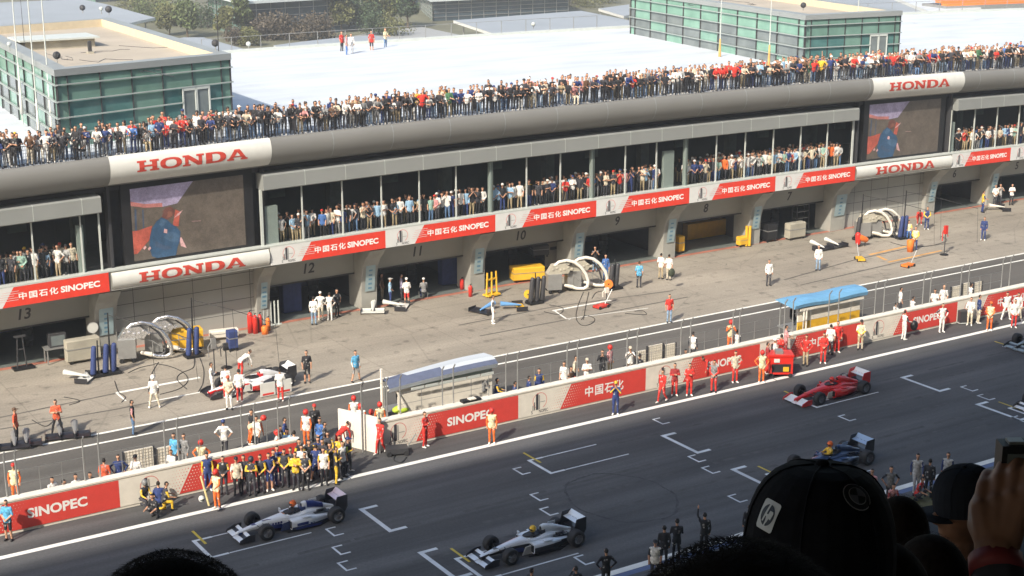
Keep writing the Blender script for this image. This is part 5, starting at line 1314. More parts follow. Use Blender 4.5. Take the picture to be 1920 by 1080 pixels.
P(663,742,'stand',-20,'marshalw','marshal behind the angled board, leftmost red helmet',gear=RH,sc_=1.02)
P(676,757,'stand',-30,'marshalw','marshal behind the angled board, second red helmet',gear=RH)
P(696,768,'stand',-20,dict(torso='red',legs='dark'),'marshal low behind the angled board, third red helmet',gear=RH)
P(712,754,'stand',-20,'marshal','marshal in white and yellow tabard right of the angled board',gear=RH)
# --- kneeling group and navy-yellow crew, track side
P(271,900,'kneel',20,'blkyel','crouching crew member leftmost of the kneeling group',gear=('helmet','grey'))
P(284,925,'squat',-60,dict(torso='black',legs='dark'),'dark figure squatting low in front of the kneeling group')
P(296,901,'squat',160,dict(torso='navy',legs='black',arm='navy'),'navy vested crew member seen from behind, middle of the kneeling group')
P(312,902,'kneel',80,dict(torso='dark',legs='yellow',arm='yellow'),'kneeling crew member with yellow legs at right of the group')
P(387,848,'stand',-20,'navyel','navy suited crew member with yellow sleeves holding white helmet at left')
s=thing('crash_helmet','white helmet hanging from the hand of the navy yellow crewman','helmet',place(376,900,'stand','h')+Vector((0,0,.95))); MB().ell((0,0,0),(.13,.15,.14)).build('shell',[M_sgnw],s,smooth=True); MB().ell((0,-.06,.0),(.11,.10,.05)).build('visor',[M_black],s,smooth=True)
P(417,854,'front',-30,dict(torso='black',legs='dark',arm='yellow',fore='dark'),'crew member in black with yellow shoulders behind the marshal')
P(404,880,'fwd',-60,'marshal','marshal in orange holding a yellow pole beside the kneeling crew',gear=RH)
s=thing('flag_pole','long pale yellow pole held by the marshal at the wall','pole',G(392,948)); MB().tube([(0,0,0),(-.25,.1,1.35)],.045,8).build('shaft',[mat('pole_cream_yellow',(.7,.6,.3),.6)],s)
P(442,856,'stand',-20,dict(torso='cream',legs='black',arm='white'),'crew member with cream vest and black trousers',gear=('cap','black'))
P(470,856,'cross',-30,'blkyel','crew member in black with yellow folded arms right of cream vest',gear=('helmet','dark'))
P(503,848,'front',-10,'navyshort','crew member in navy shorts with hands joined, left of the cluster')
P(519,835,'stand',-10,'navyel','navy and yellow crew member behind the left navy shorts')
P(532,841,'front',-30,'blkyel','black and yellow crew member in the middle row of cluster')
P(553,846,'cross',-30,dict(torso='yellow',legs='dark',arm='yellow',fore='yellow'),'crew member in yellow top with folded arms in the cluster')
P(565,833,'stand',-30,dict(torso='white',legs='black'),'white shirted person inside the yellow and navy cluster')
P(579,824,'stand',-10,dict(torso='black',legs='black',arm='yellow',fore='yellow'),'tall black and yellow crew member behind the cluster centre',sc_=1.04)
P(592,832,'wcam',150,'navyshort','crew member in navy shorts taking a photo, seen from behind',arm='navy')
P(614,808,'stand',-40,'blkyel','dark haired crew member with yellow arm in the upper cluster')
P(604,822,'front',-50,dict(torso='dark',legs='dred'),'crew member in dark top and red legs half hidden in cluster')
P(629,836,'cross',60,'yelyel','crew member in yellow overalls at the right of the cluster')
P(641,826,'stand',20,dict(torso='white',legs='dark',arm='dark'),'person in white partly hidden right of yellow overalls')
P(652,819,'wcross',40,dict(torso='dark',legs='black',arm='lime',fore='yellow',shoe='white'),'crew member with lime yellow sleeves, rightmost by the angled board',gear=('cap','navy'))
P(608,790,'stand',60,dict(torso='dark',legs='dark'),'person with dark top and sunglasses behind the cluster')
for (u,v,ps,ya,o_,kw,l) in ((456,852,'stand',-20,'blkyel',{},'dark haired crew member with yellow arms between cream vest and black folded arms'),(487,851,'front',-40,'blkyel',{},'crew member in black with yellow arms left of the navy shorts'),
    (512,842,'cross',10,dict(torso='navy',legs='navy',arm='yellow',fore='yellow'),{},'crew member with yellow folded arms behind the left navy shorts'),(544,838,'stand',-40,'blkyel',{},'crew member in black behind the yellow top in the cluster'),
    (571,846,'front',-30,dict(torso='dark',legs='black',arm='yellow',fore='skin'),{},'crew member in dark vest right of the yellow folded arms'),(583,841,'squat',-20,dict(torso='grey',legs='dark',arm='yellow'),{},'crouching crew member with wheel gun in the cluster middle'),
    (606,838,'stand',-30,dict(torso='white',legs='black',arm='yellow'),{},'crew member in white vest and yellow arms right of the photographer'),(618,829,'cam',-10,'blkyel',{},'crew member with hands raised behind the yellow overalls'),
    (636,815,'stand',-40,dict(torso='yellow',legs='dark',arm='dark'),{},'crew member in yellow vest near the white angled board'),(560,822,'stand',20,dict(torso='dark',legs='dark',arm='yellow'),{},'tall dark crew member with yellow arms near the wall gap'),
    (596,818,'front',-20,dict(torso='navy',legs='navy',arm='yellow'),{},'navy crew member behind the photographer in shorts')):
    P(u,v,ps,ya,o_,l,**kw)
P(712,783,'walk',-60,'redcrew','crewman in red walking with a dark trolley right of the angled board')
P(796,771,'cross',30,'redcrew','crewman in red standing before the dotted banner edge')
P(922,765,'stand',-30,'marshalw','lone marshal in orange trousers before the Latin lettering',gear=RH,torso='tabard')
P(1155,714,'cam',-40,dict(torso='navy',legs='navy',arm='navy',fore='yellow',shoe='white'),'lone crewman in navy with yellow collar before the Chinese lettering',gear=('cap','yellow'))
# --- red crew
P(1243,692,'walk',-70,'redcrew','red crewman walking left, first of the red row')
P(1266,680,'cross',-30,'redcrew2','red crewman with folded arms, second of the red row')
P(1294,680,'cross',-30,'redcrew','red crewman with folded arms, third of the red row')
P(1317,669,'bend',-60,'redcrew','red crewman bending by the wall, fourth of the row')
P(1340,674,'front',-50,dict(torso='grey',legs='red',arm='red',fore='red'),'red crewman with grey vest, fifth of the red row')
P(1380,657,'hips',-20,'redcrew','red crewman leaning on the wall right of the lettering',torso='cream')
P(1430,657,'hips',-30,'marshal','marshal in orange left of the tall red cart',gear=RH)
P(1440,641,'stand',60,'redcrew2','dark haired red crewman behind the marshal at the cart')
P(1454,634,'fwd',60,'whitered','crewman in white cap and red behind the tall red cart',gear=WC)
P(1466,626,'fwd',120,'redcrew','red crewman leaning over the tall red cart')
P(1475,609,'fwd',60,dict(torso='pink',legs='dred',arm='pink'),'pinkish red clad person behind the wall above the red cart',z=.6)
P(1513,627,'hips',-70,dict(torso='red',legs='tan',fore='red'),'red shirted crewman with tan legs right of the red cart')
P(1546,623,'front',-40,'redcrew','red crewman looking down before the Chinese characters')
P(1559,607,'stand',130,'wshirt','man in white shirt and dark trousers below the blue stand')
P(1572,601,'stand',-30,'redcrew','tall red crewman right of the white shirted man',sc_=1.05)
P(1616,599,'front',-40,dict(torso='tabard',legs='tan',arm='white',fore='yellow',shin='cream'),'official in yellow tabard and tan trousers right of blue stand',gear=BC)
# --- white crew, right
P(1698,581,'fwd',80,'whiteblk','white suited crewman holding a dark bag, left of the others',gear=('headset','red'))
s=thing('bag','dark bag held by the left white suited crewman','bag',G(1714,610,.7)); MB().ell((0,0,0),(.25,.2,.3)).build('body',[M_black],s,smooth=True)
P(1769,568,'hips',-20,'whiteblk','white suited crewman with hand on hip before Latin lettering')
P(1822,556,'fwd',-60,'whitecrew','white suited crewman bending over the grey battery trolley')
P(1838,552,'stand',60,'navysuit','navy clad crewman right of the battery trolley',legs='cream')
P(1859,565,'front',-50,'marshal','marshal in orange at right near the track line',gear=('cap','orange'))
P(1890,547,'wide',-30,'whiteblk','white suited crewman with dark bag near right picture edge')
P(1911,548,'wide',-40,'whitecrew','white suited crewman at the right picture edge')
P(1905,560,'stand',-40,'whitered','crewman in white and red at the very right edge behind others')
# --- behind the wall, middle and right
P(905,699,'sit',110,dict(torso='grey',legs='dark'),'person seated at the right end of the white stand',z=.75)
P(932,708,'sit',60,'navyel','navy and yellow clad seated person right of the white stand',z=.25)
P(966,714,'sit',80,'navysuit','person in navy low behind the wall above the emblem',z=.25)
P(992,704,'stand',80,dict(torso='navy',legs='navy',arm='navy',fore='navy'),'shorter person in navy left of taller navy and yellow one',sc_=.94,z=-.0)
P(1011,690,'stand',-20,dict(torso='navy',legs='navy',arm='yellow',fore='navy'),'person in navy with yellow collar behind the wall')
P(1058,677,'stand',-60,'wshirt','person in white with dark braces behind the wall',torso='white')
P(1080,666,'rail2',40,dict(torso='cream',legs='dark'),'person in cream shirt turned away behind the wall')
P(1071,686,'sit',30,dict(torso='brown',legs='dred',fore='red'),'dark haired seated person between two in white',z=.25)
P(1066,704,'sit',-20,dict(torso='cream',legs='khaki'),'low seated person in pale clothes at the wall top',z=.0)
P(1101,671,'cross',-30,dict(torso='white',legs='dred'),'person in white with folded arms and red trousers',gear=('cap','cream'))
P(1130,655,'cam',-40,'blk','person in black suit with camera behind the wall')
P(1144,647,'stand',20,dict(torso='pink',legs='khaki',fore='white'),'marshal with red helmet in pale shirt beside the black suit',gear=RH)
P(1182,649,'cam',-30,dict(torso='white',legs='brown',fore='brown'),'person in white with cream cap using camera by lattice boards',gear=('cap','cream'))
P(1200,662,'sit',100,'blk','crouching person in black before the small lattice board',z=.3)
P(1286,654,'sit',-20,dict(torso='grey',legs='dark'),'seated person with dark hair and grey top at the wall',z=.25)
P(1300,621,'stand',120,dict(torso='white',legs='dark',arm='dark',fore='dark'),'person in black and white standing right of lattice boards')
P(1371,600,'cam',-30,'marshalw','marshal with red helmet and yellow tabard raised behind the wall',gear=RH,z=.6,torso='tabard')
P(1383,617,'stand',100,dict(torso='white',legs='dark',arm='dark',fore='dark'),'dark clad person close beside the raised marshal')
P(1690,538,'stand',60,dict(torso='white',legs='dark',arm='white'),'standing person in white and navy behind the wall at right')
P(1681,566,'sit',80,dict(torso='white',legs='dark'),'white clad person crouching low at the wall, right part',z=.0)
P(1713,555,'sit',80,dict(torso='white',legs='dark',arm='dark'),'seated person in white with dark vest behind the right wall',z=.2)
P(1754,541,'sit',-40,'wshirt','seated person in white shirt left of the bald standing man',z=.25)
P(1771,534,'stand',-50,'wshirt','standing bald man in white shirt behind the wall at right',hair='skin')
P(1822,530,'stand',80,dict(torso='white',legs='grey',arm='dark'),'person between the lattice boards at right')
# --- pit lane, left
P(26,764,'stand',60,'orblk','man in orange red shirt and black trousers at the left edge',gear=('cap','brown'))
P(103,748,'wcross',-20,'orblk','man in orange red shirt and black trousers standing by the noses',sc_=1.04)
P(246,749,'stand',70,dict(torso='black',legs='jeans',arm='pink'),'slim person in black top and jeans with a black bag')
P(286,703,'wide',160,'whitecrew','mechanic in white suit and white helmet on the white pit box',gear=('helmet','white'),fore='dark')
P(395,679,'cross',70,'whiteblk','mechanic in white suit with black side stripes, arms folded')
P(422,684,'stand',160,'whitered','mechanic in white top and red trousers behind the cream one')
P(447,691,'stand',150,'whitered','mechanic in white and red seen from behind at the red car')
P(427,704,'front',-30,dict(torso='cream',legs='white',fore='skin',shin='white'),'mechanic in cream shirt and white trousers with red cap',gear=('cap','ored'))
P(471,655,'bend',100,'whitered','mechanic in white and red bending over behind the red car')
P(524,690,'cross',150,'whitered','mechanic in white and red standing right of the red car')
P(574,656,'stand',-20,'blkshort','man in black shirt and shorts alone mid lane',sc_=1.02)
P(666,656,'wide',10,dict(torso='sky',legs='grey',arm='sky',fore='white',shin='skin'),'man in bright blue shirt and grey shorts striding mid lane',sc_=1.)
# --- pit lane, garages 12..10
P(587,555,'stand',150,'wjeans','man in white shirt and blue jeans before garage 12')
P(600,546,'hips',150,'whitecrew','man in white overalls and white cap before garage 12',gear=WC)
P(617,547,'hips',140,'whiteblk','man in white overalls right of the white cap, garage 12')
P(631,541,'hips',20,dict(torso='black',legs='black',arm='ltgrey'),'person in black and grey inside garage 12')
P(715,512,'stand',40,dict(torso='brown',legs='khaki'),'person in brown top and khaki trousers in the shade of garage 11')
P(731,520,'front',60,dict(torso='ltblue',legs='navy',arm='ltblue'),'person in light blue shirt and white cap in garage 11',gear=WC)
P(752,513,'front',60,dict(torso='lilac',legs='dark',fore='lilac'),'man in lilac shirt in the mouth of garage 11')
P(762,520,'front',160,dict(torso='white',legs='red',shin='skin'),'person in white top and red skirt at garage 11',gear=WC)
P(794,520,'sit',160,dict(torso='grey',legs='navy'),'person with white cap sitting on a chair in garage 11',gear=WC)
s=thing('chair','thin metal chair under the seated person in garage 11','chair',place(794,520,'sit','h')+Vector((0,0,0)))
MB().box(-.22,.22,-.22,.22,.42,.46).build('seat',[M_dsteel],s)
for x in (-.2,.2):
    for y in (-.2,.2): MB().tube([(x,y,0),(x,y,.42)],.015,5).build('leg',[M_steel],s)
P(924,553,'wide',60,'whiteblk','mechanic in white and dark suit striding over the blue nose')
P(1116,461,'cam',-30,dict(torso='black',legs='ltjeans',shin='ltjeans'),'man in black shirt and light jeans with hands at his face, garage 9')
P(1136,476,'stand',-20,dict(torso='blue',legs='blue',fore='blue'),'driver in blue racing suit before garage 9')
P(1199,489,'stand',150,dict(torso='sky',legs='dark'),'man in light blue shirt and dark trousers before garage 9',hair='hairbr')
P(1240,474,'stand',120,dict(torso='white',legs='tan'),'man in white shirt and beige trousers at garage 8, left of two')
P(1255,476,'stand',120,dict(torso='white',legs='cream',arm='white'),'man in white with dark round backpack at garage 8')
s=thing('backpack','dark round backpack on the man at garage 8','bag',place(1253,492,'stand','h')+Vector((.1,-.25,1.15))); MB().ell((0,0,0),(.24,.16,.28)).build('body',[mat('dark_green_fabric',(.04,.05,.03),.8)],s,smooth=True)
P(1256,551,'stand',-20,dict(torso='red',legs='ltjeans',shin='ltjeans'),'person in red shirt and light jeans mid lane')
P(1443,486,'stand',-20,'wshirt','man in white shirt and black trousers alone mid lane at right',fore='white')
P(1536,459,'stand',-40,'wjeans','man in white top and pale jeans near the small noses',torso='white')
P(1847,406,'stand',-60,dict(torso='navy',legs='navy',fore='navy',shoe='white'),'man in navy suit alone mid lane at far right')
P(1845,357,'fwd',60,dict(torso='yellow',legs='navy',arm='navy'),'crewman in yellow and navy pushing gear at the garage 5 pier')
P(1725,394,'bend',-50,'redcrew','red clad crewman bending among the right side trolleys')
P(1740,387,'front',-40,'navyel','crewman in navy with yellow shoulders above the orange pit box')
P(1718,424,'front',-50,dict(torso='tabard',legs='navy',arm='yellow',fore='yellow'),'crewman in pale yellow top and navy trousers on the orange pit box')
P(1705,412,'sit',-40,dict(torso='tabard',legs='blue',arm='yellow'),'crewman in pale yellow crouching behind the bottle trolley',z=0)
P(1868,346,'front',-30,'wshirt','person in white shirt at garage 5, left of three'); P(1877,344,'cam',-30,dict(torso='ltgrey',legs='dark'),'person in grey white shirt at garage 5, middle of three'); P(1899,344,'cross',-30,dict(torso='white',legs='black'),'person in white shirt at garage 5, right of three')
P(1742,352,'stand',-30,'blk','dark figure standing inside garage 6 at left')
# --- dark figures at the near track edge
P(1137,1027,'hips',160,'blk','person in black at the near track edge, hand on hip, left group')
P(997,1064,'fwd',100,'blk','person in black leaning at the bottom edge below the dark silver car')
P(1080,1060,'cam',160,'blk','person in black with camera at the bottom edge')
P(1229,1011,'stand',-40,dict(torso='white',legs='dark',arm='black'),'person in white vest and dark cap at the near track edge',gear=BC)
P(1246,984,'stand',150,'blk','person in black left of the taller one at near track edge')
P(1270,971,'fwd',150,'blk','taller person in black pointing at near track edge',sc_=1.04)
P(1322,960,'up',150,'blk','person in black with one arm raised at near track edge')
P(1406,945,'stand',150,'blk','person in black just left of the large cap')
P(1636,878,'cam',-60,dict(torso='pink',legs='dark'),'small figure right behind the dark racing car at the cap')
P(1672,873,'hips',-30,dict(torso='grey',legs='black',arm='dark'),'person in dark and grey right of the large cap')
P(1677,906,'squat',-20,dict(torso='pink',legs='dark',arm='dred'),'crouching figure below the dark and grey person')
P(1722,849,'walk',-40,dict(torso='ltgrey',legs='ltgrey',arm='navy',fore='navy'),'person with grey trousers and navy jacket at right track edge',sc_=1.05)
P(1745,859,'stand',120,'blk','person in black between two in navy and grey')
P(1731,893,'squat',20,dict(torso='red',legs='dark',arm='dark'),'squatting person in red and dark below grey trousers')
P(1779,847,'stand',-60,dict(torso='ltgrey',legs='ltgrey',arm='navy',fore='navy'),'person in navy and grey standing rightmost at the near track edge')
# --- people walking on the white roof
for (u,v,ya,o,l,k) in ((640,58,20,dict(torso='red',legs='dark'),'person in red shirt on the white roof, leftmost walker',{}),(649,64,60,dict(torso='pink',legs='blue'),'person in pink top and blue jeans between red and white walkers',{}),
    (658,62,-20,dict(torso='white',legs='white',fore='white',shin='white'),'person all in white on the roof among the walkers',{}),(696,57,-20,dict(torso='red',legs='dark',shin='skin'),'woman in crimson top and dark skirt on the roof',{}),(722,52,20,dict(torso='tabard',legs='jeans'),'person in yellow shirt and jeans carrying a box on the roof',{})):
    P(u,v,'stand' if u!=722 else 'fwd',ya,o,l,z=ROOFZ+.03)
# ------------------------------------------------ spectators on the roof and in the gallery
rnd=random.Random(11)
NAMEC={'black':'black','dark':'dark grey','navy':'navy','white':'white','ltgrey':'light grey','grey':'grey','red':'red','blue':'blue','ltblue':'light blue','cream':'cream','khaki':'khaki','mint':'pale green','orange':'orange','brown':'brown','pink':'pink','green':'green','yellow':'yellow','jeans':'blue jeans','ltjeans':'pale jeans','tan':'beige','lilac':'lilac'}
ROOF_T=[('black',44),('dark',16),('navy',10),('white',20),('ltgrey',6),('grey',7),('red',6),('blue',1.5),('ltblue',3),('cream',7),('khaki',3),('orange',.6),('brown',6),('pink',2),('green',1),('yellow',1)]
ROOF_L=[('black',34),('dark',14),('navy',8),('jeans',14),('ltjeans',6),('khaki',14),('white',7),('cream',6),('grey',6)]
GAL_T=[('white',28),('ltblue',10),('cream',18),('mint',5),('black',26),('dark',12),('navy',6),('ltgrey',8),('red',2),('blue',1.5),('orange',.6),('khaki',6),('yellow',.8),('pink',1.5)]
GAL_L=[('black',30),('dark',16),('khaki',18),('tan',8),('jeans',10),('grey',8),('navy',8)]
def pick(t): 
    s=sum(w for _,w in t); x=rnd.uniform(0,s)
    for k,w in t:
        x-=w
        if x<=0: return k
    return t[-1][0]
ZONES=[(-99,24.4,'left of left sign'),(24.4,29,'over left sign, left half'),(29,33.9,'over left sign, right half'),(33.9,41.1,'over garage 12'),(41.1,48.9,'over garage 11'),(48.9,56.6,'over garage 10'),(56.6,64.4,'over garage 9'),(64.4,72.1,'over garage 8'),(72.1,79.9,'over garage 7'),(79.9,90.2,'over right sign'),(90.2,200,'right of right sign')]
def zone(x):
    for a,b,n in ZONES:
        if a<=x<b: return n
POSEN={'rail':'leaning','rail2':'hands joined','cross':'arms folded','stand':'upright','cam':'holding camera','hips':'hands on hips','front':'hands low','fwd':'reaching forward','lean':'leaning sideways','up':'arm raised','sit':'sitting','one':'pointing'}
USED=set()
def crowdperson(x,y,z,pose,T,Lg,where,sc_,gearp,group):
    for _ in range(80):
        t=pick(T); l=pick(Lg); g=None; r=rnd.random()
        if r<gearp: g=('cap',rnd.choice(['white','white','white','red','black','black','navy','yellow' if rnd.random()<.2 else 'white']))
        elif r<gearp+.12: g=('longhair','hairb')
        key=(t,l,g,pose,where)
        if key in USED: continue
        USED.add(key); break
    hat='' if not g else (f', {NAMEC.get(g[1],g[1])} cap' if g[0]=='cap' else ', long hair')
    lab=f"{POSEN[pose]}, {NAMEC[t]} top, {NAMEC[l]}{'' if 'jeans' in l else ' trousers'}{hat}, {where}"
    return dict(p=(x,y,z),pose=pose,t=t,l=l,g=g,lab=lab,sc=sc_,group=group)
specs=[]
x=14.5
while x<104:
    for row in (0,1,2):
        if row==2 and rnd.random()<.5: continue
        if row==1 and rnd.random()<.12: continue
        if row==0 and rnd.random()<.06: continue
        xx=x+rnd.uniform(-.12,.12); y=[78.80,79.32,79.95][row]+rnd.uniform(-.08,.12)
        z=ROOFZ; z+=bow(xx,y,z)-z
        T=ROOF_T if not (83<xx<88 or 66<xx<70 or 27<xx<29.5) else ROOF_T+[('red',60)]
        pose=rnd.choice(['rail','rail','rail','rail2','cross','fwd','lean'] if row==0 else ['stand','cross','rail2','cam','hips','lean','one','stand','cam','up' if rnd.random()<.25 else 'stand'])
        if row==0 and rnd.random()<.03: pose='sit'
        specs.append(crowdperson(xx,y,z,pose,T,ROOF_L,'roof '+zone(xx),rnd.uniform(.86,1.08),.17,'spectators along the roof railing'))
    x+=rnd.uniform(.33,.44)
def gal(x0,x1,step,rows):
    x=x0
    while x<x1:
        for row in range(rows):
            if row==1 and rnd.random()<.3: continue
            if row==0 and rnd.random()<.03: continue
            xx=x+rnd.uniform(-.15,.15); y=[79.22,79.72,80.3][row]+rnd.uniform(-.1,.12); z=4.97; z=bow(xx,y,z)
            pose=rnd.choice(['stand','cross','front','hips','stand','cam','rail2'])
            w='gallery '+zone(xx)
            specs.append(crowdperson(xx,y,z,pose,GAL_T,GAL_L,w,rnd.uniform(.93,1.04),.26,'spectators in the glazed gallery'))
        x+=step*rnd.uniform(.6,.9)
gal(17.0,22.8,.48,2); gal(34.9,48.6,.46,2); gal(49.2,51.6,.6,2); gal(52.,62.3,.46,2); gal(64.9,79.2,.48,3); gal(91.2,104,.48,2)
def dcam(s): 
    p=s['p']; return p[0]**2+p[1]**2+(p[2]-CH)**2
specs.sort(key=dcam)
NIND=170
near,far=specs[:NIND],specs[NIND:]
for s in near:
    o=person(s['p'],s['pose'],R(-32)*rnd.uniform(.2,1.)+rnd.uniform(-.5,.5)*(1 if s['pose'] not in('rail','rail2') else .25),s['t'],s['l'],fore='skin' if rnd.random()<.7 else s['t'],gear=s['g'],label=s['lab'][:200],sc_=s['sc'],skin=rnd.choice(['skin','skin2']),shoe=rnd.choice(['black','black','white']),group=s['group'],tilt=(rnd.uniform(-.05,.05),rnd.uniform(-.07,.07)))
# the rest of the crowd as one mass
def massmesh(specs,name,label):
    PA={}; 
    for k in {s['pose'] for s in specs}:
        src=BODY[k]; o=bpy.data.objects.new('t',src); COL.objects.link(o); d=o.modifiers.new('d','DECIMATE'); d.ratio=.22
        dg=bpy.context.evaluated_depsgraph_get(); me=bpy.data.meshes.new_from_object(o.evaluated_get(dg)); bpy.data.objects.remove(o)
        me.calc_loop_triangles(); V=np.array([v.co[:] for v in me.vertices]); F=np.array([t.vertices[:] for t in me.loop_triangles]); Mi=np.array([me.polygons[t.polygon_index].material_index for t in me.loop_triangles]); PA[k]=(V,F,Mi); bpy.data.meshes.remove(me)
    gm=GEAR['cap']; gm.calc_loop_triangles(); GV=np.array([v.co[:] for v in gm.vertices]); GF=np.array([t.vertices[:] for t in gm.loop_triangles])
    VV=[];FF=[];CC=[];off=0
    for s in specs:
        V,F,Mi=PA[s['pose']]; a=R(-32)*rnd.uniform(.2,1.)+rnd.uniform(-.5,.5)*(1 if s['pose'] not in('rail','rail2') else .25); c,sn=math.cos(a),math.sin(a); Rm=np.array([[c,-sn,0],[sn,c,0],[0,0,1]])
        cols=np.array([C[rnd.choice(['skin','skin2'])],C['hairb'],C[s['t']],C[s['t']],C['skin'] if rnd.random()<.7 else C[s['t']],C[s['l']],C[s['l']],C[rnd.choice(['black','white'])]])
        VV.append((V@Rm.T)*s['sc']+np.array(s['p'])); FF.append(F+off); CC.append(cols[Mi]); off+=len(V)
        if s['g'] and s['g'][0]=='cap':
            H=np.array(PH[s['pose']][1]); VV.append(((GV+H)@Rm.T)*s['sc']+np.array(s['p'])); FF.append(GF+off); CC.append(np.tile(np.array(C[s['g'][1]]),(len(GF),1))); off+=len(GV)
    VV=np.concatenate(VV);FF=np.concatenate(FF);CC=np.concatenate(CC)
    me=bpy.data.meshes.new(name); me.vertices.add(len(VV)); me.vertices.foreach_set('co',VV.ravel()); me.loops.add(len(FF)*3); me.loops.foreach_set('vertex_index',FF.ravel().astype(np.int32)); me.polygons.add(len(FF)); me.polygons.foreach_set('loop_start',np.arange(0,len(FF)*3,3,dtype=np.int32)); me.update(calc_edges=True)
    at=me.attributes.new('cloth','FLOAT_COLOR','FACE'); at.data.foreach_set('color',np.concatenate([CC,np.ones((len(CC),1))],1).ravel().astype(np.float32))
    m,nt,b=_tree('crowd_clothing'); n=nt.nodes.new('ShaderNodeAttribute'); n.attribute_name='cloth'; nt.links.new(n.outputs['Color'],b.inputs['Base Color']); b.inputs['Roughness'].default_value=.8
    me.materials.append(m); me.polygons.foreach_set('use_smooth',[True]*len(FF))
    o=obj(name,me); tag(o,label,'crowd',kind='stuff')
print('crowd total',len(specs),'individual',len(near),'mass',len(far))
fr=[s for s in far if s['p'][2]>8]; fg=[s for s in far if s['p'][2]<=8]
if fr: massmesh(fr,'crowd','dense far right part of the crowd at the roof railing')
if fg: massmesh(fg,'gallery_crowd','dense far right part of the crowd in the gallery')
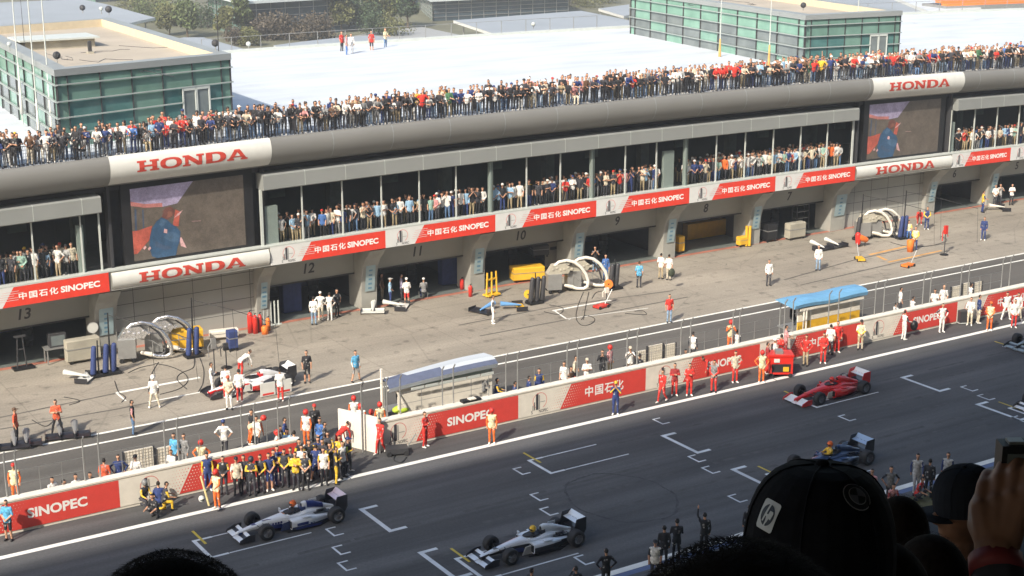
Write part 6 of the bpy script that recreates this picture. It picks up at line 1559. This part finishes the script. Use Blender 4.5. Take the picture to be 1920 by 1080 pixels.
# ------------------------------------------------ single seat racing cars, nose towards -X, origin under the front axle
def paintm(name,col,metal=0.):
    return mat(name,col,.28,metal,var=.05,scale=2,coat=.6)
def racecar(loc,label,main,low,wing,rw,accent,helmet,driver_up=False,decal=None):
    s=thing('racing_car',label,'racing car',loc,0)
    mats=[main,low,accent]; LOWK=-.03 if main in (redc,cwhite) else .06
    def sec(x,w,z0,z1,pw=2.6,n=16,y=0.):
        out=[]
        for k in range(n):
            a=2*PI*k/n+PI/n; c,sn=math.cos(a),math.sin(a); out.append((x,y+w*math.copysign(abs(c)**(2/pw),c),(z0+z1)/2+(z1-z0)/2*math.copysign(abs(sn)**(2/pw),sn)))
        return out
    def loft(S,m,split=None,flip=False):
        n=len(S[0])
        for a,b in zip(S,S[1:]):
            for k in range(n):
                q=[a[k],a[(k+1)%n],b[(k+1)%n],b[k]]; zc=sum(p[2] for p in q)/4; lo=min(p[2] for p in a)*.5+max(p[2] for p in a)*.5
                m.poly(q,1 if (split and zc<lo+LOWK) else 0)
        m.poly(S[0][::-1],0); m.poly(S[-1],0)
    m=MB(); loft([sec(-1.02,.05,.20,.25),sec(-.95,.08,.18,.30),sec(-.6,.115,.20,.38),sec(-.1,.15,.21,.48),sec(.35,.19,.18,.56),sec(.8,.25,.10,.62),sec(1.02,.29,.07,.64)],m,True)
    m.build('nose',mats,s,smooth=True)
    m=MB(); loft([sec(1.02,.29,.07,.64),sec(1.3,.33,.06,.60,3),sec(1.7,.35,.06,.60,3),sec(1.95,.33,.06,.66,3),sec(2.3,.26,.06,.62,3),sec(2.8,.17,.08,.50),sec(3.25,.12,.12,.42)],m,True); mo=m.build('monocoque',mats,s,smooth=True)
    m=MB(); m.disc((0,0,0),1,20); pts=[(1.45+.40*math.cos(2*PI*k/20),.20*math.sin(2*PI*k/20),.655) for k in range(20)]
    MB().poly(pts).tube([(p[0],p[1],.645) for p in pts+[pts[0]]],.025,5).build('cockpit_opening',[M_black],s)
    MB().box(1.78,1.98,-.17,.17,.58,.76).build('headrest',[low],s)
    m=MB(); loft([sec(1.86,.11,.62,.93,2),sec(2.0,.13,.55,.96,2.2),sec(2.4,.12,.45,.88,2),sec(2.9,.08,.38,.66,2),sec(3.3,.05,.34,.50,2)],m,False); m.build('engine_cover',[main,low,accent],s,smooth=True)
    if decal=='ec':
        m=MB(); loft([sec(2.06,.142,.60,.955,2.2),sec(2.4,.130,.52,.895,2),sec(2.8,.10,.46,.72,2)],m,False); m.build('cover_livery',[accent],s,smooth=True)
    MB().prismy([(.3,.20),(1.0,.12),(1.02,.30),(.35,.33)],-.262,.262).build('chassis_livery',[navyp if main is not redc else redc],s) if decal else None
    MB().disc((1.855,0,.79),.085,12,0,'x').build('air_intake',[M_black],s)
    MB().box(2.2,2.55,-.006,.006,.86,.98).build('camera_fin',[wing],s)
    for sy in (-1,1):
        m=MB(); S=[sec(1.15,.19,.08,.50,3,y=sy*.50),sec(1.5,.22,.07,.52,3,y=sy*.50),sec(2.0,.22,.07,.50,3,y=sy*.47),sec(2.5,.16,.07,.40,3,y=sy*.38),sec(2.95,.09,.08,.30,3,y=sy*.28)]; loft(S,m,True); sp=m.build('sidepod',mats,s,smooth=True)
        MB().box(1.12,1.145,sy*.50-.13,sy*.50+.13,.16,.44).build('radiator_intake',[M_black],sp)
        MB().prismz([(1.62,sy*.66),(2.02,sy*.70),(2.02,sy*.50),(1.62,sy*.52)],.52,.54).build('winglet',[main],s)
        MB().prismy([(.72,.08),(1.15,.08),(1.12,.42),(.86,.40)],sy*.46-.012,sy*.46+.012).build('barge_board',[M_sgnw if decal=='board' else low],s)
        MB().box(1.02,1.12,sy*.34-.0,sy*.34+.02*sy,.60,.66).box(1.05,1.10,sy*.40-.06,sy*.40+.06,.64,.70).build('mirror',[main],s)
        # front and rear suspension
        f=MB()
        for (xa,za,xb) in ((-.15,.42,0.),(.35,.44,.05),(-.1,.24,0.),(.4,.22,.05),(.1,.46,-.02)):
            f.tube([(xa,sy*.14,za),(xb,sy*.62,.34 if za>.3 else .24)],.016,5)
        for (xa,za) in ((2.8,.36),(3.2,.38),(2.75,.2),(3.2,.2),(3.0,.42)):
            f.tube([(xa,sy*.12,za),(3.1,sy*.58,.36 if za>.3 else .24)],.018,5)
        f.build('suspension_arm',[M_carbon],s)
        for (x,w,yy,r) in ((0,.30,.72,.325),(3.1,.37,.70,.335)):
            t=MB().lathe([(r*.58,-w/2),(r*.92,-w/2),(r,-w/2+.04),(r,w/2-.04),(r*.92,w/2),(r*.58,w/2)],(x,sy*yy,r),'y',28).build('tyre',[M_tyre],s,smooth=True)
            rim=MB().lathe([(.0,-w*.30*sy*-1),(r*.30,sy*w*.30),(r*.56,sy*w*.44),(r*.60,sy*w*.48)],(x,sy*yy,r),'y',20)
            for k in range(7):
                a=2*PI*k/7; rim.tube([(x+.03*math.cos(a),sy*(yy+w*.40),r+.03*math.sin(a)),(x+r*.55*math.cos(a),sy*(yy+w*.43),r+r*.55*math.sin(a))],.018,4)
            rim.build('rim',[M_rim],t,smooth=False)
    # front wing
    for (x0,z,c,m_) in ((-1.12,.10,.24,wing),(-.91,.16,.18,wing if main is redc else M_carbon),(-.76,.22,.13,wing)):
        w=MB(); 
        for (ya,yb) in ((-.68,-.12),(-.12,.12),(.12,.68)):
            dz=0 if ya!=-.12 else -.03
            w.prismy([(x0,z+dz),(x0+c*.5,z+dz-.012),(x0+c,z+dz+.06),(x0+c*.5,z+dz+.03)],ya,yb)
        w.build('front_wing_plane',[m_],s)
    for y in (-.70,.70): MB().prismy([(-1.16,.06),(-.50,.06),(-.48,.34),(-.75,.34),(-1.12,.20)],y-.014,y+.014).build('front_end_plate',[M_carbon if main is not redc else main],s)
    for y in (-.10,.10): MB().box(-.92,-.74,y-.01,y+.01,.12,.26).build('wing_pylon',[low],s)
    # rear wing
    MB().prismy([(3.28,.80),(3.42,.78),(3.62,.88),(3.42,.83)],-.49,.49).build('rear_wing_plane',[rw],s)
    MB().prismy([(3.52,.86),(3.60,.86),(3.70,1.02),(3.66,1.02)],-.49,.49).build('rear_wing_flap',[rw],s)
    MB().prismy([(3.3,.50),(3.4,.48),(3.6,.53),(3.4,.52)],-.49,.49).build('lower_rear_wing',[M_carbon],s)
    for y in (-.50,.50): MB().prismy([(3.18,.30),(3.55,.24),(3.72,.5),(3.72,1.03),(3.25,1.00),(3.16,.7)],y-.012,y+.012).build('rear_end_plate',[main if main is redc else M_carbon],s)
    MB().prismz([(.95,-.62),(1.3,-.68),(2.4,-.68),(2.9,-.45),(3.6,-.48),(3.6,.48),(2.9,.45),(2.4,.68),(1.3,.68),(.95,.62)],.03,.055).build('floor_plate',[M_carbon],s)
    MB().box(3.0,3.5,-.10,.10,.15,.38).build('gearbox',[M_dsteel],s)
    if main is not redc:
        for sy in (-1,1): MB().prismz([(2.25,sy*.10),(2.9,sy*.06),(2.9,sy*.26),(2.3,sy*.40)],.46,.475).box(2.45,2.75,sy*.22-.05,sy*.22+.05,.475,.53).build('engine_vent',[M_carbon],s)
    d=MB(); 
    if decal: 
        for sy in (-1,1):
            d.box(1.35,1.85,sy*.722-.003,sy*.722+.003,.24,.36); 
        for sy in (-1,1):
            for k in range(4): d.box(.45+.12*k,.53+.12*k,sy*.268-.002,sy*.268+.002,.34,.42)
            for k in range(5): d.box(1.95+.1*k,2.03+.1*k,sy*(.70-.09*k*.5)-.002,sy*(.70-.09*k*.5)+.004,.20,.27)
        for k in range(4): d.box(3.50,3.505,-.36+.2*k,-.24+.2*k,.83,.86)
        d.prismz([(.1,-.10),(.5,-.13),(.5,-.05),(.1,-.04)],.545,.556) if main is cwhite else None
        for sy in (-1,1): d.prismy([(1.3,.10),(2.3,.09),(2.5,.16),(1.3,.18)],sy*.715-.006,sy*.715+.006) if main is not redc else None
        d.prismz([(-.35,-.07),(-.15,-.08),(-.15,.08),(-.35,.07)],.452,.462)
        d.build('decal',[accent],s)
    # driver: helmet and shoulders are a thing of their own
    return s
def driver(loc,label,hc,z=.62,bodyc='black'):
    S=[('head',Vector((0,0,z+.22)),Vector((.0,0,1))),('cap',Vector((0,0,z+.02)),Vector((0,0,z+.14)),.07,.06,TOR),('tor',[Vector((0,0,z-.40)),Vector((0,0,z-.2)),Vector((0,0,z-.02)),Vector((0,0,z+.04))],[.10,.11,.10,.06],[.15,.17,.17,.08],TOR)]
    for sx in (-1,1):
        S.append(('cap',Vector((sx*.08,0,z)),Vector((sx*.17,-.02,z-.03)),.06,.05,TOR)); S.append(('cap',Vector((sx*.17,-.02,z-.03)),Vector((sx*.18,-.22,z-.14)),.05,.045,ARM)); S.append(('cap',Vector((sx*.18,-.22,z-.14)),Vector((sx*.09,-.42,z-.10)),.042,.035,FORE)); S.append(('cap',Vector((sx*.09,-.42,z-.10)),Vector((sx*.06,-.48,z-.07)),.035,.03,SKIN))
        S.append(('cap',Vector((sx*.08,0,z-.38)),Vector((sx*.10,-.40,z-.34)),.08,.065,THI)); S.append(('cap',Vector((sx*.10,-.40,z-.34)),Vector((sx*.08,-.78,z-.42)),.06,.045,SHI))
    me=BODY.get(('drv',z)) or bodymesh('body_driver',S,.022); BODY[('drv',z)]=me
    o=obj('person',me,None,loc); o.rotation_euler=(0,0,R(-90))
    for k in ('c_torso','c_arm','c_fore','c_thigh','c_shin','c_shoe'): o[k]=list(C[bodyc])+[1.]
    o['c_skin']=list(C['skin'])+[1.]; o['c_hair']=list(C['hairb'])+[1.]
    g=obj('helmet',GEAR['helmet'],o,(0,0,z+.225)); g['c_gear']=list(C[hc])+[1.]
    MB().tube([(-.10,-.09,z+.23),(-.05,-.138,z+.23),(.05,-.138,z+.23),(.10,-.09,z+.23)],.03,6).build('visor',[M_black],o)
    tag(o,label,'person')
dsil=paintm('car_deep_blue',(.03,.05,.15)); silver=paintm('car_silver',(.70,.76,.82),.15); cwhite=paintm('car_white',(.72,.76,.80)); navyp=paintm('car_navy',(.02,.035,.18)); blackp=paintm('car_black',(.02,.02,.025)); redc=paintm('car_red',(.62,.02,.02)); whp=paintm('car_wing_white',(.75,.77,.78)); lbl=paintm('car_pale_blue',(.30,.42,.60)); dblu=paintm('car_dark_blue',(.02,.05,.14)); redac=paintm('car_accent_red',(.6,.08,.05)); pinkw=paintm('car_wing_pale_pink',(.62,.52,.60)); grn=paintm('car_teal',(.22,.28,.30)); yelc=paintm('car_yellow',(.7,.42,.03))
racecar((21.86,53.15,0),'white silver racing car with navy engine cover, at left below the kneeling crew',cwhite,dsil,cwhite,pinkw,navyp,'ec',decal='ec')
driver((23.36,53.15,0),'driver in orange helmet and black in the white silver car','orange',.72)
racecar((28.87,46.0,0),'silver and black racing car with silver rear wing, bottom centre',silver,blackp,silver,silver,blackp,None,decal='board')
driver((30.37,46.0,0),'driver with yellow helmet in the silver and black car','yellow',.62)
racecar((51.76,53.05,0),'red racing car with white front and rear wing, right of centre',redc,redc,whp,whp,redc,None,decal='board')
driver((53.26,53.05,0),'driver in red and white helmet in the red car','red',.62,'red')
racecar((44.85,46.0,0),'dark racing car with pale rear wing half hidden by the large cap',dblu,blackp,lbl,lbl,blackp,None,decal='board')
driver((46.3,46.0,0),'driver in orange yellow suit standing high in the half hidden dark car','orange',.85,'yellow')
racecar((68.3,53.05,0),'teal silver racing car cut by the right picture edge, upper',grn,blackp,grn,grn,blackp,None,decal='board')
racecar((60.6,46.0,0),'dark red racing car nose cut by the right picture edge, lower',paintm('car_dark_red',(.25,.02,.03)),blackp,whp,whp,blackp,None,decal='board')
# car under work in the pit lane
rc=G(470,742); racecar((rc.x-.9,rc.y+1.0,.0),'red and white race car being serviced in the pit lane at left',paintm('car_white2',(.7,.7,.7)),redc,blackp,whp,redac,None,decal='board')
s=thing('body_panel','pair of white red body panels leaning by the serviced car','panel',(rc.x+.3,rc.y-.6,0)); 
for k in range(2): MB().box(.9*k,.8+.9*k,-.03,.03,.05,.75).build('panel',[M_sgnw],s); MB().box(.1+.9*k,.7+.9*k,-.04,-.03,.1,.2).build('red_edge',[M_redp],s)
s=thing('engine_cover','black engine cover standing right of the serviced car','cover',G(512,735)); MB().caps((-.3,0,.5),(.5,0,.75),.22,.12,10).build('cover_shell',[M_carbon],s,smooth=True)
for x in (-.3,.3): MB().tube([(x,0,0),(x,0,.5)],.02,5).build('leg',[M_steel],s)
# ------------------------------------------------ grandstand around the camera
gs=thing('grandstand','dark roofed grandstand the picture is taken from','grandstand')
rows=MB(); 
ROW=lambda k:24.06-.45*k
def rowz(Y): return ROW(max(0,math.floor((Y-.45)/.75)+1)) if Y>.45 else 24.06
prof=[(-1.2,24.06),(.45,24.06)]
for k in range(1,39): prof+= [(.45+.75*(k-1),ROW(k)),(.45+.75*k,ROW(k))]
prof+= [(prof[-1][0],0),(-1.2,0)]
MB().prismx(prof,-30,45).build('terrace',[mat('stand_concrete_dark',(.06,.06,.062),.95)],gs)
back=[(-1.2,24.06)]
for k in range(1,30): back+= [(-1.2-.8*(k-1),24.06+.45*k),(-1.2-.8*k,24.06+.45*k)]
back+= [(back[-1][0],0),(-1.2,0)]
MB().prismx(back,-30,45).build('upper_terrace',[M_conc],gs)
M_stroof=mat('stand_roof_grey',(.10,.10,.11),.8)
MB().box(-75,125,-34,STY,41,41.8).build('roof',[M_stroof],gs)
MB().box(-75,125,-34.4,-34,0,41).build('rear_wall',[M_stroof],gs)
for x in (-60,-30,46,80,115): MB().tube([(x,-26,0),(x,-26,41)],.6,10).build('column',[M_steel],gs)
# ------------------------------------------------ spectators right in front of the camera
def forebody(name,S,voxel): return bodymesh(name,S,voxel)
def capmesh(col,name='cap'):
    m=MB(); n=28; rows_=[]
    for i in range(10):
        a=PI/2*i/9; r=math.cos(a)**.62; z=math.sin(a)**1.0
        rows_.append([(.098*r*math.cos(2*PI*k/n)*1,.112*r*math.sin(2*PI*k/n)*1,.112*z) for k in range(n)])
    rows_.insert(0,[(p[0]*1.0,p[1]*1.0,-.035) for p in rows_[0]])
    for a,b in zip(rows_,rows_[1:]):
        for k in range(n): m.quad(a[k],a[(k+1)%n],b[(k+1)%n],b[k])
    m.poly(rows_[-1]); m.ell((0,0,.113),(.009,.009,.006),10,6)
    for j in range(6):
        th=2*PI*j/6+.2; m.tube([(.0985*math.cos(a)**.62*math.cos(th)*1.005,.1125*math.cos(a)**.62*math.sin(th)*1.005,.1125*math.sin(a)) for a in [PI/2*q/8*.98 for q in range(9)]],.0012,4)
    pts=[]
    for k in range(13):
        t=PI*k/12; pts.append((.075*math.cos(t),-.085-.095*math.sin(t)))
    vs=[(x,y,-.028-.35*(y+.085)*.3-abs(x)*.18) for x,y in pts]; m.add([(v[0],v[1],v[2]) for v in vs]+[(v[0],v[1],v[2]-.005) for v in vs],[tuple(range(13)),tuple(reversed(range(13,26)))]+[(i,i+13,i+14,i+1) for i in range(12)])
    return m
def hairmesh(H,r,n,ln,seed,down=.15,thick=.0003):
    """short strands over the top and back of a head of radii r, centre H"""
    rn=random.Random(seed); m=MB()
    for _ in range(n):
        d=Vector((rn.gauss(0,1),rn.gauss(0,1),rn.gauss(0,1))).normalized()
        if d.z<-.35 or (d.y<-.45 and d.z<.45): continue
        p=Vector(H)+Vector((d.x*r[0],d.y*r[1],d.z*r[2])); t=Vector((rn.gauss(0,.5),rn.gauss(0,.5)+.3,rn.gauss(0,.4)-down-.1)); t=((t-d*t.dot(d)).normalized()+d*rn.uniform(.02,.22)).normalized()
        q=p+t*ln*rn.uniform(.5,1.4); w=d.cross(t); w=(w.normalized() if w.length>.05 else Vector((1,0,0)))*thick
        mid=(p+q)/2+d*ln*.05
        m.add([p-w*1.5,p+w*1.5,mid+w,mid-w,q],[(0,1,2,3),(3,2,4)])
    return m
M_hair=mat('foreground_dark_hair',(.014,.010,.008),.95,var=.3,scale=60,spec=.1)
M_capb=mat('black_cap_cotton',(.010,.010,.013),.95,var=.25,scale=40,bump=.1,spec=.15)
M_badge=mat('cap_badge_white',(.62,.62,.62),.6,var=.03)
def fore(u,v,D,yawdeg,label,torso,pose=None,cap=None,hair=True,height=1.72,strands=5000,gear=None,tilt=0):
    top=GD(u,v,D); S=skeleton(**(pose or {})); H=[q for q in S if q[0]=='head'][0]
    me=forebody('body_spectator',S,.010); o=obj('person',me); yaw=R(yawdeg)
    for k,vv in dict(c_skin='fskin',c_hair='hairb',c_torso=torso,c_arm=torso,c_fore='fskin',c_thigh='dark',c_shin='dark',c_shoe='black').items(): o[k]=list(C[vv])+[1.]
    ht=H[1]+H[2]*(.118+(.045 if cap else .02)); c,s_=math.cos(yaw),math.sin(yaw); off=Vector((ht.x*c-ht.y*s_,ht.x*s_+ht.y*c,ht.z))
    fz=rowz(top.y-off.y); sc_=(top.z-fz)/ht.z
    if not .86<sc_<1.12: print('FORE height',label,round(ht.z*sc_,2),'Y',round(top.y,2)); sc_=max(.86,min(1.12,sc_))
    off*=sc_; o.location=top-off; o.rotation_euler=(0,0,yaw); o.scale=(sc_,)*3
    if cap:
        g=obj('cap',capmesh(M_capb).mesh('cap_mesh',[cap],True),o); g.location=H[1]+H[2]*.052; g.rotation_euler=(R(8)+tilt,0,0)
    else:
        g=hairmesh(H[1]+Vector((0,.006,.006)),(.084,.103,.121),strands,.011,int(u)).ell(H[1]+Vector((0,.016,.016)),(.083,.096,.110),24,16).build('hair',[M_hair],o)
    for sx in (-1,1): MB().ell(H[1]+Vector((sx*.031,-.088,.012)),(.012,.008,.008),8,6).build('eye',[M_pale],o)
    return tag(o,label,'person'),H
# big black cap, seen from behind, with two emblems
o,H=fore(1545,886,2.0,140,'spectator with large black cap with white square badge in the foreground','black',cap=M_capb,pose=dict(headlean=-.1))
bpy.context.view_layer.update()
g=[c for c in o.children if c.name.startswith('cap')][0]
def caplocal(Wp): return g.matrix_world.inverted()@Wp
def cap_at(u,v):
    """point and normal where the view ray meets the cap dome, in cap space"""
    a=g.matrix_world.inverted()@CAM; d=(g.matrix_world.inverted().to_3x3()@ray(u,v)).normalized()
    hit,loc,nor,idx=g.data and g.original.ray_cast(a,d) if False else (None,)*4
    F=lambda p:(math.hypot(p.x/.098,p.y/.112)**3.226+(p.z/.112)**2 if p.z>0 else math.hypot(p.x/.098,p.y/.112)**3.226)-1
    t0=(Vector((0,0,.03))-a).dot(d)-.25; t=t0
    while F(a+d*t)>0 and t<t0+.4: t+=.001
    P_=a+d*t; e=1e-4; n=Vector((F(P_+Vector((e,0,0)))-F(P_),F(P_+Vector((0,e,0)))-F(P_),F(P_+Vector((0,0,e)))-F(P_))).normalized()
    return P_,n
def emblem_plane(u,v,rot):
    P_,n=cap_at(u,v); up=(g.matrix_world.inverted().to_3x3()@_u).normalized(); up=(up-n*up.dot(n)).normalized(); rt=up.cross(n)
    c,s_=math.cos(rot),math.sin(rot); X=rt*c+up*s_; Y=-rt*s_+up*c
    def f(x,y,k=0): 
        Q=P_+X*x+Y*y; lo,hi=.5,1.6
        for _ in range(24):
            md=(lo+hi)/2; q=Q*md
            if math.hypot(q.x/.098,q.y/.112)**3.226+(q.z/.112)**2>1: hi=md
            else: lo=md
        return Q*(lo*(1.006+.004*k))
    return f
def fan(m,f,pts,k,mi,sub=1):
    P2=[]
    for i in range(len(pts)):
        a,b=pts[i],pts[(i+1)%len(pts)]; q=max(1,int(math.dist(a,b)/.004)); P2+=[(a[0]+(b[0]-a[0])*j/q,a[1]+(b[1]-a[1])*j/q) for j in range(q)]
    pts=P2
    c=(sum(p[0] for p in pts)/len(pts),sum(p[1] for p in pts)/len(pts)); n=len(pts)
    for i in range(n):
        a,b=pts[i],pts[(i+1)%n]
        for j in range(4):
            t0,t1=j/4,(j+1)/4; L=lambda p,t:(c[0]+(p[0]-c[0])*t,c[1]+(p[1]-c[1])*t)
            q=[L(a,t0),L(a,t1),L(b,t1),L(b,t0)] if j else [c,L(a,t1),L(b,t1)]
            m.poly([f(x,y,k) for x,y in q],mi)
f=emblem_plane(1440,966,R(-12)); m=MB()
def rrect(w,h,r,n=4): 
    out=[]
    for cx,cy,a0 in ((w-r,h-r,0),(-w+r,h-r,PI/2),(-w+r,-h+r,PI),(w-r,-h+r,1.5*PI)):
        for i in range(n+1): a=a0+PI/2*i/n; out.append((cx+r*math.cos(a),cy+r*math.sin(a)))
    return out
fan(m,f,rrect(.0165,.0195,.004),0,0)
circ=[(.0125*math.cos(2*PI*i/20),.0140*math.sin(2*PI*i/20)) for i in range(20)]
fan(m,f,circ,1,1)
fan(m,f,[(-.002,.0145),(.0012,.0145),(-.0018,.001),(.0030,.001),(.0055,-.0025),(.0030,-.0095),(.0008,-.0095),(.0028,-.002),(-.0022,-.002),(-.0042,-.0095),(-.0066,-.0095)],2,0)
fan(m,f,[(.0030,.0062),(.0088,.0062),(.0102,.0040),(.0086,-.0040),(.0066,-.0048),(.0078,.0038),(.0052,.0038),(.0010,-.0145),(-.0012,-.0145)],2,0)
m.build('cap_badge',[M_badge,mat('badge_navy',(.01,.012,.03),.5,var=0)],g)
f=emblem_plane(1607,931,R(-14)); m=MB()
cir=lambda r,n=24:[(r*math.cos(2*PI*i/n),r*math.sin(2*PI*i/n)) for i in range(n)]
fan(m,f,cir(.0195),0,2); fan(m,f,cir(.0182),1,1); fan(m,f,cir(.0122),2,2)
for q in (0,2):
    fan(m,f,[(0,0)]+[(.0112*math.cos(q*PI/2+PI/2*i/6),.0112*math.sin(q*PI/2+PI/2*i/6)) for i in range(7)],3,3)
for q in (1,3):
    fan(m,f,[(0,0)]+[(.0112*math.cos(q*PI/2+PI/2*i/6),.0112*math.sin(q*PI/2+PI/2*i/6)) for i in range(7)],3,1)
m.build('cap_roundel',[M_badge,mat('roundel_black',(.012,.012,.016),.5,var=0),mat('roundel_silver',(.42,.41,.42),.4,var=0),mat('roundel_blue_grey',(.16,.16,.19),.4,var=0)],g)
fore(1405,1004,.84,150,'spectator with short dark hair at the bottom edge before the large cap','dark',strands=34000,pose=dict(headlean=-.05))
fore(309,1022,1.12,150,'spectator whose dark hair shows at the bottom left edge','dark',strands=34000)
fore(1692,922,4.4,130,'spectator with dark hair between the large cap and the right cap','brown',strands=3000)
fore(1815,876,5.0,-112,'spectator in dark cap facing left at the right edge','black',cap=mat('navy_cap_cotton',(.02,.022,.03),.95,spec=.15))
fore(1748,992,2.9,150,'spectator with dark hair and dark top low between the two caps','black',strands=4000)
fore(1655,1000,2.4,160,'spectator in dark clothes low beside the large cap','dark',strands=3000)
# raised hand with compact camera, right edge; body stands mostly outside the frame
def W(u,v,D): return GD(u,v,D)
D0=2.05
wr=W(1868,1035,D0); el=W(1905,1330,D0-.08); sh=W(2060,1240,D0-.02); N=W(2150,1170,D0); Hc=W(2150,1020,D0+.02)
upv=Vector((0,0,1)); feet_z=rowz(N.y); pel=Vector((N.x,N.y,feet_z+.92)) 
S=[('tor',[pel-upv*.06,pel+upv*.05,pel+upv*.2,pel.lerp(N,.6),pel.lerp(N,.85),N],[.105,.11,.10,.118,.105,.055],[.16,.17,.145,.178,.175,.075],TOR),('cap',N,Hc-upv*.06,.056,.05,SKIN),('head',Hc,upv),
 ('cap',N-upv*.05,sh,.062,.058,TOR),('cap',sh,el,.055,.044,ARM),('cap',el,W(1872,1075,D0),.045,.034,FORE),('cap',W(1872,1075,D0),wr,.031,.028,SKIN)]
sh2=N+_r*.2-upv*.05; S+=[('cap',N-upv*.05,sh2,.062,.058,TOR),('cap',sh2,sh2+_r*.1-upv*.27,.055,.043,ARM),('cap',sh2+_r*.1-upv*.27,sh2-_r*.02-upv*.2+_f*.2,.043,.03,SKIN)]
for sx in (-1,1):
    h=pel+_r*(sx*.09); k=Vector((h.x,h.y,feet_z+.5)); a=Vector((h.x,h.y,feet_z+.08)); S+=[('cap',h,k,.093,.062,THI),('cap',k,a,.06,.045,SHI),('cap',a-upv*.03,a-upv*.03+Vector((.08,.15,0)),.05,.04,SHO)]
kn=[]
for i in range(4):
    ku,kv=1838+29*i,948-9*i
    K=W(ku,kv,D0); kn.append(K)
    S.append(('cap',W(1857+9*i,1022,D0),K,.019,.0118,SKIN))
    M1=W(ku+5,kv-36-(6 if i in(1,2) else 0),D0+.012); M2=W(ku+13,kv-58-(8 if i in (1,2) else 0),D0+.036); T_=W(ku+20,kv-58,D0+.062)
    S+= [('cap',K,M1,.0088,.0082,SKIN),('cap',M1,M2,.0082,.0074,SKIN),('cap',M2,T_,.0074,.0066,SKIN),('cap',K,K+(K-W(ku,kv,D0+.006)),.0102,.009,SKIN)]
S+= [('cap',W(1852,1012,D0),W(1833,985,D0+.02),.017,.013,SKIN),('cap',W(1833,985,D0+.02),W(1832,950,D0+.05),.0125,.0105,SKIN),('cap',W(1832,950,D0+.05),W(1845,922,D0+.07),.0105,.009,SKIN)]
me=bodymesh('body_hand_person',S,.0036); o=obj('person',me)
for k,vv in dict(c_skin='fskin',c_hair='hairb',c_torso='dark',c_arm='dark',c_fore='dark',c_thigh='dark',c_shin='dark',c_shoe='black').items(): o[k]=list(C[vv])+[1.]
tag(o,'spectator at the right edge whose raised hand holds a small camera','person')
m=MB(); c=W(1868,1060,D0); ax=(wr-el).normalized(); 
ring=[]; e1=_r; e2=ax.cross(e1).normalized()
MB().tube([c-ax*.012+e1*0,c+ax*.012],[.0345,.034],20).build('wrist_band',[mat('dull_red_band',(.25,.03,.03),.6)],o,smooth=True)
s=thing('compact_camera','small dark camera held in the raised hand at right edge','camera',W(1935,870,D0+.055),-CYAW)
MB().box(-.045,.055,-.014,.014,-.03,.03).build('camera_body',[M_black],s); MB().lathe([(.0,.03),(.018,.03),(.02,.0),(.02,-.0)],(0,.02,0),'y',18).build('lens',[M_dsteel],s)
MB().box(-.038,.03,-.0155,-.0145,-.024,.02).build('display',[M_greyg],s); MB().box(-.035,-.015,-.008,.008,.03,.034).build('shutter_button',[M_steel],s)
# ------------------------------------------------ camera, light, sky
cam=bpy.data.cameras.new('Camera'); co=bpy.data.objects.new('Camera',cam); COL.objects.link(co); sc.camera=co
cam.sensor_width=36; cam.lens=36*CF/1920; cam.clip_end=5000; cam.clip_start=.05
co.matrix_world=Matrix(((_r.x,_u.x,-_f.x,0),(_r.y,_u.y,-_f.y,0),(_r.z,_u.z,-_f.z,CH),(0,0,0,1)))
sd=Vector((1.114,.629,-1)).normalized()
sun=bpy.data.lights.new('Sun','SUN'); sun.energy=SUN_E; sun.angle=R(1.2); sun.color=(1,.92,.79); so=bpy.data.objects.new('Sun',sun); COL.objects.link(so); so.rotation_euler=sd.to_track_quat('-Z','Y').to_euler()
w=bpy.data.worlds.new('World'); sc.world=w; w.use_nodes=True; nt=w.node_tree; bg=nt.nodes['Background']; sk=nt.nodes.new('ShaderNodeTexSky'); sk.sky_type='NISHITA'; sk.sun_disc=False
sk.sun_elevation=R(38); sk.sun_rotation=math.atan2(-sd.x,-sd.y); sk.dust_density=3.; sk.air_density=1.2
nt.links.new(sk.outputs[0],bg.inputs[0]); bg.inputs[1].default_value=SKY_S
sc.view_settings.view_transform='Standard'; sc.view_settings.look='None'; sc.view_settings.exposure=EXPO; sc.view_settings.gamma=1
sc.cycles.max_bounces=5; sc.cycles.transparent_max_bounces=8

m=bpy.data.materials.new('haze'); m.use_nodes=True; nt=m.node_tree; nt.nodes.remove(nt.nodes['Principled BSDF']); v=nt.nodes.new('ShaderNodeVolumePrincipled'); v.inputs['Density'].default_value=.0007; v.inputs['Color'].default_value=(.84,.87,.90,1)
nt.links.new(v.outputs[0],nt.nodes['Material Output'].inputs['Volume'])
ho=MB().box(-260,760,-160,910,-1.2,45).build('haze',[m]); bm=bmesh.new(); bm.from_mesh(ho.data); bmesh.ops.recalc_face_normals(bm,faces=bm.faces); bm.to_mesh(ho.data); bm.free(); tag(ho,kind='stuff')
